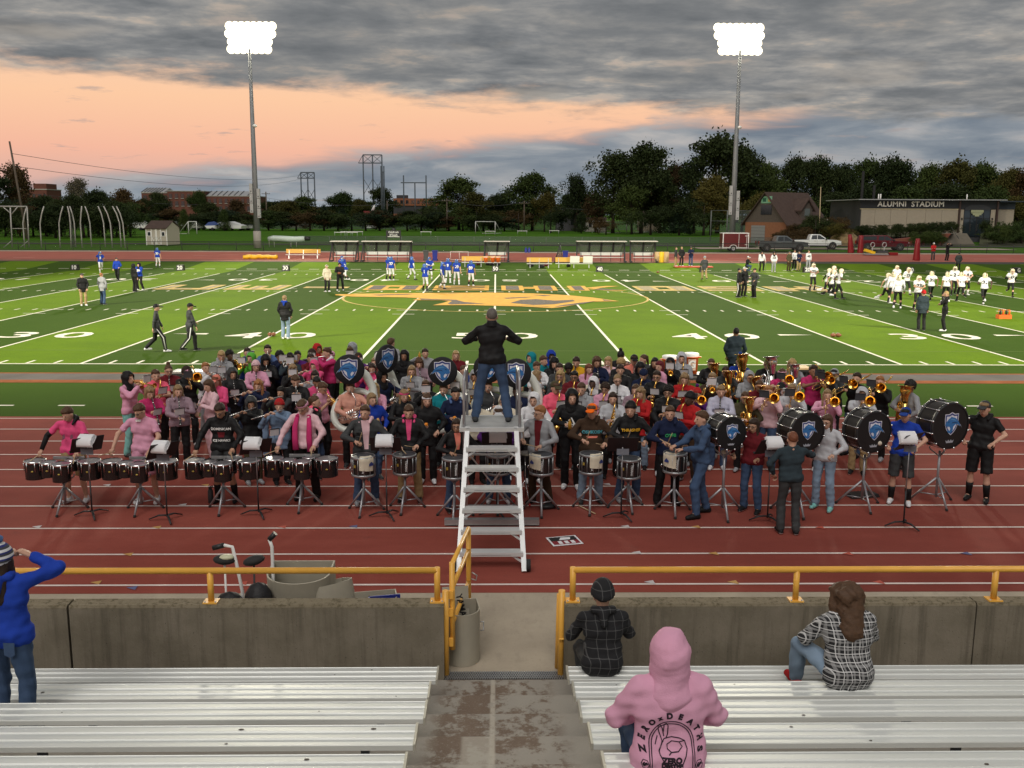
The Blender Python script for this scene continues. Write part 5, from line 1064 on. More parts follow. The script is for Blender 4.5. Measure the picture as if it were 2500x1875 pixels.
def misc(kind):
    if kind in _misc:return _misc[kind]
    m=MB()
    if kind=='glasses':
        for s in(-1,1):m.tube([(s*.032+.025*math.cos(a),-.112+.012*abs(math.cos(a)),.012+.019*math.sin(a))for a in np.linspace(0,2*math.pi,11)],.0042,5);m.tube([(s*.058,-.100,.015),(s*.082,.005,.010)],.0035,4)
        m.tube([(-.009,-.114,.014),(.009,-.114,.014)],.0035,4)
    if kind=='facemask':
        for z,w in((-.045,.078),(-.075,.082),(-.105,.07)):m.tube([(-w,-.07,z+.012),(-w*.75,-.145,z),(0,-.172,z-.002),(w*.75,-.145,z),(w,-.07,z+.012)],.0065,5)
        for s in(-1,1):m.tube([(s*.032,-.168,-.04),(s*.03,-.165,-.108)],.0065,5)
    if kind=='stripe':m.tube([(0,.022+.143*math.sin(a),.032+.137*math.cos(a))for a in np.linspace(-1.0,1.9,14)],.016,6,squash=.5)
    _misc[kind]=m.mesh(kind,[None]);return _misc[kind]

# ---------------------------------------------------------------- bodies
def ik(a,b,l1,l2,hint):
    a=np.array(a,float);b=np.array(b,float);d=b-a;L=np.linalg.norm(d);L2=min(max(L,abs(l1-l2)+.01),l1+l2-.002);u=d/L;b=a+u*L2
    x=(l1*l1-l2*l2+L2*L2)/(2*L2);r=math.sqrt(max(l1*l1-x*x,1e-6));h=np.array(hint,float);h=h-(h@u)*u;h/=max(np.linalg.norm(h),1e-6);return a+u*x+h*r,b
class Pose:
    """joints of one figure 1.75 m tall, facing -Y; R is the figure's own right hand (-X)"""
    def __init__(s,R=(-.24,-.06,.78),L=(.24,-.06,.78),feet=((-.11,.02),(.11,-.02)),fz=(0,0),lean=0.0,leanx=0.0,head=(0,0),hipz=.95,hip=(0,0),eR=(-.6,.7,-.3),eL=(.6,.7,-.3),kn=((-.1,-1,0),(.1,-1,0)),grip=0,toe=None,twist=0.0,hz=0.0,pads=False,hem=0.0,bag=0.0):
        s.pads=pads;s.hem=hem;s.bag=bag;s.hipc=np.array([hip[0],hip[1],hipz]);s.lean=lean;s.leanx=leanx;dz=hipz-.95;s.dz=dz
        sp=lambda z,x=0,y=0:np.array([hip[0]+x+leanx*(z-.95),hip[1]+y+lean*(z-.95),z+dz])
        s.sp=sp;ct,st=math.cos(twist),math.sin(twist);s.sh=[sp(1.425,-.185*ct,-.185*st),sp(1.425,.185*ct,.185*st)];s.neck=sp(1.46,0,.012)
        tgt=[np.array(R,float),np.array(L,float)]
        s.el=[];s.wr=[]
        for i,(t,e)in enumerate(zip(tgt,(eR,eL))):e_,w_=ik(s.sh[i],t,.285,.255,e);s.el.append(e_);s.wr.append(w_)
        s.hp=[s.hipc+np.array([-.092,0,0]),s.hipc+np.array([.092,0,0])];s.kn=[];s.an=[];s.toe=[]
        for i in(0,1):
            a=np.array([feet[i][0],feet[i][1]+.03,fz[i]+.085]);k,an=ik(s.hp[i],a,.44,.435,kn[i]);s.kn.append(k);s.an.append(an);td=np.array(toe[i]if toe else((-.12 if i==0 else .12),-1,0),float);td/=np.linalg.norm(td);s.toe.append(td)
        s.hd=Matrix.Translation(sp(1.603+hz,0,-.015-.0014*max(0,head[1])))@Matrix.Rotation(math.radians(head[0]),4,'Z')@Matrix.Rotation(math.radians(head[1]),4,'X')
        s.cache={}
    def torso(s,P,inf,parts=('pel','waist','chest','sh')):
        q=P-np.array([s.hipc[0],s.hipc[1],s.dz],np.float32);z=q[...,2];q=np.stack([(q[...,0]-s.leanx*(z-.95)),(q[...,1]-s.lean*(z-.95))/.68,z],-1);g=.022 if inf>0 else 0;big=.03 if s.pads else 0
        return smins([cone(q,(-.055-g,0,.94),(.055+g,0,.94),.108+inf,.108+inf),cone(q,(-.03-1.6*g,-.01,1.10),(.03+1.6*g,-.01,1.10),.112+inf,.112+inf),cone(q,(-.075,0,1.29),(.075,0,1.29),.118+inf,.118+inf),cone(q,(-.135-big,.01,1.405+big*.5),(.135+big,.01,1.405+big*.5),.062+inf*.8+big,.062+inf*.8+big),cone(q,(-.13,.01,1.425),(0,.01,1.47),.045+inf*.5,.055+inf*.5),cone(q,(.13,.01,1.425),(0,.01,1.47),.045+inf*.5,.055+inf*.5),cone(q,(0,.005,1.40),(0,.005,1.455 if inf<0 else 1.50),.075+inf*.5,.062+inf*.9)],.055)
    def box(s,pts,m):p=np.array(pts);return p.min(0)-m,p.max(0)+m
    def part(s,kind,h=.019):
        key=(kind,h)
        if key in s.cache:return s.cache[key]
        sh,el,wr,hp,kn,an=s.sh,s.el,s.wr,s.hp,s.kn,s.an
        if kind=='body':
            def f(P):
                d=s.torso(P,-.048)
                for i in(0,1):d=smins([d,cone(P,sh[i],el[i],.040,.037),cone(P,el[i],wr[i],.040,.027),cone(P,hp[i],kn[i],.074,.050),cone(P,kn[i],kn[i]*.6+an[i]*.4,.048,.050),cone(P,kn[i]*.6+an[i]*.4,an[i],.050,.034),cone(P,an[i],an[i]+s.toe[i]*.12-np.array([0,0,.045]),.035,.03)],.022)
                return d
            lo,hi=s.box(sh+el+wr+hp+kn+an+[s.neck+np.array([0,0,.06])],.13);g=Geo();V,F=nets(f,lo,hi,h);g.add(V,F)
            M4=np.array(s.hd)
            for V,F,mi in head_geo():g.add(V@M4[:3,:3].T+M4[:3,3],F,mi)
            for i in(0,1):
                d=wr[i]-el[i];d/=np.linalg.norm(d);g.mb(hand(wr[i],d,-1 if i==0 else 1))
            me=g.mesh('body',3)
        elif kind in('long','tee','jersey','coat'):
            sd=hash(id(s))%97;e={'long':.016,'tee':.008,'jersey':.008,'coat':.022}[kind];hem={'long':.90,'tee':.88,'jersey':.90,'coat':.74}[kind]+s.hem
            def f(P):
                d=s.torso(P,e+s.bag);d=smin(d,cone(P,hp[0]+np.array([0,0,.02]),hp[1]+np.array([0,0,.02]),.116+s.bag,.116+s.bag),.04)
                if kind=='coat':d=smin(d,cone((P-np.array([s.hipc[0],s.hipc[1],s.dz],np.float32))*np.array([1,1.4,1],np.float32),(0,0,.70),(0,0,.95),.19,.16),.05)
                z=P[...,2]-s.dz;d=np.maximum(d,z-1.515)
                for i in(0,1):
                    a=[cone(P,sh[i]*.94+el[i]*.06,el[i],.060+(.024 if s.pads else 0)+s.bag*.5,.055+s.bag*.4)]
                    if kind in('long','coat'):a+=[cone(P,el[i],el[i]*.08+wr[i]*.92,.055+s.bag*.4,.041+s.bag*.3)]
                    dd=smins(a,.02)
                    if kind in('tee','jersey'):
                        t=((P-sh[i].astype(np.float32))@(el[i]-sh[i]).astype(np.float32))/float(((el[i]-sh[i])**2).sum());dd=np.maximum(dd,(t-(.72 if kind=='tee' else .62))*.28)
                    d=smin(d,dd,.035)
                d=d+wrinkle(P,.0055,26,1)+.003*np.sin(P[...,2]*70+14*P[...,0]);return np.maximum(d,hem-z)if hem>.5 or s.dz>-.2 else np.maximum(d,hem-z)
            lo,hi=s.box(sh+el+wr+[s.sp(.72),s.sp(1.5)],.15);lo[:2]=np.minimum(lo[:2],s.hipc[:2]-.27);hi[:2]=np.maximum(hi[:2],s.hipc[:2]+.27);V,F=nets(f,lo,hi,h);me=Geo().add(V,F).mesh(kind,1)
        elif kind in('sleeve0','sleeve1'):
            g=Geo()
            for i in(0,1):
                if i!=int(kind[-1]):continue
                m=MB();m.tube([sh[i]*.55+el[i]*.45,el[i]*.96+sh[i]*.04,el[i],el[i]*.9+wr[i]*.1,wr[i]],[.054,.050,.049,.047,.036],10);g.mb(m)
            me=g.mesh('sleeves',1)
        elif kind in('pants','shorts','knickers'):
            k_={'pants':(.098,.074,.066),'shorts':(.102,.098,.1),'knickers':(.092,.064,.05)}[kind]
            def f(P):
                tz=P[...,2]-s.dz-1.02;d=np.maximum(s.torso(P,-.008),tz)
                for i in(0,1):
                    e=an[i]if kind=='pants' else(kn[i]if kind=='shorts' else kn[i]*.78+an[i]*.22);a=[cone(P,hp[i],kn[i],k_[0],k_[1])]
                    if kind=='pants':a.append(cone(P,kn[i],e+(kn[i]-e)*.03,k_[1],k_[2]))
                    if kind=='knickers':a.append(cone(P,kn[i],e,k_[1],k_[2]+.01))
                    dd=smins(a,.02)
                    if kind=='shorts':t=((P-hp[i].astype(np.float32))@(kn[i]-hp[i]).astype(np.float32))/float(((kn[i]-hp[i])**2).sum());dd=np.maximum(dd,(t-1.0)*.44)
                    if kind=='knickers':t=((P-kn[i].astype(np.float32))@(an[i]-kn[i]).astype(np.float32))/float(((an[i]-kn[i])**2).sum());dd=np.maximum(dd,(t-.22)*.43)
                    d=smin(d,dd,.02)if i==0 else np.minimum(d,smin(np.maximum(s.torso(P,-.008),tz),dd,.02))
                return d+wrinkle(P,.005,24,2)
            lo,hi=s.box(hp+kn+an+[s.sp(1.04)],.14);lo[:2]=np.minimum(lo[:2],s.hipc[:2]-.2);hi[:2]=np.maximum(hi[:2],s.hipc[:2]+.2);V,F=nets(f,lo,hi,h);me=Geo().add(V,F).mesh(kind,1)
        elif kind in('shoe0','shoe1'):
            i=int(kind[-1]);a=an[i];t=s.toe[i];z=np.array([0,0,1.0])
            heel=a-z*.045-t*.035;to=a-z*.050+t*.165;mid=a-z*.040+t*.06
            def f(P):return np.maximum(smins([cone(P,heel,mid,.043,.044),cone(P,mid,to,.044,.036),cone(P,a+z*.01,heel,.045,.040)],.02),(a[2]-.085)-P[...,2])
            lo,hi=s.box([heel,to,a],.07);V,F=nets(f,lo,hi,.0125)
            g=Geo().add(V,F);c=V[F].mean(1);g.M[0]=np.where(c[:,2]<a[2]-.085+.022,1,0);me=g.mesh('shoe',2)
        elif kind in('sock0','sock1'):
            i=int(kind[-1]);m=MB();m.tube([an[i]-np.array([0,0,.02]),an[i]*.6+kn[i]*.4,an[i]*.45+kn[i]*.55],[.045,.058,.060],10);me=m.mesh('sock',[None])
        s.cache[key]=me;return me
def hand(w,d,side):
    """palm with four unequal curled fingers and a thumb from the side of the palm"""
    m=MB();d=Vector(d);u=Vector((0,0,1));x=d.cross(u)
    if x.length<.2:x=Vector((side,0,0))-d*d.x*side
    x.normalize();n=x.cross(d);w=Vector(w)
    if n.z>0:n=-n
    m.tube([w-d*.01,w+d*.03,w+d*.085],[.024,.036,.038],8,squash=.55)
    for j,(o,L)in enumerate(((-.027,.062),(-.009,.072),(.009,.068),(.026,.052))):
        b=w+d*.085+x*o;m.tube([b-d*.012,b+d*L*.42,b+d*L*.62+n*L*.42,b+d*L*.35+n*L*.80],[.0098,.0092,.0085,.0070],6)
    b=w+d*.030+x*(-.034*side);m.tube([b,b+d*.03-x*side*.02+n*.012,b+d*.055-x*side*.012+n*.03],[.0125,.011,.008],6)
    return m
POSES={}
def pose(name):
    if name not in POSES:POSES[name]=Pose(**PSPEC[name])
    return POSES[name]
PSPEC={
    'stand':dict(),'stand2':dict(R=(-.22,-.10,.82),L=(.25,.0,.78),head=(25,4),feet=((-.13,.03),(.12,-.06))),'pockets':dict(R=(-.20,-.10,.92),L=(.20,-.10,.92),eR=(-1,.5,0),eL=(1,.5,0)),'cross':dict(R=(.06,-.20,1.20),L=(-.06,-.22,1.16),eR=(-1,-.2,-.5),eL=(1,-.2,-.5)),
    'tpt':dict(R=(-.045,-.30,1.47),L=(.045,-.27,1.46),eR=(-.8,.2,-.8),eL=(.8,.2,-.8),head=(0,-2)),'tptdown':dict(R=(-.045,-.22,1.34),L=(.045,-.20,1.34),eR=(-.8,.2,-.6),eL=(.8,.2,-.6),head=(0,20)),
    'clar':dict(R=(-.02,-.30,1.10),L=(.03,-.24,1.24),eR=(-.9,.3,-.3),eL=(.9,.3,-.3),head=(0,14)),'clar2':dict(R=(-.02,-.31,1.13),L=(.03,-.25,1.26),eR=(-.9,.3,-.3),eL=(.9,.3,-.3),head=(8,6),feet=((-.14,.0),(.10,.05))),
    'flute':dict(R=(-.36,-.19,1.40),L=(-.14,-.22,1.47),eR=(-.4,.5,-.9),eL=(.9,-.3,-.6),head=(-16,10)),'flute2':dict(R=(-.33,-.21,1.44),L=(-.12,-.22,1.49),eR=(-.4,.5,-.9),eL=(.9,-.3,-.6),head=(-22,4)),
    'sax':dict(R=(-.14,-.20,.98),L=(-.05,-.26,1.22),eR=(-.9,.4,-.2),eL=(.9,.0,-.4),head=(0,8)),'sax2':dict(R=(-.13,-.20,1.00),L=(-.05,-.26,1.23),eR=(-.9,.4,-.2),eL=(.9,.0,-.4),head=(-14,2),feet=((-.15,-.03),(.12,.05))),
    'tbn':dict(R=(-.06,-.50,1.40),L=(.08,-.20,1.47),eR=(-.9,.1,-.6),eL=(.9,.1,-.8),head=(0,0)),'tbn2':dict(R=(-.07,-.42,1.42),L=(.08,-.20,1.48),eR=(-.9,.1,-.6),eL=(.9,.1,-.8),head=(6,-4),feet=((-.16,.02),(.13,-.03))),
    'euph':dict(R=(-.02,-.26,1.20),L=(.20,-.20,1.06),eR=(-1,.2,-.2),eL=(1,.3,-.2),head=(4,2)),'sousa':dict(R=(-.06,-.30,1.12),L=(.20,-.26,1.26),eR=(-1,.2,-.3),eL=(1,.1,-.5),head=(-8,0)),
    'hold':dict(R=(-.10,-.28,1.20),L=(.20,-.16,1.05),eR=(-.9,.3,-.5),eL=(.9,.5,-.3),head=(8,4)),'hold2':dict(R=(-.09,-.27,1.27),L=(.11,-.27,1.24),eR=(-.9,.3,-.5),eL=(.9,.3,-.5),head=(-18,2)),'holdup':dict(R=(-.22,-.22,1.52),L=(.22,-.04,.80),eR=(-.8,.3,-.6),head=(10,0)),
    'snare':dict(R=(-.17,-.30,1.10),L=(.17,-.30,1.10),eR=(-1,.4,-.3),eL=(1,.4,-.3),head=(0,14),feet=((-.16,.02),(.16,.02))),'snare2':dict(R=(-.20,-.26,1.18),L=(.19,-.29,1.13),eR=(-1,.4,-.3),eL=(1,.4,-.3),head=(-24,4),feet=((-.16,.02),(.16,.02))),
    'tenor':dict(R=(-.42,-.26,1.02),L=(.20,-.28,1.00),eR=(-1,.3,0),eL=(1,.4,-.2),head=(-22,24),lean=-.08,feet=((-.15,.02),(.15,.02))),'tenor2':dict(R=(-.36,-.30,1.00),L=(.24,-.28,1.02),eR=(-1,.3,0),eL=(1,.4,-.2),head=(-8,26),lean=-.07,feet=((-.15,.02),(.15,.02))),
    'bass':dict(R=(-.26,-.28,1.12),L=(.22,-.26,1.10),eR=(-1,.5,-.2),eL=(1,.5,-.2),head=(-10,4),feet=((-.14,.03),(.15,-.03))),
    'conduct':dict(R=(-.24,-.26,1.22),L=(.24,-.26,1.22),eR=(-.9,.15,-.55),eL=(.9,.15,-.55),head=(0,6),feet=((-.25,.0),(.25,.0)),hipz=.925),
    'instruct':dict(R=(-.10,-.40,1.16),L=(.10,-.36,1.14),eR=(-.7,.6,-.4),eL=(.7,.6,-.4),head=(0,2),feet=((-.14,.18),(.13,-.14)),hipz=.93),'turner':dict(R=(-.20,-.34,1.38),L=(.26,-.10,1.0),eR=(-1,-.1,-.5),eL=(1,.4,0),head=(0,10),feet=((-.12,.02),(.13,-.03))),
    'walk':dict(R=(-.25,.12,.82),L=(.24,-.20,.84),feet=((-.09,-.30),(.09,.34)),fz=(0,.07),hipz=.90,lean=-.05,head=(0,4)),'walk2':dict(R=(-.24,-.18,.86),L=(.20,-.24,1.02),feet=((-.09,.30),(.09,-.22)),fz=(.06,0),hipz=.92,lean=-.04,head=(10,14)),
    'run':dict(R=(-.22,-.30,1.12),L=(.26,.22,.98),feet=((-.09,.46),(.09,-.32)),fz=(.30,0),hipz=.90,lean=-.22,head=(0,-4),pads=True,kn=((0,-1,.2),(0,-1,.2))),'run2':dict(R=(-.26,.20,.98),L=(.20,-.34,1.10),feet=((-.09,-.30),(.09,.50)),fz=(0,.22),hipz=.90,lean=-.16,head=(12,-2),pads=True),'fbstand':dict(R=(-.30,-.04,.80),L=(.30,-.04,.80),pads=True,feet=((-.17,.03),(.17,-.03)),hipz=.935,eR=(-1,.5,0),eL=(1,.5,0)),'fbhands':dict(R=(-.05,-.28,1.16),L=(.05,-.30,1.12),pads=True,feet=((-.18,-.02),(.17,.05)),hipz=.93,eR=(-1,.1,-.3),eL=(1,.1,-.3)),'fbpoint':dict(R=(-.66,-.10,1.36),L=(.10,-.26,1.20),pads=True,feet=((-.20,.08),(.22,-.10)),hipz=.92,eR=(-.3,.6,-.6),eL=(1,.1,-.3),head=(-40,0)),'fblow':dict(R=(-.20,-.34,.86),L=(.20,-.30,.90),pads=True,feet=((-.22,-.20),(.18,.42)),fz=(0,.04),hipz=.80,lean=-.50,head=(0,-20),eR=(-1,.2,0),eL=(1,.2,0)),'fbstep':dict(R=(-.28,-.12,.88),L=(.28,.10,.86),pads=True,feet=((-.15,-.22),(.16,.24)),fz=(0,.05),hipz=.91,lean=-.06,head=(-10,0),eR=(-1,.5,0),eL=(1,.5,0)),
    'kneel':dict(R=(-.10,-.36,.86),L=(.14,-.34,.84),feet=((-.12,-.30),(.12,.42)),fz=(0,.02),hipz=.52,lean=-.10,head=(10,10)),
    'crutch':dict(R=(-.30,-.16,.86),L=(.30,-.16,.86),feet=((-.10,.05),(.10,-.26)),fz=(0,.08),hipz=.93,pads=True,eR=(-1,.6,0),eL=(1,.6,0)),
    'film':dict(R=(-.10,-.30,1.62),L=(.10,-.30,1.60),eR=(-1,.0,-.3),eL=(1,.0,-.3),head=(0,-2)),'armsup':dict(R=(-.12,-.16,1.62),L=(.22,-.10,1.60),eR=(-1,-.2,.2),eL=(1,-.2,.2),head=(-6,0)),
}
SKIN={'f':(.56,.33,.235),'t':(.46,.26,.17),'m':(.30,.155,.095),'d':(.085,.045,.030)}
HCOL={'blond':(.40,.27,.12),'dblond':(.26,.17,.085),'brown':(.085,.045,.024),'dbrown':(.035,.02,.013),'black':(.012,.010,.009),'ginger':(.33,.145,.055),'auburn':(.17,.06,.03),'red':(.13,.015,.022),'grey':(.13,.115,.10)}
CC={'pink':(.68,.33,.46),'ltpink':(.72,.48,.52),'hotpink':(.74,.085,.23),'neon':(.90,.13,.22),'magenta':(.52,.035,.15),'coral':(.76,.23,.17),'peach':(.66,.33,.25),'red':(.42,.018,.020),'maroon':(.14,.014,.020),'black':(.012,.012,.013),'charcoal':(.045,.048,.050),'navy':(.012,.018,.050),'blue':(.020,.055,.26),'royal':(.015,.05,.36),'slate':(.09,.15,.32),'denim':(.16,.23,.34),'grey':(.30,.31,.33),'ltgrey':(.48,.49,.52),'white':(.70,.70,.72),'cream':(.62,.56,.44),'green':(.11,.44,.05),'purple':(.09,.02,.16),'teal':(.01,.22,.26),'aqua':(.20,.48,.45),'yellow':(.68,.36,.02),'brown':(.052,.030,.018),'lilac':(.30,.21,.25),'lav':(.50,.50,.62),'olive':(.075,.065,.035),'khaki':(.36,.26,.13),'orange':(.92,.16,.01),'jeans':(.050,.085,.16),'ltjeans':(.22,.30,.40),'darkteal':(.030,.045,.055)}
CW={'ltpink':'pale pink','hotpink':'hot pink','neon':'neon pink','ltgrey':'light grey','slate':'slate blue','lav':'pale lavender','royal':'bright blue','ltjeans':'faded denim','darkteal':'dark teal','dblond':'dark blond','dbrown':'dark brown','aqua':'aqua'}
cw=lambda c:CW.get(c,c)
def cloth(c,r=.9):return mat('cloth '+c,CC[c],r,0,.10,9.0,.18,90.0,.2)
def skinm(k):return mat('skin '+k,SKIN[k],.55,0,.06,25,spec=.35)
EYEM=mat('dark eyes',(.03,.02,.015),.3);LIP={k:mat('lips '+k,tuple(np.array(v)*np.array([.75,.5,.5])),.5)for k,v in SKIN.items()}
def hairm(c):return mat('hair '+c,HCOL[c],.6,0,.25,30,.3,120,.3)
TOPN={'long':'sweatshirt','tee':'shirt','jersey':'jersey','coat':'coat'}
def person(p,rz,ps,scale,label,top=('long','black'),legs=('pants','black'),shoes=('black','white'),skin='f',head=('short','brown'),extra=(),group=None,cat='person',h=.019,socks=None):
    t=tag(obj('person',None,None,p,rz),label,cat,group);t.scale=(scale,scale,scale);P=pose(ps)if isinstance(ps,str)else ps
    obj('body',P.part('body',h),t,mats=[skinm(skin),EYEM,LIP[skin]]);obj(TOPN[top[0]],P.part(top[0],h),t,mats=[cloth(top[1])]);obj('trousers' if legs[0]=='pants' else 'shorts',P.part(legs[0],h),t,mats=[cloth(legs[1])])
    for i in(0,1):
        obj('shoe',P.part('shoe%d'%i),t,mats=[cloth(shoes[0],.6),cloth(shoes[1],.6)])
        if socks:obj('sock',P.part('sock%d'%i),t,mats=[cloth(socks)])
    def hp(kind,m,nm,rz_=0,dz=0):
        o=obj(nm,head_part(kind),t,mats=[m]);o.matrix_local=P.hd@Matrix.Rotation(rz_,4,'Z')@Matrix.Translation((0,0,dz));return o
    if head:hp(head[0],hairm(head[1]),'hair')
    for e in extra:
        k,_,c=e.partition(':')
        if k in('beanie','hood','down','band','cap','bcap'):hp('cap' if k=='bcap' else k,cloth(c),{'down':'folded_hood','band':'headband','bcap':'cap'}.get(k,k),math.pi if k=='bcap' else 0)
        elif k=='pom':hp('pom',cloth(c),'pompom')
        elif k in('glasses',):o=obj('glasses',misc('glasses'),t,mats=[BLACK]);o.matrix_local=P.hd
        elif k=='helmet':
            hm=hp('helmet',mat('helmet '+c,CC[c]if c in CC else(.7,.6,.4),.2,0,spec=.6),'helmet')
            o=obj('facemask',misc('facemask'),hm,mats=[mat('facemask '+c,(.55,.50,.42)if c!='royal' else(.35,.4,.55),.4)])
            st=obj('helmet_stripe',misc('stripe'),hm,mats=[mat('stripe '+c,(.10,.07,.02)if c!='royal' else(.5,.55,.65),.4)])
    return t,P
# ================================================================ instruments (built in the player's frame, player 1.75 m facing -Y)
BRASS=mat('lacquered brass',(.83,.52,.14),.20,1.0);SILV=mat('silver plate',(.80,.80,.78),.16,1.0);EBONY=mat('black ebonite',(.015,.014,.014),.35);FIBW=mat('white fibreglass',(.66,.68,.62),.3,0,.03,4);CARD=mat('music page',(.68,.67,.69),.7,0,.06,12);CARDD=mat('dark folder',(.055,.060,.07),.6);DARKIN=mat('bell interior shade brass',(.35,.20,.05),.35,1.0)
_INS={}
def bell(m,c,ax,r0,r1,L,n=18,mi=0):
    prof=[(r0,-L),(r0*1.25,-L*.6),(r0*1.9,-L*.28),(r1*.62,-L*.10),(r1*.86,-L*.03),(r1,0)]
    m.lathe(prof,c,ax,n,mi);m.lathe([(r1,0),(r1*.84,-L*.035),(r1*.58,-L*.11),(r0*1.6,-L*.30),(r0*.9,-L*.55),(0,-L*.56)],c,ax,n,mi);m.tube([Vector(c)+(Vector(ax).normalized().orthogonal().normalized()*math.cos(a)+Vector(ax).normalized().cross(Vector(ax).normalized().orthogonal().normalized())*math.sin(a))*r1 for a in np.linspace(0,2*math.pi,n+1)],r1*.03,5,mi)
def card(m,c,tilt=.25,w=.185,h=.145,yaw=0.0):
    R=Matrix.Rotation(yaw,3,'Z')@Matrix.Rotation(tilt,3,'X');m.box(c,(w,.006,h),0,R);m.box(Vector(c)+R@Vector((0,-.004,h/2)),(w+.012,.012,.012),1,R);m.box(Vector(c)+R@Vector((w/2,-.004,0)),(.008,.01,h),1,R)
def ins_parts(kind):
    if kind in _INS:return _INS[kind]
    out=[]
    k=kind.split('-')[0]
    if k in('tpt','tptdown'):
        o=Vector((0,-.125,1.570))if k=='tpt' else Vector((0,-.135,1.52));f=Vector((0,-1,-.12 if k=='tpt' else-.95)).normalized();x=Vector((1,0,0));u=x.cross(f)
        if u.z<0:u=-u
        q=lambda a,b,c=0:o+f*a+u*b+x*c
        m=MB();m.lathe([(.013,0),(.006,.04),(.005,.09)],o,f,8);m.tube([q(.07,0,-.018),q(.42,0,-.018),q(.455,-.02,-.018),q(.46,-.05,-.018),q(.44,-.075,-.018),q(.20,-.075,-.018)],.0075,6);m.tube([q(.12,-.075,.018),q(.08,-.06,.018),q(.07,-.035,.018),q(.09,-.005,.018),q(.36,-.0,.018)],.009,6);out.append(('tubing',m,0));m=MB();bell(m,q(.54,0,.018),f,.010,.062,.20);out.append(('bell',m,0));m=MB()
        for i in range(3):m.tube([q(.20+.032*i,-.11,0),q(.20+.032*i,.045,0)],.0125,8);m.tube([q(.20+.032*i,.045,0),q(.20+.032*i,.075,0)],.005,6)
        out.append(('valves',m,0));cpos=q(.36,.12);ct=.15
    elif k=='clar':
        o=Vector((0,-.125,1.535));f=Vector((0,-.52,-.855)).normalized();m=MB();m.tube([o,o+f*.06,o+f*.12,o+f*.50,o+f*.56,o+f*.615],[.008,.013,.014,.014,.018,.032],10);out.append(('body',m,'eb'));m=MB()
        for a in(.13,.18,.235,.29,.35,.40,.45,.50):m.ell(o+f*a+Vector((0,-.014,.006)),(.010,.007,.010),0,6)
        m.tube([o+f*.16+Vector((.013,-.01,0)),o+f*.48+Vector((.013,-.01,0))],.0035,5);m.lathe([(.0150,-.006),(.0165,0),(.0150,.006)],o+f*.125,f,10);m.lathe([(.033,-.004),(.034,.002)],o+f*.614,f,10);out.append(('keywork',m,'s'));cpos=o+f*.33+Vector((0,-.11,.02));ct=.3
    elif k in('flute',):
        a=Vector((.06,-.155,1.56));b=Vector((-.60,-.20,1.43));d=(b-a).normalized();m=MB();m.tube([a,b],.0105,8);out.append(('tube',m,0));m=MB()
        for i in range(9):m.lathe([(.0,.017),(.010,.017),(.010,.010)],a+d*(.24+.042*i),(0,-.5,.9),8)
        m.ell(a+d*.09+Vector((0,0,.010)),(.02,.012,.006),0,8);out.append(('keywork',m,0));cpos=Vector((-.20,-.42,1.18));ct=.2
    elif k=='sax':
        m=MB();m.tube([(0,-.125,1.555),(0,-.16,1.555)],[.009,.012],8);out.append(('mouthpiece',m,'eb'));m=MB();m.tube([(0,-.155,1.555),(0,-.20,1.565),(-.01,-.245,1.54),(-.025,-.26,1.47),(-.07,-.26,1.27),(-.125,-.265,1.03),(-.155,-.27,.88),(-.165,-.285,.815),(-.16,-.33,.785),(-.145,-.37,.81),(-.135,-.385,.87),(-.12,-.40,.97)],[.010,.011,.013,.016,.024,.033,.040,.044,.046,.047,.048,.054],10);out.append(('body',m,0));m=MB();bell(m,(-.105,-.43,1.09),(.15,-.55,.83),.052,.078,.14);out.append(('bell',m,0));m=MB()
        for i in range(9):t=i/8;c=Vector((-.045,-.265,1.42)).lerp(Vector((-.15,-.27,.90)),t);m.lathe([(0,.008),(.016+.012*t,.008),(.016+.012*t,0)],c+Vector((.02,-.035-.012*t,0)),(.3,-1,.1),8)
        m.tube([(-.02,-.285,1.42),(-.13,-.31,.92)],.004,5);m.tube([(0,-.285,1.40),(-.10,-.315,.93)],.004,5);out.append(('keywork',m,0));cpos=Vector((-.03,-.36,1.36));ct=.3
    elif k=='tbn':
        m=MB();f=Vector((0,-1,-.10)).normalized();o=Vector((0,-.125,1.57));m.lathe([(.015,0),(.008,.05),(.006,.09)],o,f,8);s=Vector((0,0,-.085));E_=.82;m.tube([o+f*.07,o+f*E_,o+f*(E_+.04)+s*.5,o+f*E_+s,o+f*.16+s],.0085,6);m.tube([o+f*.44,o+f*.44+s],.006,6);m.tube([o+f*.13,o+f*.13+s],.008,6);out.append(('slide',m,0));m=MB();m.tube([o+f*.14+s,Vector((.05,-.24,1.50)),Vector((.09,-.16,1.57)),Vector((.10,.30,1.64)),Vector((.105,.36,1.67)),Vector((.13,.37,1.69)),Vector((.15,.33,1.69)),Vector((.155,-.10,1.64))],[.0085,.009,.009,.010,.012,.013,.013,.014],7);out.append(('tuning_slide',m,0));m=MB();bell(m,(.16,-.52,1.585),(0,-1,-.10),.014,.105,.45,22);out.append(('bell',m,0));cpos=Vector((-.02,-.55,1.66));ct=.2
    elif k in('euph','tuba'):
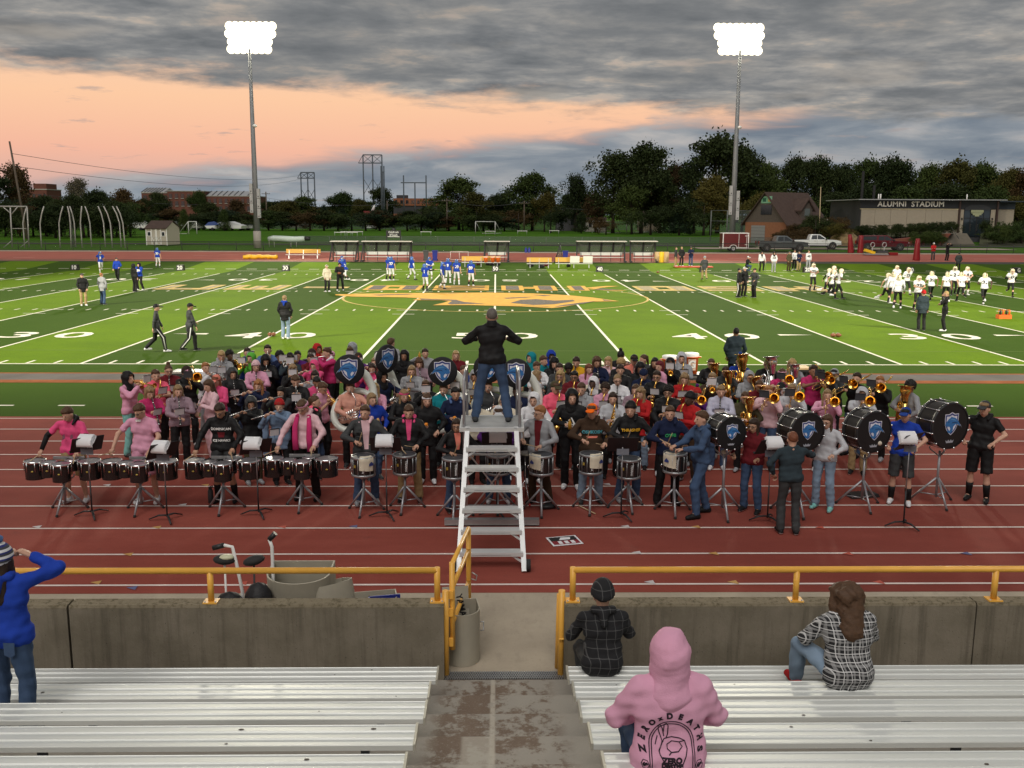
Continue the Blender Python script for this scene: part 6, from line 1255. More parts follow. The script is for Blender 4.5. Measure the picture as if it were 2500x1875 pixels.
        z=1.0 if k=='euph' else 1.28;c0=Vector((.06,-.22,1.10));q=lambda x,y,zz:c0+Vector((x,y,zz))*z;m=MB();m.tube([q(.06,.02,.26),q(.075,.01,.05),q(.08,0,-.12),q(.06,0,-.23),q(0,0,-.27),q(-.07,0,-.23),q(-.10,0,-.12),q(-.10,0,.15),q(-.085,0,.22),q(-.05,0,.24),q(-.02,0,.20),q(-.02,0,-.08),q(-.02,-.02,-.16),q(.01,-.02,-.18)],[.062*z,.052*z,.046*z,.042*z,.040*z,.036*z,.032*z,.028*z,.025*z,.023*z,.021*z,.018*z,.016*z,.013*z],10);out.append(('body',m,0));m=MB();bell(m,q(.045,.03,.56),(-.12,.10,1),.058*z,.148*z,.30*z,22);out.append(('bell',m,0));m=MB()
        for i in range(3):m.tube([q(-.055+.038*i,-.05,-.06),q(-.055+.038*i,-.05,.12)],.016*z,8);m.tube([q(-.055+.038*i,-.05,.12),q(-.055+.038*i,-.05,.16)],.006*z,6)
        for zz in(-.10,-.02,.06):m.tube([q(-.09,-.04,zz),q(.05,-.06,zz),q(.06,-.05,zz-.05),q(-.06,-.05,zz-.05)],.0095*z,6)
        out.append(('valves',m,0));m=MB();m.tube([q(.03,-.05,.10),q(.02,-.06,.30),Vector((.03,-.20,1.53)),Vector((0,-.14,1.57))],[.009,.008,.007,.007],6);m.lathe([(.016,0),(.008,.04)],(0,-.125,1.572),(.2,-1,-.3),8);out.append(('leadpipe',m,0));cpos=c0+Vector((-.02,-.20,.30));ct=.2
    elif k=='sousa':
        m=MB();P=[]
        for i in range(25):a=-.4+2*math.pi*i/25*.97;P.append(Vector((.06+.40*math.cos(a),-.02+.16*math.sin(a),1.16+.36*math.sin(a)+.08*math.cos(a))))
        m.tube(P,[.055+.0008*i for i in range(25)],12);e=P[-1];m.tube([Vector((.44,.05,1.20)),Vector((.46,.12,1.38)),Vector((.42,.20,1.60)),Vector((.30,.26,1.82)),Vector((.14,.26,1.96)),Vector((.05,.16,2.02)),Vector((.02,.02,2.02))],[.072,.075,.08,.085,.088,.10,.12],12);out.append(('body',m,'w'));m=MB();bell(m,(0,-.16,2.01),(0,-1,-.05),.11,.28,.28,28);out.append(('bell',m,'w'));m=MB()
        for i in range(4):m.tube([(-.10+.04*i,-.26,1.02+.02*i),(-.06+.04*i,-.28,1.18+.02*i)],.015,8)
        for zz in(0,.05,.10):m.tube([(-.22,-.24,1.00+zz),(.12,-.27,1.08+zz),(.20,-.26,1.14+zz),(.12,-.25,1.05+zz)],.011,6)
        m.tube([(.10,-.26,1.22),(.12,-.24,1.42),(.05,-.20,1.54),(0,-.14,1.57)],.009,6);m.lathe([(.02,0),(.01,.05)],(0,-.125,1.572),(.3,-1,-.2),8);out.append(('valves',m,'s'));cpos=None;ct=0
    _INS[kind]=([(n,m,mt,m.mesh(n,[None]))for n,m,mt in out],cpos,ct);return _INS[kind]
_CARDS={}
def instrument(kind,metal,P,label,cardc=None,yaw=0.0,group='band instruments'):
    """P = the player's empty: the instrument stands in the same frame but is a thing of its own"""
    nm={'tpt':'trumpet','tptdown':'trumpet','clar':'clarinet','flute':'flute','sax':'saxophone','tbn':'trombone','euph':'euphonium','tuba':'tuba','sousa':'sousaphone'}[kind]
    t=tag(obj(nm,None,None,P.location,P.rotation_euler[2]),label,nm,group);t.scale=P.scale;pr,cpos,ct=ins_parts(kind);M_=SILV if metal=='s' else BRASS
    for n,m,mt,me in pr:obj(n,me,t,mats=[{0:M_,'eb':EBONY,'s':SILV,'w':FIBW}[mt]])
    if cardc and cpos is not None:
        key=(kind,round(yaw,1))
        if key not in _CARDS:m=MB();card(m,cpos,ct,yaw=yaw);m.tube([Vector(cpos)+Vector((0,.0,-.065)),Vector(cpos)+Vector((0,.05,-.12))],.004,5,1);_CARDS[key]=m.mesh('music_card',[None,None])
        obj('music_card',_CARDS[key],t,mats=[CARD if cardc=='w' else CARDD,BLACK])
    return t
# ---------------------------------------------------------------- the shield and cat-head emblem
EMB={'shield':[(0,1),(-.33,.84),(-.74,.85),(-.74,.3),(-.69,-.1),(-.52,-.5),(-.26,-.8),(0,-1),(.26,-.8),(.52,-.5),(.69,-.1),(.74,.3),(.74,.85),(.33,.84)],
       'cat':[(-1.0,-.28),(-.82,.04),(-.62,.30),(-.35,.50),(-.06,.56),(.06,.64),(.16,.52),(.34,.42),(.52,.24),(.66,.06),(.68,-.10),(.60,-.20),(.48,-.18),(.38,-.30),(.30,-.20),(.16,-.30),(.10,-.46),(.17,-.60),(.30,-.56),(.38,-.44),(.45,-.58),(.34,-.74),(.14,-.82),(-.06,-.74),(-.18,-.54),(-.20,-.28),(-.40,-.08),(-.66,-.06)],
       'lite':[(-.55,.20),(-.25,.40),(.02,.44),(.20,.34),(-.05,.32),(-.30,.26)],'dark':[(-.74,.0),(-.4,.14),(-.05,.12),(.06,-.04),(-.06,.04),(-.4,.05)],'eye':[(.18,.22),(.34,.20),(.44,.10),(.30,.12)],
       'w1':[(-.55,.16),(-.98,-.12),(-1.16,-.40),(-.94,-.16),(-.56,.08)],'w2':[(-.5,.04),(-.80,-.12),(-.92,-.30),(-.76,-.16),(-.46,-.02)]}
EC={'white':mat('emblem white',(.68,.70,.78),.5),'navy':mat('emblem navy',(.035,.055,.22),.5),'blue':mat('emblem blue',(.035,.17,.44),.5),'sky':mat('emblem light blue',(.10,.28,.55),.5),'ink':mat('emblem dark blue',(.02,.05,.14),.5),'silver':mat('emblem grey',(.35,.37,.42),.5)}
def emblem(parent,M4,s,mirror=False,bright=False):
    """flat printed crest on a drum head or bell cover, lying in the local XZ plane facing -Y"""
    for nm,poly,sc,c,dep in(('shield','shield',1.0,'white',0),('ring','shield',.92,'navy',1),('field','shield',.76,'white',2),('whisker','w1',1,'silver',3),('whisker','w2',1,'silver',3),('cat_head','cat',1,'blue',4),('cat_light','lite',1,'sky',5),('cat_shade','dark',1,'ink',5),('cat_eye','eye',1,'ink',5)):
        pts=[((-x if mirror else x)*sc*s,-.0012*(dep+1),y*sc*s)for x,y in EMB[poly]]
        if mirror:pts=pts[::-1]
        o=MB().add(pts[::-1],[tuple(range(len(pts)))]).build('emblem_'+nm,EC[c],parent);o.matrix_local=M4
DHEAD=mat('black drum head',(.012,.012,.013),.45);DSHELL=mat('black drum shell',(.014,.013,.013),.18,0,spec=.7);DGREY=mat('dark grey drum head',(.055,.058,.065),.6);HOOP=mat('silver drum hoop',(.42,.43,.44),.35,.7);STAND=mat('grey stand tube',(.36,.36,.38),.4,.6);PAPER=mat('white paper',(.74,.74,.76),.8,0,.03,9)
def tripod(label,x,y,ztop,spread=.34,hub=.30,cup=.16,rot=.0,name='drum_stand'):
    t=thing(name,label,'drum stand',(x,y,.01),rot,'tripod drum stands');MB().tube([(0,0,.12),(0,0,ztop)],.022,8).build('post',STAND,t)
    for i in range(3):
        a=-math.pi/2+i*2*math.pi/3;d=Vector((math.cos(a),math.sin(a),0));lg=MB().tube([d*.02+Vector((0,0,hub+.10)),d*spread+Vector((0,0,.02))],.019,8).build('leg',STAND,t);MB().tube([d*(spread*.97)+Vector((0,0,.03)),d*spread*1.03+Vector((0,0,.0))],.023,8).build('foot',RUBBER,lg);MB().tube([d*.02+Vector((0,0,.16)),d*spread*.62+Vector((0,0,.165))],.010,6).build('brace',STAND,t);MB().tube([(0,0,ztop-.10),d*cup+Vector((0,0,ztop+.015)),d*(cup+.01)+Vector((0,0,ztop+.06))],.012,6).build('cradle_arm',STAND,t)
    return t
def lugs(parent,r,z0,z1,n,m=None):
    for i in range(n):a=2*math.pi*(i+.5)/n;MB().tube([(r*math.cos(a),r*math.sin(a),z0),(r*math.cos(a),r*math.sin(a),z1)],.007,5).build('tension_rod',m or HOOP,parent)
def snare(label,x,y,z0,rz=0.0,towel=None):
    t=thing('snare_drum',label,'snare drum',(x,y,z0),rz,'marching snare drums');r,h=.185,.30
    MB().lathe([(r,0),(r,h)],n=28).build('shell',DSHELL,t);MB().lathe([(0,.012),(r,.010)],(0,0,h),n=28).build('batter_head',DGREY,t)
    for z in(0,h):MB().lathe([(r-.004,-.02),(r+.016,-.02),(r+.018,.012),(r+.008,.022),(r-.006,.018)],(0,0,z),n=28).build('hoop',HOOP,t)
    lugs(t,r+.013,.02,h-.02,12);text_obj('maker_lettering','YAMAHA',.045,mat('white drum print',(.7,.7,.7),.5),t,Matrix.Translation((.03,-r-.006,h*.5))@Matrix.Rotation(math.pi/2,4,'X')@Matrix.Rotation(-math.pi/2,4,'Z'),.001,.001)
    MB().tube([(-r-.02,0,.05),(-r-.045,-.02,.09),(-r-.02,0,.12)],.012,6).build('strainer',CHROME,t);MB().box((-.11,-r*.82,h*.55),(.03,.02,.045)).build('badge',mat('gold badge',(.5,.38,.08),.4,.6),t);return t
def tenors(label,x,y,z0,rz=0.0):
    t=thing('tenor_drums',label,'tenor drums',(x,y,z0),rz,'marching tenor drum sets')
    for dx,dy,r,h in((-.46,.05,.165,.30),(-.185,-.06,.125,.24),(.06,-.16,.145,.29),(.45,.04,.175,.30),(.13,.10,.10,.18)):
        s=MB().lathe([(r,0),(r,h)],(dx,dy,.30-h),n=26).build('shell',DSHELL,t);MB().lathe([(0,.008),(r,.006)],(dx,dy,.30),n=26).build('drum_head',mat('smoky drum head',(.16,.15,.16),.22,0,spec=.6),s);MB().lathe([(r-.004,-.022),(r+.014,-.022),(r+.014,.010),(r-.004,.014)],(dx,dy,.30),n=26).build('hoop',CHROME,s)
        for i in range(8):a=2*math.pi*(i+.5)/8;MB().tube([(dx+(r+.010)*math.cos(a),dy+(r+.010)*math.sin(a),.30),(dx+(r+.010)*math.cos(a),dy+(r+.010)*math.sin(a),.30-h*.55)],.007,5).build('tension_rod',CHROME,s)
        MB().ell((dx+.02,dy-r-.003,.30-h*.5),(.022,.006,.014),0,8).build('badge',mat('gold badge',(.5,.38,.08),.4,.6),s)
    MB().beam((-.22,.20,.31),(.30,.20,.31),.03,.05).build('carrier_bar',STEEL,t);return t
def bass(label,x,y,zc,r,rz,rev=True):
    t=thing('bass_drum',label,'bass drum',(x,y,zc),rz,'marching bass drums');d=.36
    MB().lathe([(r,-d/2),(r,d/2)],axis=(0,-1,0),n=36).build('shell',mat('dark satin drum shell',(.05,.045,.04),.22,.5),t)
    for s in(-1,1):
        hd=MB().lathe([(0,d/2+.006),(r*.99,d/2+.004)]if s>0 else[(r*.99,-d/2-.004),(0,-d/2-.006)],axis=(0,-1,0),n=36).build('drum_head',DHEAD,t);MB().lathe([(r-.004,s*(d/2-.035)),(r+.018,s*(d/2-.035)),(r+.018,s*(d/2+.012)),(r-.006,s*(d/2+.014))],axis=(0,-1,0),n=36).build('hoop',BLACK,t)
    for i in range(12):
        a=2*math.pi*(i+.5)/12;c,s_=(r+.022)*math.cos(a),(r+.022)*math.sin(a);rod=MB().tube([(c,-d/2-.02,s_),(c,d/2+.02,s_)],.006,5).build('tension_rod',CHROME,t);[MB().ell((c*1.0,yy,s_),(.02,.025,.02),0,6).build('claw_hook',CHROME,rod)for yy in(-d/2-.005,d/2+.005)]
    emblem(t,Matrix.Translation((.01,-d/2-.010,r*.10)),r*.52,True);cr=[(-.17,-.04),(.17,-.04),(.22,.08),(.12,.03),(.07,.10),(0,.03),(-.07,.10),(-.12,.03),(-.22,.08)];MB().add([(a*r*1.1,-d/2-.010,b*r*1.1-r*.72)for a,b in cr],[tuple(range(9))]).build('crown_print',EC['silver'],t);return t
def music_stand(label,ub,vb,ud,vd,yaw,papers,w=.50,light=False):
    b=gp(ub,vb);t=thing('music_stand',label,'music stand',(b[0],b[1],.01),0,'black music stands');D=at(ud,vd,b[1]);zc=D[2];dx=D[0]-b[0]
    for i in range(3):
        a=-math.pi/2+.5+i*2*math.pi/3;d=Vector((math.cos(a),math.sin(a),0));MB().tube([Vector((0,0,.09)),d*.14+Vector((0,0,.085)),d*.30+Vector((0,0,.02))],[.02,.02,.014],6,squash=.7).build('base_leg',BLACK,t)
    MB().tube([(0,0,.06),(0,0,.60)],.013,8).build('lower_tube',BLACK,t);MB().tube([(0,0,.58),(0,0,zc-.05)],.009,8).build('upper_tube',STAND,t)
    R=Matrix.Rotation(yaw,4,'Z')@Matrix.Rotation(math.radians(-62),4,'X');ds=MB().box((0,0,.0),(w,.32,.008)).box((0,-.165,.02),(w,.008,.05)).build('desk',BLACK,t);ds.matrix_local=Matrix.Translation((dx*.0,0,zc))@Matrix.Rotation(yaw+math.pi,4,'Z')@Matrix.Rotation(math.radians(55),4,'X')
    if papers:
        o=MB();o.box((0,0,.02),(.27,.15,.012)).box((.02,.01,.034),(.26,.14,.010),0,Matrix.Rotation(.06,3,'Z'));q=o.build('page_stack',PAPER,t);fw=Matrix.Translation((dx,-.10,zc+.06))@Matrix.Rotation(papers,4,'Z')@Matrix.Rotation(math.radians(38),4,'X');q.matrix_local=fw
        g=MB();prof=[(-.13,0),(-.11,.02),(-.04,.035),(.02,.028),(.07,-.005),(.085,-.035)]
        for k in range(5):
            vs=[]
            for y_,z_ in prof:vs+=[(-.14+.004*k,-y_-.02,z_+.022+.009*k),(.14-.005*k,-y_-.02,z_+.022+.009*k)]
            g.add(vs,[(2*i,2*i+1,2*i+3,2*i+2)for i in range(len(prof)-1)],0,True)
        cp=g.build('curled_pages',PAPER,t);cp.matrix_local=fw
    MB().box((dx*0,-.03,zc-.12),(.20,.012,.10)).build('lower_page',mat('grey folder page',(.16,.17,.20),.6),t)
    return t
# ================================================================ the band
# u v | instrument.metal.card | top:colour | trousers | hair:colour | extras | skin | yaw | height
BAND="""
312 906|tpt.g|long:pink|aqua|short:brown|hood:black|f|45|1.78
378 899|sax.g|tee:neon|black|short:brown||f|25|1.80
411 888|clar|long:maroon|black|bun:brown|glasses|f|0|1.72
455 893|tbn.g.d|long:black|black|curly:dbrown|band:pink|m|5|1.76
501 882|tpt.s.w|long:white|grey|short:ginger||f|20|1.72
363 942|clar..w|long:magenta|maroon|wavy:dblond||f|20|1.64
434 937|clar..w|long:lilac|black|long:dblond|down:lilac|f|0|1.70
513 924|clar..w|long:ltpink|ltpink|long:brown||f|-60|1.72
529 913|clar|long:hotpink|black|long:auburn|cap:coral|f|-30|1.68
540 853|tptdown.s|long:grey|grey|short:blond|down:grey|f|0|1.80
560 853|tpt.g.w|long:black|black|curly:black||d|20|1.72
567 897|clar..w|coat:black|jeans|long:brown|hood:charcoal|t|5|1.70
603 846|tpt.s.w|long:blue|black|short:dbrown||f|10|1.74
612 861|tpt.g.w|long:green|black|short:brown|hood:green|f|-25|1.70
624 879|clar..w|coat:pink|black|long:brown|beanie:ltpink|f|0|1.72
630 925|flute.s|long:navy|denim|wavy:ginger||f|0|1.66
653 839|tpt.s|long:slate|black|short:dbrown||f|0|1.84
648 865|tptdown.s|coat:black|black|short:black|hood:black|t|5|1.72
693 854|tpt.s|long:navy|black|curly:black|glasses|m|10|1.75
707 860|tpt.s.w|long:darkteal|black|short:brown|beanie:black|t|0|1.74
723 854|tpt.g.w|long:purple|black|short:black||t|-10|1.72
714 888|tpt.s.w|long:black|black|wavy:dblond|glasses|f|0|1.68
725 912|tptdown.s.w|long:black|black|short:brown||f|0|1.78
699 938|flute.s|long:charcoal|black|long:black||t|-10|1.60
611 967|flute.s|coat:black|olive|short:black|hood:charcoal|m|15|1.66
681 973|flute.s.w|coat:denim|black|short:brown|beanie:red|f|10|1.62
775 838|tpt.g.w|long:red|black|curly:brown|hood:red|m|30|1.74
797 846|flute.s|long:magenta|black|short:brown|down:white|f|-40|1.82
760 860|tpt.g|long:maroon|navy|short:dbrown||t|10|1.72
755 852|tpt.g.w|long:black|black|curly:dbrown||f|0|1.70
766 879|flute.s|long:hotpink|black|long:brown|hood:hotpink|f|0|1.64
768 902|flute.s.w|long:grey|black|long:dbrown|band:black|f|10|1.64
757 918|tptdown.s|long:hotpink|black|short:black||m|0|1.70
783 930|tptdown.g|tee:pink|black|short:brown|glasses|t|50|1.70
768 963|none|coat:black|jeans|tail:brown|down:neon|f|70|1.62
845 844|tpt.g|long:navy|black|short:brown||f|0|1.76
860 836|none|long:grey|black|curly:dbrown|hood:grey|t|-60|1.78
818 855|flute.s|long:ltpink|black|short:brown|cap:pink|f|0|1.66
880 861|tpt.g|long:purple|black|curly:dbrown|band:coral|m|0|1.72
913 868|flute.s|long:maroon|black|long:dblond||f|0|1.66
918 857|clar|long:charcoal|black|short:black||t|10|1.74
908 885|flute.s|long:hotpink|black|long:dbrown||f|5|1.64
855 929|sousa|long:peach|black|short:brown||f|4|1.74
933 903|sousa|long:navy|black|short:black|hood:black|m|48|1.76
915 933|sax.g.w|long:pink|black|long:blond||f|0|1.62
907 957|hold.hotdog|long:royal|jeans|long:dblond||f|20|1.68
954 822|none|long:grey|black|short:brown||f|150|1.86
987 854|none|long:black|black|short:black|hood:black|m|-10|1.74
1038 848|holdup.bottle|long:grey|black|short:dbrown||f|0|1.72
1005 890|sax.g.w|long:grey|black|long:dblond||f|0|1.70
1023 872|clar|long:lilac|black|wavy:brown||f|5|1.68
1113 854|none|long:maroon|black|long:blond||f|0|1.70
1132 890|clar|long:blue|black|tail:brown||f|10|1.62
1045 926|tpt.s.w|coat:black|black|short:brown||f|0|1.72
1077 932|sousa|long:teal|black|short:brown||f|-3|1.70
1116 916|tpt.g.w|long:black|black|wavy:dblond||f|-5|1.76
1159 903|sax.g|long:grey|black|short:dbrown|hood:grey|m|0|1.76
986 948|hold.cup|coat:black|black|long:dblond|band:hotpink|f|10|1.70
1042 958|hold.orange|coat:black|black|long:brown|band:white|f|0|1.72
1112 942|hold.orange|coat:navy|black|short:black|down:slate|t|0|1.76
1165 967|hold2.orange|long:cream|black|short:brown||f|10|1.66
1192 926|sousa|long:charcoal|black|short:brown||f|0|1.72
1262 938|sousa|long:navy|black|short:black||d|-6|1.70
1230 963|hold2.orange|long:cream|black|short:brown|hood:cream|f|0|1.64
1304 862|none|long:teal|black|short:brown|hood:teal|f|-40|1.72
1323 865|clar|tee:teal|black|short:brown||f|40|1.72
1346 855|clar|long:royal|black|short:black|hood:royal|d|0|1.76
1348 870|clar|long:black|black|short:black|hood:black|f|5|1.72
1367 884|clar..w|long:charcoal|black|short:dbrown||f|-5|1.74
1310 880|clar|long:white|black|short:brown||t|20|1.70
1310 902|none|long:ltgrey|black|long:dblond||f|110|1.66
1369 903|sax.g.w|long:charcoal|black|wavy:blond|glasses|f|0|1.68
1407 903|sax.g|long:maroon|black|short:black|glasses|m|5|1.74
1412 870|clar..w|long:yellow|black|short:dbrown||f|-10|1.76
1395 884|clar|long:black|black|curly:black||d|10|1.66
1434 884|none|long:pink|black|long:auburn||f|0|1.66
1450 870|clar|coat:navy|black|wavy:brown||t|10|1.76
1486 869|flute.s|long:ltpink|black|long:blond||f|0|1.70
1355 928|sax.g.w|long:neon|black|short:brown|cap:olive|f|25|1.78
1397 949|hold.bottle|long:black|black|short:brown|hood:black|f|0|1.86
1303 958|hold2.orange|long:white|black|short:dbrown|hood:white|f|8|1.72
1420 931|sax.g.w|long:grey|black|short:brown|down:grey|f|-8|1.76
1450 920|sax.g.w|coat:black|black|short:black|hood:white|d|0|1.70
1476 932|sax.g.w|long:pink|black|curly:dbrown|glasses|t|0|1.66
1499 911|clar|long:white|black|tail:dblond|glasses|f|0|1.70
1496 955|sax.g|long:ltgrey|black|long:dbrown||f|15|1.68
1457 908|clar|long:cream|black|short:black||m|0|1.72
1516 853|none|long:black|black|bun:black||t|160|1.76
1516 872|clar|long:black|black|curly:blond||f|5|1.72
1515 887|clar..w|long:black|black|short:dbrown||f|-8|1.74
1548 864|clar..w|tee:coral|black|short:dbrown|cap:black|f|0|1.76
1572 863|flute.s|long:charcoal|black|tail:brown||f|-35|1.70
1600 871|none|long:black|black|long:black||t|-30|1.70
1573 883|clar|long:black|black|short:black|hood:black|m|5|1.70
1579 899|sax.g.w|long:navy|black|short:brown|bcap:navy|f|-5|1.74
1597 900|sax.g.w|long:black|black|short:dbrown|glasses|t|0|1.76
1610 877|none|coat:pink|black|long:red||f|-60|1.74
1629 875|tpt.g.w|long:black|black|short:brown|hood:black|f|0|1.74
1664 860|sax.g|long:grey|grey|short:brown|hood:ltgrey|f|15|1.80
1672 909|sax.g.w|long:red|black|wavy:dblond||f|0|1.72
1552 936|sax.g|long:lilac|black|long:brown||f|0|1.64
1564 944|sax.g.w|coat:red|ltjeans|wavy:dblond||f|-8|1.66
1632 938|sax.g|coat:black|black|curly:black|glasses|t|5|1.78
1685 955|sax.g.w|long:red|brown|short:black|beanie:black|d|-25|1.74
1702 946|tbn.g.d|long:purple|black|short:brown|beanie:red;pom:purple|f|-5|1.60
1737 873|euph.g.d|long:black|black|short:brown||f|-10|1.72
1772 892|euph.g|long:charcoal|black|short:dbrown||t|-10|1.64
1807 867|tuba.g|tee:royal|black|short:brown|beanie:navy;pom:blue|f|-20|1.72
1740 907|tpt.g.w|coat:brown|black|short:dblond|down:grey|f|0|1.80
1830 905|euph.g|long:grey|black|short:brown|hood:grey|f|10|1.68
1875 873|tuba.s|long:black|black|buzz:brown|glasses|f|-15|1.78
1935 875|euph.s|long:grey|black|wavy:blond||f|-15|1.76
1910 897|tbn.g.d|tee:magenta|black|short:brown|band:pink;glasses|f|0|1.72
1787 939|clar..w|long:lav|jeans|short:dblond||f|0|1.72
1863 938|tbn.g.d|long:ltpink|jeans|short:ginger|down:ltpink|f|-5|1.74
1855 926|euph.g|long:maroon|black|short:brown||t|-5|1.66
1808 952|euph.g|long:olive|black|short:brown||f|-5|1.62
1908 931|euph.s|long:yellow|jeans|short:black|bcap:black|m|-15|1.70
1934 934|tbn.g.d|coat:ltgrey|black|short:dblond||f|0|1.76
1993 889|tbn.g.d|tee:magenta|black|short:dbrown||m|15|1.82
2031 897|tbn.g.d|long:charcoal|black|short:black|cap:grey|m|-25|1.78
2021 948|tbn.g|long:pink|black|long:dblond||f|0|1.66
2097 907|tbn.g.d|long:black|jeans|short:dbrown||f|-25|1.80
2106 945|tbn.g.d|long:ltgrey|khaki|short:brown|hood:ltgrey|f|0|1.72
2146 914|tbn.g.d|coat:black|black|short:ginger||f|-15|1.78
2224 926|euph.g|coat:grey|charcoal|curly:black||m|-50|1.80
"""
INSW={'tpt':'trumpet','tptdown':'trumpet','clar':'clarinet','flute':'flute','sax':'saxophone','tbn':'trombone','euph':'euphonium','tuba':'tuba','sousa':'white sousaphone'}
def desc(top,extra,legs=None):
    g={'long':'sweatshirt','tee':'T-shirt','coat':'jacket','jersey':'jersey'}[top[0]];s='%s %s'%(cw(top[1]),g);a=[]
    for e in extra:
        k,_,c=e.partition(':')
        if k=='hood':a.append('%s hood up'%(cw(c)))
        elif k=='beanie':a.append('%s beanie'%cw(c))
        elif k in('cap','bcap'):a.append('%s cap'%cw(c))
        elif k=='band':a.append('%s headband'%cw(c))
        elif k=='glasses':a.append('glasses')
        elif k=='down':a.append('%s hood down'%cw(c))
    return s,a
PEOPLE=[]
ORANGE=mat('orange fruit',(.80,.26,.02),.6);BOT=mat('amber bottle',(.55,.28,.03),.3);BUN=mat('bread roll',(.55,.31,.10),.8);CUPB=mat('blue cup',(.03,.16,.26),.5)
def auto_yaw(x,y):return .55*math.atan2(0-x,18+y+4)
def band():
    rows=[]
    for ln in BAND.strip().split('\n'):
        a=ln.split('|');u,v=map(float,a[0].split());ins=a[1].split('.')+['',''];top=a[2].split(':');hair=a[4].split(':');ex=[e for e in a[5].split(';')if e];H=float(a[8])
        p=gp(u,v,H);rows.append(dict(p=(p[0],p[1],.012 if p[1]<-8.4 else .008),ins=ins,top=top,legs=a[3],hair=hair,ex=ex,skin=a[6],yaw=math.radians(float(a[7])),H=H))
    # push apart anyone standing inside a neighbour
    for _ in range(30):
        for i,r in enumerate(rows):
            for q in rows[:i]:
                dx,dy=r['p'][0]-q['p'][0],r['p'][1]-q['p'][1];d=math.hypot(dx,dy)
                if d<.46:k=.25*(.46-d)/max(d,.05);r['p']=(r['p'][0]+dx*k*.6,r['p'][1]+dy*k,r['p'][2]);q['p']=(q['p'][0]-dx*k*.6,q['p'][1]-dy*k,q['p'][2])
    cnt={}
    for r in rows:
        s,a=desc(r['top'],r['ex']);k=r['ins'][0]
        act={'none':'standing in the band','hold':'holding a %s'%r['ins'][1],'hold2':'holding a %s'%r['ins'][1],'holdup':'holding up a bottle'}.get(k)or 'playing %s'%INSW[k];act=act.replace('a orange','an orange').replace('hotdog','hot dog')
        r['short']=s;r['base']='person in %s%s %s'%(s,''.join(' with '+x if i==0 else ' and '+x for i,x in enumerate(a[:2])),act);cnt[r['base']]=cnt.get(r['base'],0)+1
    used=set()
    for r in rows:
        lb=r['base']
        if cnt[lb]>1:
            nb=sorted((q for q in rows if q is not r),key=lambda q:(q['p'][0]-r['p'][0])**2+(q['p'][1]-r['p'][1])**2)
            for q in nb[:9]:
                c='%s beside the %s %s'%(r['base'],q['short'].split()[0]if len(q['short'].split())==2 else ' '.join(q['short'].split()[:-1]),'player' if q['ins'][0]in INSW else 'bystander')
                if c not in used and len(c.split())<=16:lb=c;break
        used.add(lb);r['label']=lb
    R=random.Random(12)
    for r in rows:
        k=r['ins'][0];alt={'clar':('clar','clar2'),'flute':('flute','flute2'),'sax':('sax','sax2'),'tbn':('tbn','tbn2'),'tuba':('euph',),'none':('stand','stand2','pockets')}.get(k,(k,));ps=R.choice(alt);ps=ps if ps in PSPEC else k
        yaw=r['yaw']+(auto_yaw(r['p'][0],r['p'][1])if abs(r['yaw'])<1.3 and k!='sousa' else 0)
        t,P=person(r['p'],yaw,ps,r['H']/1.775,r['label'],tuple(r['top']),('pants',r['legs']),(R.choice(['black','black','charcoal','white','grey']),R.choice(['white','white','black'])),r['skin'],tuple(r['hair']),r['ex'],'marching band members',h=.020)
        PEOPLE.append((t,r));w=r['base'].split('person in ')[1]
        own=r['label'].replace('person in ','').split(' playing ')[0]
        if k in INSW:
            cd=r['ins'][2]or('w' if k in('tpt','tptdown','clar','sax')and R.random()<.6 else None);mt=r['ins'][1];mw={'s':'silver','g':'brass','':'black'}[mt]if k!='sousa' else 'white'
            nbr=r['label'].split(' beside ')[1]if ' beside ' in r['label']else ''
            lab='%s %s played by person in %s%s'%(mw,INSW[k].replace('white ',''),own,(' beside '+nbr)if nbr else '')
            lab=lab if len(lab.split())<17 else lab.replace('played by person in ','of ').split(' beside ')[0]
            i_=instrument(k,'s' if mt=='s' else 'g',t,lab,cd,R.uniform(-.3,.3))
            if k=='sousa':
                d=MB().lathe([(0,0),(.28,.0),(.30,-.02),(.30,-.05)],(0,-.185,2.01),(0,-1,-.05),32).build('bell_cover',mat('black stretch cover',(.016,.016,.019),.8),i_);emblem(d,Matrix.Translation((0,-.19,2.02))@Matrix.Rotation(.05,4,'X'),.225)
        elif k!='none':
            c=P.wr[0]+(P.wr[0]-P.el[0])/np.linalg.norm(P.wr[0]-P.el[0])*.10;M4=Matrix.Translation(t.location)@Matrix.Rotation(yaw,4,'Z')@Matrix.Scale(r['H']/1.775,4);q=M4@Vector(c+np.array([0,-.02,.02]));nbr=' '.join(r['label'].replace('person ','').split(' holding')[0].split()[1:])
            kk=r['ins'][1]
            if kk=='orange':m=MB();m.ell((0,0,0),(.036,.036,.034),0,10);o=m.build('orange_fruit',ORANGE)
            elif kk=='bottle':m=MB();m.lathe([(.0,-.09),(.03,-.09),(.032,.03),(.012,.06),(.012,.09),(0,.09)],n=10);o=m.build('drink_bottle',BOT)
            elif kk=='hotdog':m=MB();m.tube([(0,0,-.08),(.01,-.01,0),(0,0,.08)],[.02,.034,.02],8);o=m.build('hot_dog',BUN)
            else:m=MB();m.lathe([(0,-.05),(.03,-.05),(.04,.05)],n=10);o=m.build('paper_cup',CUPB)
            o.location=q;tag(o,'%s held by person in %s'%(o.name.split('.')[0].replace('_',' '),nbr)if len(nbr.split())<11 else '%s held in a raised hand'%o.name,{'orange':'fruit','bottle':'bottle','hotdog':'hot dog'}.get(kk,'cup'))
band()
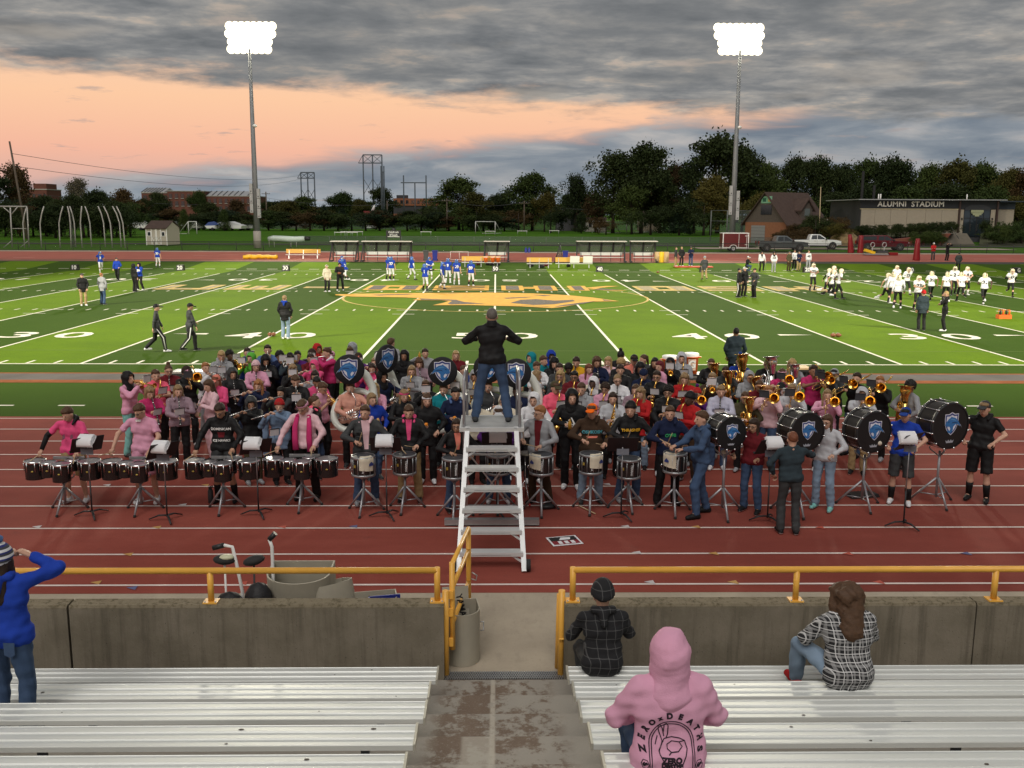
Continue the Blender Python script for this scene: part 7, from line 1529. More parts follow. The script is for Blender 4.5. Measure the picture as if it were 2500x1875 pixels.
def coolers():
    for u,v,lab,txt in((1637,868,'orange and white drink cooler half hidden behind the hooded players',''),(1687,862,'orange and white drink cooler with a white letter, beside the grey hooded player','G')):
        Yc=-2.9;p=at(u,v,Yc);z0=p[2]-.62;tb=thing('sideline_bench','black-legged sideline bench under the drink cooler %s'%('without a letter' if not txt else 'with the white letter'),'bench',(p[0],Yc,.01));MB().box((0,0,z0-.03),(.75,.55,.05)).build('seat',BLACK,tb);[MB().box((sx,0,(z0-.05)/2),(.06,.45,z0-.05)).build('leg',BLACK,tb)for sx in(-.28,.28)]
        t=thing('drink_cooler',lab,'cooler',(p[0],Yc,z0));MB().lathe([(.0,0),(.20,0),(.235,.50),(.26,.51),(.26,.53),(.22,.53)],n=24).build('tub',ORG,t);MB().lathe([(.245,.53),(.25,.60),(.235,.62),(0,.615)],n=24).build('lid',WHITE,t);MB().lathe([(.213,0),(.236,.30)],(0,0,.13),n=24).build('label_band',mat('cooler label',(.62,.40,.28),.6),t)if False else None
        for s in(-1,1):MB().box((s*.27,0,.50),(.08,.12,.03)).build('handle',ORG,t)
        pn=MB();n=8;pn.add([((.224+.036*(z_-.12))*math.sin(a),-(.224+.036*(z_-.12))*math.cos(a),z_)for z_ in(.12,.46)for a in np.linspace(-.55,.55,n)],[(i,i+1,n+i+1,n+i)for i in range(n-1)],0,True);pn.build('label_panel',mat('pale cooler label',(.62,.45,.36),.6),t)
        text_obj('letter','G',.30,WHITE,t,face_m((0,-.243,.30)),.002,.012);MB().tube([(0,-.22,.06),(0,-.27,.06),(0,-.27,.03)],.012,6).build('spigot',WHITE,t)
    for(u0,u1,v,lab)in((425,660,905,'long black table with a silver top behind the clarinets'),(1940,1975,896,'tan box-topped table behind the trombones')):
        Yc=-2.6;a=at(u0,v,Yc);b=at(u1,v,Yc);t=thing('sideline_table',lab,'table',((a[0]+b[0])/2,Yc,.01));w=b[0]-a[0];h=a[2];MB().b2((-w/2,-.30,h-.05),(w/2,.30,h)).build('table_top',STEEL if 'silver' in lab else TAN,t);MB().b2((-w/2,-.31,h-.12),(w/2,-.302,h-.05)).build('apron',BLACK,t)
        for s in(-.46,-.15,.15,.46):MB().box((s*w,0,(h-.05)/2),(.10,.45,h-.05)).build('leg',BLACK,t)
coolers()
def project_print(tgt,txt,size,c,m,parent,bold=.002,lines=1,back=False):
    """print wrapped onto a garment: each vertex dropped along Y on to the cloth"""
    from mathutils.bvhtree import BVHTree
    me0=tgt.data;bv=BVHTree.FromPolygons([v.co for v in me0.vertices],[p.vertices[:]for p in me0.polygons]);me=text_mesh(txt,size,0,bold).copy();me.materials.clear();me.materials.append(m)
    sg=-1 if back else 1;co=[]
    for v in me.vertices:
        x,z=c[0]+v.co.x*sg,c[1]+v.co.y;hit=bv.ray_cast(Vector((x,-1*sg,z)),Vector((0,sg,0)));y=hit[0].y if hit[0]else co[-1][1]+.006*sg if co else 0;co.append((x,y-.006*sg,z))
    for v,q in zip(me.vertices,co):v.co=q
    return obj('printed_lettering',me,parent)
def front_panel(t,nm,w0,w1,z0,z1,c):
    from mathutils.bvhtree import BVHTree
    me0=kid(t,nm).data;bv=BVHTree.FromPolygons([v.co for v in me0.vertices],[p.vertices[:]for p in me0.polygons]);n=9;vs=[]
    for j in range(n):
        f=j/(n-1);z=z0+(z1-z0)*f;w=w0+(w1-w0)*f
        for i in range(5):x=w*(i-2)/4;h=bv.ray_cast(Vector((x,-1,z)),Vector((0,1,0)));vs.append((x,(h[0].y if h[0]else-.12)-.006,z))
    MB().add(vs,[(j*5+i,j*5+i+1,j*5+i+6,j*5+i+5)for j in range(n-1)for i in range(4)],0,True).build('shirt_front',cloth(c),t)
def kid(t,nm):return[c for c in t.children if c.name.split('.')[0]==nm][0]
def extras_on_band():
    for t,r in PEOPLE:
        if r['label'].startswith('person in black sweatshirt with black hood up holding'):
            k=kid(t,'sweatshirt');project_print(k,'adidas',.10,(.0,1.14),WHITE,t,.003)
            for i,(x0,h)in enumerate(((-.07,.05),(-.015,.085),(.045,.12))):MB().add([(x0-.005,-.200,1.18),(x0+.030,-.200,1.18),(x0+.030-h*.55,-.197,1.18+h),(x0-.005-h*.45,-.197,1.18+h)],[(0,1,2,3)]).build('printed_bar',WHITE,t)
extras_on_band()

# ================================================================ drumline
WOODS=mat('drumstick wood',(.52,.38,.22),.5)
def stick(t,P,i,d,L,lab,tip=None,col=None):
    w=P.wr[i]+(P.wr[i]-P.el[i])/np.linalg.norm(P.wr[i]-P.el[i])*.08;M4=Matrix.Translation(t.location)@Matrix.Rotation(t.rotation_euler[2],4,'Z')@Matrix.Scale(t.scale[0],4);a=M4@Vector(w-np.array(d)*.08);b=M4@Vector(w+np.array(d)*L);s=thing('drumstick' if not tip else 'mallet',lab,'drumstick' if not tip else 'mallet',a,0,'sticks and mallets in use');v=b-a
    MB().tube([(0,0,0),v*.85,v],[.0085,.0075,.004],6).build('shaft',col or WOODS,s)
    if tip:MB().ell(v,(.045,.045,.045),0,10).build('felt_head',mat('cream felt',(.60,.55,.45),.9),s)
    else:MB().ell(v,(.007,.007,.007),0,6).build('tip',col or WOODS,s)
def drummer(u,v,H,ps,top,legs,hair,ex,skin,yaw,label,shoes=('white','white'),socks=None):
    p=gp(u,v,H);return person((p[0],p[1],.012),math.radians(yaw),ps,H/1.775,label,top,legs,shoes,skin,hair,ex,'drumline members',h=.0165,socks=socks)
def drumline():
    def tenor_set(t,u,v,txt):
        x=gp(u,v,.86);y=t.location.y-.42;q=at(u,v,y);tenors('black tenor drum set in front of the drummer in %s'%txt,q[0],y-.02,.56);tripod('grey tripod stand under the tenor drums of the drummer in %s'%txt,q[0]+.02,y-.04,.56)
    t,P=drummer(170,987,1.74,'tenor',('tee','hotpink'),('shorts','khaki'),('short','brown'),['down:black'],'f',0,'tenor drummer in hot pink T-shirt over black sleeves')
    [obj('undersleeve',P.part('sleeve%d'%i),t,mats=[cloth('black')])for i in(0,1)];[MB().add([(x*.09-.01,-.166-.004*abs(x),1.19-.03*abs(x)),((x+.5)*.09,-.164,1.20),((x+.4)*.09,-.164,1.27),(x*.09,-.164,1.25)],[(0,1,2,3)]).build('printed_wing',mat('grey print',(.20,.07,.11),.8),t)for x in(-1,.5)]
    tenor_set(t,152,1136,'hot pink');stick(t,P,0,(-.45,-.55,-.35),.28,'pale tenor stick in the right hand of the hot pink drummer');stick(t,P,1,(.2,-.8,-.4),.25,'pale tenor stick in the left hand of the hot pink drummer')
    t,P=drummer(345,979,1.80,'tenor',('tee','pink'),('shorts','pink'),('short','brown'),['glasses'],'f',0,'tenor drummer in pink short-sleeved shirt and bow tie with glasses');MB().box((-.03,-.115,1.455),(.08,.02,.035)).build('bow_tie',WHITE,t)
    tenor_set(t,338,1122,'pink shirt and bow tie');stick(t,P,0,(-.6,-.4,-.1),.28,'pale tenor stick in the right hand of the bow-tied drummer');stick(t,P,1,(.1,-.8,-.4),.25,'pale tenor stick in the left hand of the bow-tied drummer')
    t,P=drummer(540,978,1.80,'tenor2',('long','black'),('shorts','charcoal'),('short','dbrown'),['down:black','glasses'],'t',0,'tenor drummer in black sweatshirt with white lettering',('black','black'),'black');project_print(kid(t,'sweatshirt'),'DOMINICAN',.058,(0,1.30),WHITE,t);project_print(kid(t,'sweatshirt'),'ICE HAWKS',.055,(0,1.10),WHITE,t);front_panel(t,'sweatshirt',.09,.13,1.155,1.245,'maroon')
    tenor_set(t,541,1127,'black lettered sweatshirt');stick(t,P,0,(-.5,-.5,-.3),.28,'pale tenor stick in the right hand of the black lettered drummer');stick(t,P,1,(.3,-.8,-.3),.25,'pale tenor stick in the left hand of the black lettered drummer')
    t,P=drummer(743,969,1.84,'tenor2',('long','ltpink'),('pants','black'),('short','brown'),['band:pink','down:ltpink','glasses'],'f',-8,'tenor drummer in pale pink hooded sweatshirt with magenta scarf and headband',('black','black'))
    sc=MB();sc.tube([(-.10,-.10,1.44),(-.12,-.16,1.30),(-.13,-.155,1.10),(-.12,-.16,.90)],[.035,.045,.05,.055],8,squash=.4);sc.tube([(.10,-.10,1.44),(.12,-.16,1.30),(.11,-.155,1.10),(.13,-.16,.88)],[.035,.045,.05,.055],8,squash=.4);sc.tube([(-.10,-.10,1.45),(-.06,.07,1.49),(.06,.07,1.49),(.10,-.10,1.45)],.035,8);sc.build('scarf',cloth('magenta'),t)
    tenor_set(t,733,1124,'pale pink with scarf');stick(t,P,0,(-.6,-.5,-.2),.28,'pale tenor stick in the right hand of the scarfed drummer');stick(t,P,1,(.2,-.8,-.3),.22,'pale tenor stick in the left hand of the scarfed drummer')
    def sn(u,v,H,top,legs,hair,ex,skin,yaw,lab,du,dv,ps='snare',shoes=('white','white')):
        t,P=drummer(u,v,H,ps,top,('pants',legs),hair,ex,skin,yaw,'snare drummer in '+lab,shoes);y=t.location.y-.40;q=at(du,dv,y);snare('black snare drum of drummer in '+lab,q[0],y-.03,q[2]-.31,random.uniform(-.2,.2));tripod('tripod under the snare of drummer in '+lab,q[0],y-.03,q[2]-.34,rot=random.uniform(-.15,.15))
        stick(t,P,0,(.15,-.35,.75)if ps=='snare2' else(.45,-.75,-.25),.26,'right-hand drumstick of drummer in '+lab);stick(t,P,1,(-.55,-.6,.25),.28,'left-hand drumstick of drummer in '+lab);return t,P,q,y
    def towel(q,y,side,lab):
        g=MB();r=.206;n=10;a0=-.2 if side>0 else-1.35;vs=[]
        for j,z_ in enumerate((.03,0,-.06,-.14,-.20)):
            for i in range(n):a=a0+1.25*i/(n-1);rr=(r-.05 if j==0 else r)+.006*math.sin(i*2.1+j);vs.append((rr*math.sin(a),-rr*math.cos(a),z_-(.03*i/n if j==4 else 0)))
        g.add(vs,[(j*n+i,j*n+i+1,(j+1)*n+i+1,(j+1)*n+i)for j in range(4)for i in range(n-1)],0,True);t=thing('folded_towel','cream towel with a blue print draped on the snare of the %s'%lab,'towel',(q[0],y-.03,q[2]));g.build('cloth',cloth('cream'),t)
        am=a0+.8*1.25 if side>0 else a0+.45;MB().add([((r+.012)*math.sin(am+dx),-(r+.012)*math.cos(am+dx),z_)for dx,z_ in((-.2,-.13),(.2,-.13),(.22,-.10),(0,-.06),(-.22,-.10))],[(0,1,2,3,4)]).build('printed_logo',EC['navy'],t)
    t,P,q,y=sn(890,985,1.78,('coat','charcoal'),'jeans',('short','brown'),['down:ltpink'],'f',15,'charcoal quilted jacket over a pale pink hood',887,1112,'snare2',('grey','white'));front_panel(t,'coat',0.066,0.150,1.000,1.490,'ltpink');[MB().tube([(-.165,-.10,z_),(-.08,-.158,z_),(-.065,-.162,z_)],.016,6).build('quilt_baffle',cloth('charcoal'),t)for z_ in(1.06,1.14,1.22,1.30)];towel(q,y,1,'quilted jacket drummer')
    t,P,q,y=sn(998,984,1.76,('coat','black'),'khaki',('short','brown'),['down:hotpink'],'f',0,'black jacket over a hot pink hood',988,1108,'snare',('black','white'));front_panel(t,'coat',0.050,0.112,1.130,1.490,'hotpink')
    t,P,q,y=sn(1114,1019,1.62,('coat','black'),'jeans',('long','dbrown'),['glasses'],'t',20,'black jacket and glasses over a coral shirt',1109,1116,'snare2',('black','white'));front_panel(t,'coat',0.055,0.125,1.180,1.490,'coral')
    t,P,q,y=sn(1217,988,1.74,('long','purple'),'jeans',('short','brown'),['cap:white'],'f',0,'white cap behind the ladder',1215,1108)
    t,P,q,y=sn(1319,986,1.78,('coat','grey'),'brown',('short','ginger'),['glasses'],'f',-30,'grey jacket over a maroon shirt',1322,1108,'snare2',('black','black'));front_panel(t,'coat',0.066,0.150,0.980,1.490,'maroon');towel(q,y,-1,'grey jacket drummer')
    t,P,q,y=sn(1445,983,1.78,('long','brown'),'ltjeans',('short','brown'),['cap:orange','down:brown'],'f',5,'brown sweatshirt and orange cap',1443,1106,'snare2',('charcoal','black'));project_print(kid(t,'sweatshirt'),'OSHKOSH',.075,(0,1.27),mat('teal print',(.08,.35,.42),.8),t,.003);front_panel(t,'sweatshirt',.16,.20,1.165,1.20,'coral');towel(q,y,1,'orange cap drummer')
    t,P,q,y=sn(1539,978,1.80,('long','black'),'jeans',('short','dbrown'),['beanie:black','down:black'],'f',10,'black sweatshirt and black beanie with yellow lettering',1535,1118,'snare2',('grey','white'));project_print(kid(t,'sweatshirt'),'THRASHER',.068,(0,1.27),mat('flame yellow print',(.75,.40,.02),.8),t,.003)
    t,P,q,y=sn(1635,987,1.78,('long','navy'),'black',('short','brown'),['down:navy'],'f',12,'navy sweatshirt with green letters',1648,1104,'snare2',('black','black'));project_print(kid(t,'sweatshirt'),'OYFB',.08,(0,1.24),mat('green print',(.05,.48,.16),.8),t,.003);towel(q,y,-1,'navy sweatshirt drummer')
    for uu,vv,r,yw,hu,hv,H,top,legs,hair,ex,skin,yaw,lab,shoes,sock in((1778,1058,.26,16,1842,1019,1.64,('long','maroon'),('pants','jeans'),('long','dbrown'),['glasses'],'t',-35,'maroon top and glasses',('black','white'),None),(1963,1055,.315,18,2021,1009,1.68,('long','ltgrey'),('pants','ltjeans'),('long','brown'),['glasses'],'f',-35,'light grey sweatshirt and ripped jeans',('aqua','white'),None),(2126,1055,.34,18,2212,992,1.74,('tee','royal'),('shorts','charcoal'),('short','black'),['cap:blue'],'f',-25,'bright blue T-shirt and blue cap',('white','black'),'black'),(2312,1040,.385,20,2406,976,1.82,('tee','black'),('shorts','black'),('short','dblond'),['cap:charcoal','down:black'],'f',-35,'black hooded shirt and grey cap',('black','charcoal'),'black')):
        t,P=drummer(hu,hv,H,'bass',top,legs,hair,ex,skin,yaw,'bass drummer in '+lab,shoes,sock);y=t.location.y-.15;q=at(uu,vv,y-.18);bass('crested black bass drum of drummer in '+lab,q[0],y,q[2],r,math.radians(yw));tripod('tripod under the bass drum of drummer in '+lab,q[0],y,q[2]-r-.10,.42,.36,.16);stick(t,P,0,(-.6,-.55,.35),.24,'felt-headed mallet of drummer in '+lab,True,BLACK)
    t,P=drummer(1716,996,1.84,'instruct',('long','jeans'),('pants','jeans'),('short','brown'),['down:jeans'],'f',-75,'instructor in blue hooded sweatshirt and jeans turned to the drummers',('black','black'));stick(t,P,0,(-.2,-.7,.45),.28,'drumstick in the hand of the blue-hooded instructor')
    t,P=drummer(1937,1052,1.66,'turner',('long','darkteal'),('pants','charcoal'),('short','auburn'),[],'f',178,'person in dark teal top seen from behind turning pages on a stand',('black','white'))
    music_stand('music stand with curling white pages by the hot pink drummer',226,1262,219,1085,.7,-.15);music_stand('music stand with curling white pages by the bow-tied drummer',409,1272,398,1100,.8,-.2);music_stand('music stand with curling white pages by the black lettered drummer',632,1260,621,1091,.5,-.1);music_stand('music stand with curling white pages by the quilted jacket drummer',945,1264,940,1085,0,.02);music_stand('music stand with curling white pages by the black beanie drummer',1516,1266,1528,1086,0,.0);music_stand('music stand at which the person in dark teal turns pages',1873,1274,1884,1090,.35,.1);music_stand('music stand with curling white pages by the blue cap drummer',2205,1288,2207,1078,.6,-.1);music_stand('music stand behind the ladder steps',1213,1262,1215,1074,0,.02)
drumline()
# ================================================================ conductor and his ladder
def ladder():
    x0=.0;yb,yt,H=-18.95,-17.42,1.74;t=thing('rolling_ladder','white aluminium rolling ladder with a platform and grey hoop handrails','ladder',(x0,0,.008));AW=mat('white aluminium',(.62,.63,.63),.4,.3,.05,6)
    f=lambda k:(yb+(yt-yb)*k,H*k);hw=lambda k:.46-.09*k
    for s in(-1,1):
        MB().beam((s*hw(0),yb,.02),(s*hw(1),yt,H),.07,.03).build('stringer',AW,t);MB().beam((s*.36,yt-.05,H),(s*.42,-16.85,.05),.05,.03).build('rear_leg',STEEL,t)
        MB().lathe([(0,-.03),(.085,-.03),(.085,.03),(0,.03)],(s*.52,yb+.06,.09),(1,0,0),12).build('wheel',RUBBER,t)
    for i in range(1,7):
        y,z=f(i/7);w=hw(i/7);st=MB().b2((-w,y-.10,z-.055),(w,y+.08,z)).build('step',AW,t);MB().b2((-w*.62,y-.104,z-.034),(w*.62,y-.098,z-.026)).build('tread_slot',STEEL,st)
        for s in(-1,1):y2,z2=f((i-.55)/7);MB().beam((s*w*.62,y-.03,z-.05),(s*hw((i-.55)/7)*.99,y2,z2),.035,.02).build('step_brace',AW,st)
    for a,b in(((-.42,.15),(.38,1.3)),((.42,.15),(-.38,1.3))):MB().beam((a[0],-16.88,a[1]),(b[0],-17.2,b[1]),.03,.02).build('cross_brace',STEEL,t)
    for z in(.35,1.2):MB().beam((-.40,-16.95,z),(.40,-16.95,z),.05,.03).build('rear_rail',STEEL,t)
    MB().b2((-.76,-16.92,.02),(.76,-16.80,.11)).build('outrigger',STEEL,t);p=MB().b2((-.49,yt-.06,H-.06),(.49,-16.52,H)).build('platform',AW,t)
    for i in range(9):y=yt+.0+.095*i;MB().b2((-.47,y,H),(.47,y+.045,H+.010)).build('deck_slat',STEEL,p)
    for s in(-1,1):
        MB().tube([(s*.42,yt,H-.5),(s*.42,yt,H+.72),(s*.41,yt+.06,H+.80),(s*.40,yt+.35,H+.84),(s*.40,-16.58,H+.80),(s*.40,-16.52,H+.70),(s*.40,-16.52,H)],.022,8).build('handrail',STAND,t);MB().tube([(s*.40,yt,H+.42),(s*.40,-16.52,H+.42)],.014,6).build('mid_rail',STAND,t)
    person((.0,-17.02,H+.018),math.pi,'conduct',1.83/1.775,'conductor in black jacket and jeans standing on the ladder platform',('long','black'),('pants','jeans'),('charcoal','black'),'f',('buzz','grey'),[],'staff',h=.0165);MB().lathe([(.086,-.02),(.080,.03),(.072,.065),(.066,.06)],(0,.012,1.47),n=18).build('stand_collar',cloth('black'),COL.objects[[o.name for o in COL.objects if o.get('label','').startswith('conductor')][0]])
    p=gp(1378,1322);t=thing('programme_poster','white-bordered red and black poster lying on the track','poster',(p[0],p[1],.012),.25);MB().b2((-.24,-.20,0),(.24,.20,.004)).build('sheet',PAPER,t);MB().b2((-.21,-.16,.004),(.21,.0,.006)).build('red_print',mat('red print',(.22,.02,.03),.7),t);MB().b2((-.21,.0,.004),(.21,.17,.006)).build('black_print',mat('black print',(.02,.02,.02),.7),t);MB().add([(-.08,.02,.008),(.1,.03,.008),(.13,.12,.008),(-.02,.14,.008)],[(0,1,2,3)]).build('pale_figure',PAPER,t);[MB().b2((-.12+.1*i,-.14,.006),(-.06+.1*i,-.02,.008)).build('pale_lettering',PAPER,t)for i in range(3)]
    a=gp(1412,1237);b=gp(1453,1257);tag(MB().tube([(0,0,.012),(b[0]-a[0],b[1]-a[1],.012)],[.009,.009],6).build('dropped_drumstick',WOODS,None,(a[0],a[1],.01)),'pair of drumsticks lying on the track before the orange cap drummer','drumstick')
    p=gp(515,1228);t=thing('water_bottle','dark grey water bottle standing on the track by the tenor drums','bottle',(p[0],p[1],.01));MB().lathe([(0,0),(.045,0),(.045,.21),(.03,.24),(0,.24)],n=12).build('flask',GRY,t);MB().lathe([(.03,.24),(.03,.28),(0,.285)],n=10).build('cap',BLACK,t);MB().tube([(.0,0,.28),(.04,0,.30),(.05,0,.26)],.008,6).build('loop',BLACK,t)
    p=gp(1338,1243);tag(MB().ell((0,0,.04),(.16,.07,.045),0,10).build('glove',BLACK,None,(p[0],p[1],.008),.2),'crumpled black glove lying beside the snare stand','glove')
    p=gp(1282,1230);t=thing('cymbal_stand','thin chrome cymbal stand with red rubber feet beside the ladder','cymbal stand',(p[0],p[1],.01));zt_=at(1285,1108,p[1])[2]
    MB().tube([(0,0,.1),(0,0,zt_)],.011,6).build('post',CHROME,t);MB().lathe([(.0,.012),(.05,.008),(.20,0),(.0,.002)],(.02,0,zt_),n=20).build('cymbal',mat('dull cymbal bronze',(.16,.14,.11),.35,.8),t)
    for i in range(3):a=i*2.09-1.2;d=Vector((math.cos(a),math.sin(a),0));l_=MB().tube([Vector((0,0,.42)),d*.20+Vector((0,0,.02))],.008,6).build('leg',CHROME,t);MB().ell(d*.20+Vector((0,0,.025)),(.02,.02,.025),0,8).build('foot',mat('red rubber',(.5,.03,.03),.6),l_)
    p=gp(2104,1212);tag(MB().box((0,0,.03),(.55,.28,.05),0,None,.9).build('dark_bag',BLACK,None,(p[0],p[1],.008),.2),'flat black bag on the track beside the bass drum stand','bag')
ladder()
# ================================================================ people on the field
CC['hgold']=(.74,.66,.46);CC['hblue']=(.05,.13,.40)
FIELD="""
205 747|pockets|coat:black|khaki|short:grey|cap:black|35||black jacket, black cap and khaki trousers talking at midfield edge
252 744|pockets|coat:grey|jeans|buzz:ginger||160||grey jacket and jeans facing the man in khaki
288 686|walk2|long:royal|black|short:black||10||blue jersey and black trousers walking off
330 713|stand|long:black|black|short:black|hood:black|150||all-black hooded tracksuit seen from behind
343 709|fbhands|long:royal|black|short:black|hood:black|-20|70|blue numbered jersey over a black hood
385 860|walk|coat:charcoal|black|short:grey|cap:black|110||striped-trouser referee in black cap stepping out
466 858|walk2|coat:charcoal|black|short:brown|cap:black|120||striped-trouser referee looking down at his hands
698 828|pockets|coat:black|ltjeans|short:dblond|down:royal|175||black jacket with a blue collar and faded jeans
831 710|fbhands|long:black|black|curly:black||10||black warm-ups holding a football
799 713|pockets|coat:cream|black|short:grey|cap:cream|35||cream coat and cream cap
1719 683|walk2|coat:charcoal|khaki|short:grey|beanie:grey|185||charcoal jacket, grey beanie and khaki trousers walking away
1649 651|stand|coat:charcoal|khaki|short:brown||60||charcoal vest and khaki trousers at the tan tubs
1663 650|pockets|coat:black|black|buzz:blond||10||wide black sweatshirt and black trousers
1686 650|cross|coat:navy|jeans|short:brown|cap:navy|-20||navy jacket and jeans beside the man in wide black
1802 727|pockets|coat:black|black|short:grey|cap:black|60||striped-trouser referee in black cap talking with two others
1815 724|pockets|coat:black|black|short:grey|cap:white|30||referee in white cap between two colleagues
1840 727|hold|coat:charcoal|black|short:brown|cap:black|-60||charcoal pullover gesturing to the referees
1823 663|kneel|coat:black|jeans|short:brown|cap:white|50||black jacket and white cap kneeling with a camera
1858 663|crutch|long:white|black|short:brown|hood:black|5|7|white jersey standing on crutches
1888 664|pockets|long:white|grey|short:brown|hood:black|0|10|white numbered jersey over a black hood
1925 662|pockets|coat:olive|brown|short:grey|cap:charcoal|20||olive jacket and brown trousers
1938 659|stand|long:white|black|short:brown||10||white jersey and black tights behind the coaches
1949 662|cross|coat:navy|khaki|buzz:brown||10||navy jacket and khaki trousers with folded arms
1972 660|stand2|long:white|grey|short:brown||0|40|white numbered jersey and grey sweatpants
2338 664|pockets|coat:charcoal|black|short:grey|cap:charcoal|160||dark coat alone behind the white team
2277 636|cross|long:red|charcoal|short:grey|beanie:white|-30||red and white jersey on the far track
2311 637|film|long:black|black|short:black||20||black clothes on the far track with hands to the face
2248 807|stand|coat:darkteal|black|short:grey|beanie:red|175||dark teal jacket and red beanie watching the white team
2303 809|cross|coat:black|black|buzz:blond||-110||black jacket turned sideways beside the coach in red beanie
"""
BLUET="""247 666|run2|25|3|running toward the shed side
386 653|fbstand|175|30|seen from behind near the far track
845 684|fblow|-120|2|crouched in a blocking stance
836 682|fbstep|30||behind the crouched lineman
956 685|fbstand|175|22|seen from behind beside a teammate
949 683|fbhands|150||half hidden by number 22
1005 684|fbstep|120||stepping to the side alone
1038 710|fbpoint|150|1|pointing with an outstretched arm
1049 686|fbhands|20||in front of the dark bin
1080 706|fbstep|70||stepping on the yard line
1094 691|fbstand|170|9|seen from behind with bare arms
1115 695|fbstand|178|10|seen from behind with white sleeves
1150 699|fbstand|165|89|seen from behind nearest the fifty yard line"""
WHITET="""1983 710|fbhands|10|25|standing alone with hands together
2016 722|run|70||first of the jogging cluster
2028 730|run2|60|50|jogging in the cluster with black sleeves
2044 730|run|80|3|leading the jogging cluster
2033 718|fbhands|60||in the middle of the jogging cluster
2160 740|run2|60|6|stepping forward low beside two teammates
2177 742|fbstep|150||between number 6 and the player seen from behind
2190 754|fbstep|155||seen from behind closest to the coaches
2186 715|fbstand|5||facing us behind the huddle
2211 720|run|10|73|facing us on the move beside the ten marker
2238 757|fbhands|0|23|facing us with hands at the chest
2271 735|run2|175|39|running away
2308 737|fbstand|178|14|seen from behind over the coach
2326 721|fbstep|-10|2|facing us behind number 11
2344 737|run|175|11|running away with white socks
2357 721|fbhands|10|8|facing us behind number 11, half hidden
2400 744|run2|170|21|sprinting away with arms spread
2465 725|run|-15|42|running toward us by the goal marker"""
NUMW=mat('white numeral cloth',(.75,.75,.75),.8);NUMB=mat('black numeral cloth',(.015,.015,.015),.8)
def field_people():
    R=random.Random(8)
    for ln in FIELD.strip().split('\n'):
        a=ln.split('|');u,v=map(float,a[0].split());p=gp(u,v);top=a[2].split(':');yaw=float(a[6]);lab='person in '+a[8]if not a[8].startswith(('striped','referee','all'))else('person, '+a[8])
        t,P=person((p[0],p[1],gz(p[1])+.01),math.radians(yaw),a[1],R.uniform(1.74,1.86)/1.775,lab,tuple(top),('pants',a[3]),(R.choice(['black','white','black']),'white'),R.choice('fft'),tuple(a[4].split(':')),[e for e in a[5].split(';')if e],'people on the field',h=.024)
        if a[7]:project_print(kid(t,'sweatshirt'),a[7],.26,(0,1.22),NUMW if top[1]=='royal' else NUMB,t,.012,back=abs(yaw)>90)
        if 'striped' in a[8]:
            for i in(0,1):sg=(-1,1)[i];mid=(P.kn[i]*.5+P.hp[i]*.5);MB().tube([P.hp[i]+np.array([sg*.095,0,-.05]),P.kn[i]+np.array([sg*.072,0,0]),P.an[i]+np.array([sg*.062,0,.02])],.020,6,squash=.9).build('white_stripe',WHITE,t)
        if 'crutches' in a[8]:
            for sg in(-1,1):c=thing('crutch','aluminium crutch under the %s arm of the injured player'%('right' if sg<0 else 'left'),'crutch',t.location,t.rotation_euler[2]);MB().tube([(sg*.34,-.20,0),(sg*.32,-.14,.8),(sg*.26,-.02,1.32)],.018,6).build('shaft',STEEL,c);MB().tube([(sg*.26,-.10,1.33),(sg*.26,.06,1.33)],.03,6).build('arm_pad',PLK,c)
    for team,rows,jc,pc,hc,num in(('blue',BLUET,'royal','white','hblue',NUMW),('white',WHITET,'white','black','hgold',NUMB)):
        for ln in rows.split('\n'):
            a=ln.split('|');u,v=map(float,a[0].split());p=gp(u,v);yaw=float(a[2]);H=R.uniform(1.76,1.88)
            t,P=person((p[0],p[1],gz(p[1])+.01),math.radians(yaw),a[1],H/1.775,'football player in %s jersey%s, %s'%(team,(' number '+a[3])if a[3]else '',a[4]),('jersey',jc),('knickers',pc),('white' if R.random()<.4 else 'black','white'),R.choice('fftmd'),None,['helmet:'+hc],'%s team players warming up'%team,h=.024,socks=R.choice(['white','black','black']))
            if R.random()<.45:c_=cloth('black' if R.random()<.5 else 'white');[obj('undersleeve',P.part('sleeve%d'%i),t,mats=[c_])for i in(0,1)]
            if a[3]:project_print(kid(t,'jersey'),a[3],.27,(P.hipc[0]+P.leanx*.3,1.24+P.dz),num,t,.014,back=abs(yaw)>90)
    t,P=person((*gp(1798,925)[:2],.01),math.radians(178),'pockets',1.84/1.775,'person in dark green jacket standing behind the band with back turned',('coat','darkteal'),('pants','black'),('black','white'),'m',('buzz','black'),[],'people on the field',h=.02);q=gp(1798,797,1.84);t.location=(q[0],q[1],.01)
    FBM=mat('football leather',(.20,.07,.03),.5,0,.1,20,.2,200)
    for u,v,lab in((659,822,'by the feet of the man in faded jeans'),(668,822,'beside another ball near the man in faded jeans'),(2034,824,'on the yard line, touching another ball'),(2046,824,'just past the yard line next to another ball'),(1606,667,'alone on the far forty yard line')):
        p=gp(u,v);t=thing('football','brown football lying %s'%lab,'football',(p[0],p[1],.10),R.uniform(0,3),'footballs on the turf');MB().lathe([(0,-.14),(.035,-.12),(.07,-.07),(.085,0),(.07,.07),(.035,.12),(0,.14)],axis=(1,0,0),n=14).build('ball',FBM,t);MB().box((0,0,.085),(.09,.012,.008)).build('laces',WHITE,t)
    p=gp(831,690);q=Matrix.Rotation(0,3,'Z');pp=gp(831,710);t=thing('football','brown football held by the player in black warm-ups','football',(pp[0]+.02,pp[1]-.36,1.16),.6);MB().lathe([(0,-.14),(.035,-.12),(.07,-.07),(.085,0),(.07,.07),(.035,.12),(0,.14)],axis=(1,0,0),n=14).build('ball',FBM,t)
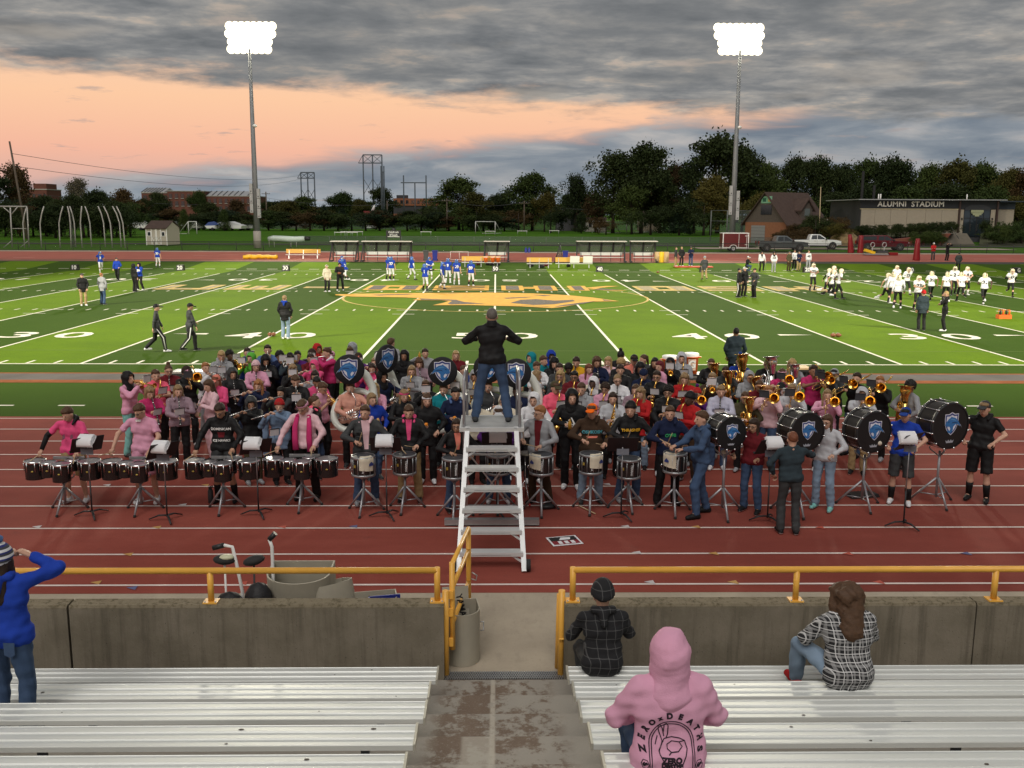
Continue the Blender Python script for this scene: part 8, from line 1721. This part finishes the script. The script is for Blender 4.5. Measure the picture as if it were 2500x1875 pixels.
    p=gp(2450,778);t=thing('bottle_carrier','orange bottle carrier with green-capped bottles on the turf','bottle carrier',(p[0],p[1],.005));MB().box((0,0,.10),(.62,.34,.20)).build('crate',ORG,t);[MB().lathe([(0,0),(.045,0),(.045,.22),(.015,.27),(0,.30)],(x,y,.16),n=8).build('bottle',ORG if(i%2)else BLACK,t)for i,(x,y)in enumerate([(-.22,-.08),(-.08,-.08),(.08,-.08),(.22,-.08),(-.15,.08),(.0,.08),(.15,.08)])];MB().tube([(-.28,0,.2),(-.28,0,.42),(.28,0,.42),(.28,0,.2)],.015,6).build('handle',ORG,t)
    p=gp(1690,653);tag(MB().b2((-1.6,-.5,0),(1.9,.5,.09)).build('red_mat',mat('orange red mat',(.50,.06,.03),.7),None,(p[0],p[1]+.4,gz(p[1])+.006)),'flat orange-red mat under the three standing men','mat')
field_people()
# ================================================================ drum cases and carts behind the wall, and spectators
CASE=mat('beige moulded case',(.36,.33,.26),.55,0,.08,4)
def cases():
    def open_case(label,x,y,w,d,h,rz,lab2=None,tilt=0.0):
        t=thing('drum_case',label,'drum case',(x,y,.006),rz);n=20;prof=[]
        for i in range(n+1):a=math.pi*i/n;prof.append((w/2*math.cos(a),-d*.45*math.sin(a)))
        prof+=[(-w/2,d*.5),(w/2,d*.5)];k=len(prof);g=MB();vs=[(px,py,z)for z in(0,h)for px,py in prof]+[(px*.95,py*.95,z)for z in(h,.03)for px,py in prof]
        fs=[tuple(range(k))[::-1]]
        for a in(0,1,2):fs+=[(a*k+i,a*k+(i+1)%k,(a+1)*k+(i+1)%k,(a+1)*k+i)for i in range(k)]
        fs.append(tuple(range(3*k,4*k)));g.add(vs,fs);o=g.build('shell',CASE,t);o.rotation_euler=(tilt,0,0)
        MB().tube([(w/2+.005,-.03,h*.72),(w/2+.04,-.03,h*.72),(w/2+.04,-.03,h*.55),(w/2+.005,-.03,h*.55)],.008,6).build('handle',STEEL,t);return t
    p=gp(1130,1628,.05);t=open_case('tall beige drum case with open lid and black lettering inside the gateway',at(1128,1560,-21.55)[0],-21.55,.40,.50,.60,.15);text_obj('stencil_lettering','YAMAHA',.10,BLACK,t,Matrix.Translation((.02,.14,.50))@Matrix.Rotation(math.pi/2,4,'X')@Matrix.Rotation(-math.pi/2+.2,4,'Z'),.002,.003);MB().box((-.04,.28,.56),(.30,.03,.34),0,Matrix.Rotation(-.35,3,'X')).build('lid',CASE,t)
    open_case('wide open beige drum case behind the wall',at(735,1430,-21.2)[0],-21.2,.72,.62,.92,.0,tilt=.10);open_case('tipped beige drum case lid with a pointed edge behind the wall',at(835,1440,-21.45)[0],-21.45,.52,.4,.82,.7,tilt=-.30);open_case('low rounded beige case lid behind the wall by the gate rail',at(905,1450,-21.4)[0],-21.4,.6,.4,.66,.2)
    p=at(940,1452,-21.5);t=thing('blue_tray','blue plastic tray lying behind the wall','tray',(p[0],-21.5,.52),.2);MB().box((0,0,.08),(.36,.24,.03)).box((0,.11,.12),(.36,.02,.10)).box((-.17,0,.12),(.02,.24,.10)).build('tray',BLU,t);MB().box((.05,-.02,.12),(.14,.10,.06)).build('jar',mat('pale blue jar',(.3,.36,.45),.3),t);MB().box((0,0,.035),(.30,.22,.07)).build('block',CASE,t)
    for i,(u0,v0,ug,vg,ue,ve,lab)in enumerate(((578,1440,565,1330,520,1338,'white bent-tube cart handle with a black grip pointing to the blue jacket'),(654,1440,662,1330,645,1310,'white bent-tube cart handle with a black grip beside the open case'))):
        Y=-21.35+.1*i;P=[at(u0+14,v0+120,Y),at(u0+14,v0+5,Y),at((u0+ug)/2+8,1385,Y),at(ug+2,vg+5,Y),at((ug+ue)/2+4,(vg+ve)/2-3,Y)];e=at(ue,ve,Y)if i==0 else at(672,1302,Y);P[0][2]=.02;P[0][1]=Y
        t=thing('drum_cart',lab,'cart',(0,0,0));MB().tube(P,.020,8).build('bent_tube',WHITE,t);MB().tube([P[-1],e],.030,8).build('grip',BLACK,t)
        s=at(548+72*i,1366+2*i,Y);MB().ell(s,(.13,.09,.055),0,12,Matrix.Rotation(-.25 if i else .05,3,'Y')).build('saddle_pad',RUBBER,t);MB().ell(s+np.array([.03,-.02,.035]),(.09,.06,.03),0,10).build('pale_cover',mat('pale cream vinyl',(.55,.55,.38),.5),t)if i==0 else None
        b=at(552+68*i,1462,Y);MB().tube([s,(b[0],Y,.3),(b[0],Y,.02)],.012,6).build('pad_rod',BLACK if i else WHITE,t)
        for sx in(-.14,.14):MB().lathe([(.0,-.02),(.11,-.02),(.12,0),(.11,.02),(0,.02)],(P[0][0]+sx,Y,.12),(1,0,0),14).build('wheel',RUBBER,t)
    for u,v,lab in((560,1448,'crumpled black cover bag between the cart handles'),(630,1425,'round black wire hoop bag beside the open drum case')):
        p=at(u,v,-21.55);g=MB();g.ell((0,0,p[2]-.25),(.20 if u<600 else .17,.15,.26),0,12);tag(g.build('black_cover_bag',mat('black nylon',(.014,.014,.016),.55,0,0,1,.6,20),None,(p[0],-21.55,.01)),lab,'bag')
cases()
def plaid(name,base,l1,l2,n,w):
    def fn(nt,b):
        k=NT(nt);x,y,z=k.sep(k.pos());c=base
        def band(v,f,ww,off=0.0):return k.m('LESS_THAN',k.m('FRACT',k.m('ADD',k.m('MULTIPLY',v,f),off)),ww)
        wob=k.m('MULTIPLY',k.noise(5,2),.02);xx=k.m('ADD',k.m('ADD',x,wob),k.m('MULTIPLY',y,.5));zz=k.m('ADD',z,wob)
        c=k.mix(k.m('MULTIPLY',band(xx,n,w),l1[1]),c,l1[0]);c=k.mix(k.m('MULTIPLY',band(zz,n,w),l1[1]),c,l1[0])
        if l2:c=k.mix(k.m('MULTIPLY',band(xx,n,w*.45,.55),l2[1]),c,l2[0]);c=k.mix(k.m('MULTIPLY',band(zz,n,w*.45,.55),l2[1]),c,l2[0])
        nt.links.new(c,b.inputs['Base Color']);b.inputs['Roughness'].default_value=.9;k.bump(b,k.noise(120,3),.3,.004)
    return nodes_mat(name,fn)
def ink(tgt,lines,wd,m,parent,name='printed_line'):
    from mathutils.bvhtree import BVHTree
    me0=tgt.data;bv=BVHTree.FromPolygons([v.co for v in me0.vertices],[p.vertices[:]for p in me0.polygons])
    for L in lines:
        L=[np.array(p,float)for p in L];q=[]
        for a,b in zip(L[:-1],L[1:]):
            n=max(1,int(np.linalg.norm(b-a)/.02));q+=[a+(b-a)*i/n for i in range(n)]
        q.append(L[-1]);vs=[]
        for i,p in enumerate(q):
            d=q[min(i+1,len(q)-1)]-q[max(i-1,0)];d=d/max(np.linalg.norm(d),1e-6);nn=np.array([-d[1],d[0]])*wd/2
            for s in(1,-1):e=p+nn*s;h=bv.ray_cast(Vector((-e[0],1,e[1])),Vector((0,-1,0)));vs.append((-e[0],(h[0].y if h[0]else .12)+.004,e[1]))
        MB().add(vs,[(2*i,2*i+1,2*i+3,2*i+2)for i in range(len(q)-1)]).build(name,m,parent)
def spectators():
    fine=.0125
    # blue jacket, standing at the third row
    p=at(18,1500,-24.0);PSPEC['blue']=dict(R=(-.14,-.22,1.58),L=(.13,-.22,1.58),eR=(-1,-.1,-.35),eL=(1,-.1,-.35),hem=-.06,bag=.012,head=(6,0),feet=((-.14,.02),(.14,-.02)))
    t,P=person((p[0],-24.03,.51),math.radians(176),'blue',1.74/1.775,'person in bright blue rain jacket, striped bobble hat and jeans with arms raised',('long','royal'),('pants','jeans'),('black','white'),'f',('long','dbrown'),['down:royal'],None,h=fine)
    def hatm(nt,b):
        k=NT(nt);x,y,z=k.sep(k.pos());f=k.m('FRACT',k.m('MULTIPLY',z,19.0));c=k.mix(k.m('LESS_THAN',f,.40),(.05,.05,.06),(.66,.66,.68));c=k.mix(k.m('GREATER_THAN',f,.74),c,(.02,.03,.16));nt.links.new(c,b.inputs['Base Color']);b.inputs['Roughness'].default_value=.95;k.bump(b,k.noise(90,3),.5,.006)
    o=obj('bobble_hat',head_part('beanie'),t,mats=[nodes_mat('striped knit',hatm)]);o.matrix_local=P.hd;o=obj('pompom',head_part('pom'),t,mats=[cloth('slate')]);o.matrix_local=P.hd
    for sx in(-.085,.085):MB().add([(sx-.05,.128,.93),(sx+.05,.128,.93),(sx+.045,.132,.82),(sx,.134,.80),(sx-.045,.132,.82)],[(0,1,2,3,4)]).build('back_pocket',cloth('jeans'),t)
    # black checked beanie, sitting on the front bench
    sit=dict(hem=-.12,hipz=.545,feet=((-.13,-.42),(.13,-.40)),kn=((-.15,-.3,1),(.15,-.3,1)),R=(-.12,-.34,.86),L=(.14,-.32,.84),eR=(-.7,.5,-.5),eL=(.7,.5,-.5),lean=-.10,head=(0,8));PSPEC['sit1']=sit
    BP=plaid('black windowpane check',(.010,.010,.012),((.13,.13,.13),.55),None,11.0,.07)
    p=at(1473,1560,-22.85);t,P=person((p[0],-22.80,.012),math.radians(180),'sit1',1.0,'person in black windowpane-check coat and hat sitting on the front bench',('long','black'),('pants','charcoal'),('black','black'),'f',('short','black'),['beanie:black'],None,h=fine);kid(t,'sweatshirt').material_slots[0].material=BP;kid(t,'beanie').material_slots[0].material=BP;kid(t,'beanie').scale=(1.16,1.16,1.16)
    o=obj('collar',head_part('down'),t,mats=[BP]);o.matrix_local=P.hd
    # plaid shirt, feet up on the bench in front
    PSPEC['sit2']=dict(hem=-.24,bag=.02,hipz=.345,feet=((-.10,-.60),(.30,-.52)),kn=((-.2,-.2,1),(.45,-.2,1)),R=(-.10,-.40,.66),L=(.16,-.38,.66),eR=(-.7,.1,-.6),eL=(.7,.1,-.6),lean=-.20,head=(4,12))
    WP=plaid('black and white plaid',(.018,.018,.020),((.40,.40,.40),.5),((.66,.66,.66),.85),15.0,.26)
    p=at(2083,1560,-23.6);t,P=person((p[0],-23.55,.455),math.radians(182),'sit2',1.02,'person in black and white plaid shirt sitting with red shoes on the bench',('long','black'),('pants','ltjeans'),('red','white'),'f',('wavy','brown'),[],None,h=fine);kid(t,'sweatshirt').material_slots[0].material=WP
    kid(t,'hair').scale=(1.42,1.15,.96)
    # pink hooded sweatshirt with printed back
    PSPEC['sit3']=dict(hem=-.16,bag=.035,hipz=.53,feet=((-.15,-.40),(.15,-.42)),kn=((-.15,-.3,1),(.15,-.3,1)),R=(-.20,-.30,.66),L=(.20,-.30,.66),eR=(-1,.2,-.9),eL=(1,.2,-.9),lean=-.10,head=(0,6))
    p=at(1640,1780,-26.1);t,P=person((p[0],-26.02,.955),math.radians(180),'sit3',1.0,'person in pink hooded sweatshirt with hood up and black print on the back',('long','pink'),('pants','jeans'),('white','white'),'f',('short','brown'),['hood:pink'],None,h=.0105)
    PK=mat('pink fleece',(.70,.36,.50),.95,0,.04,6,.25,140,.15);top=kid(t,'sweatshirt');top.material_slots[0].material=PK;hd=kid(t,'hood');hd.material_slots[0].material=PK;hd.scale=(1.10,1.10,1.16)
    class _T:pass
    tt=_T();me=top.data;tt.data=me;IK=mat('black screen print',(.02,.012,.02),.8);cz=.68;R_=.185
    from mathutils.bvhtree import BVHTree
    bv=BVHTree.FromPolygons([v.co for v in me.vertices],[q.vertices[:]for q in me.polygons])
    def glyph(ch,ang,rad,size,rot=None):
        m=text_mesh(ch,size,0,.0035).copy();m.materials.clear();m.materials.append(IK);a=math.radians(ang);r=a-math.pi/2 if rot is None else rot;gx,gz_=rad*math.cos(a),cz+rad*math.sin(a)
        for v in m.vertices:x=gx+v.co.x*math.cos(r)-v.co.y*math.sin(r);z=gz_+v.co.x*math.sin(r)+v.co.y*math.cos(r);h=bv.ray_cast(Vector((-x,1,z)),Vector((0,-1,0)));v.co=(-x,(h[0].y if h[0]else .13)+.004,z)
        obj('printed_letter',m,t)
    for ch,an in zip('ZEROxDEATHS',(192,173,152,132,114,95,73,51,30,9,-11)):glyph(ch,an,R_,.052 if ch!='x' else .04)
    glyph('ZERO',270,.088,.048,0.0);glyph('DEATHS',270,.122,.036,0.0);glyph('60',214,.205,.03,0.0);glyph('60',-34,.205,.03,0.0)
    arch=lambda r,z0:[(r*math.cos(a),cz+.0+r*1.05*math.sin(a))for a in np.linspace(math.pi,0,22)]+[(r,cz+z0)];A1=[(-.142,cz-.14)]+arch(.142,-.14);A2=[(-.128,cz-.14)]+arch(.128,-.14)
    s_=.001005;H=lambda L:[((x-560)*s_,cz+(1130-y)*s_)for x,y in L]
    ink(tt,[A1,A2,H([(478,1170),(500,1110),(478,1050),(474,1020),(488,1008),(500,1030),(512,1085)]),H([(508,1060),(512,1005),(525,995),(536,1010),(535,1070),(524,1098)]),H([(512,1098),(560,1086),(610,1090),(640,1105),(655,1150),(645,1190),(625,1240),(520,1245),(485,1185),(478,1160),(512,1098)]),H([(530,1130),(560,1110),(605,1112),(625,1140),(600,1168),(556,1172),(532,1155),(530,1130)]),H([(556,1172),(540,1185)]),H([(605,1112),(640,1105)]),H([(455,1130),(470,1080)])],.0065,IK,t)
    for c in(-1,1):ink(tt,[[(c*.170+.024*math.cos(a),cz-.115+.030*math.sin(a))for a in np.linspace(0,2*math.pi,7)]],.005,IK,t)
    ink(tt,[[(0,1.02),(.0,1.01)]],.003,IK,t)if False else None
    sm=MB().tube([(0,.196,1.36),(.003,.195,1.30),(0,.19,1.24)],.004,6);
spectators()
bpy.data.scenes.remove(TS)
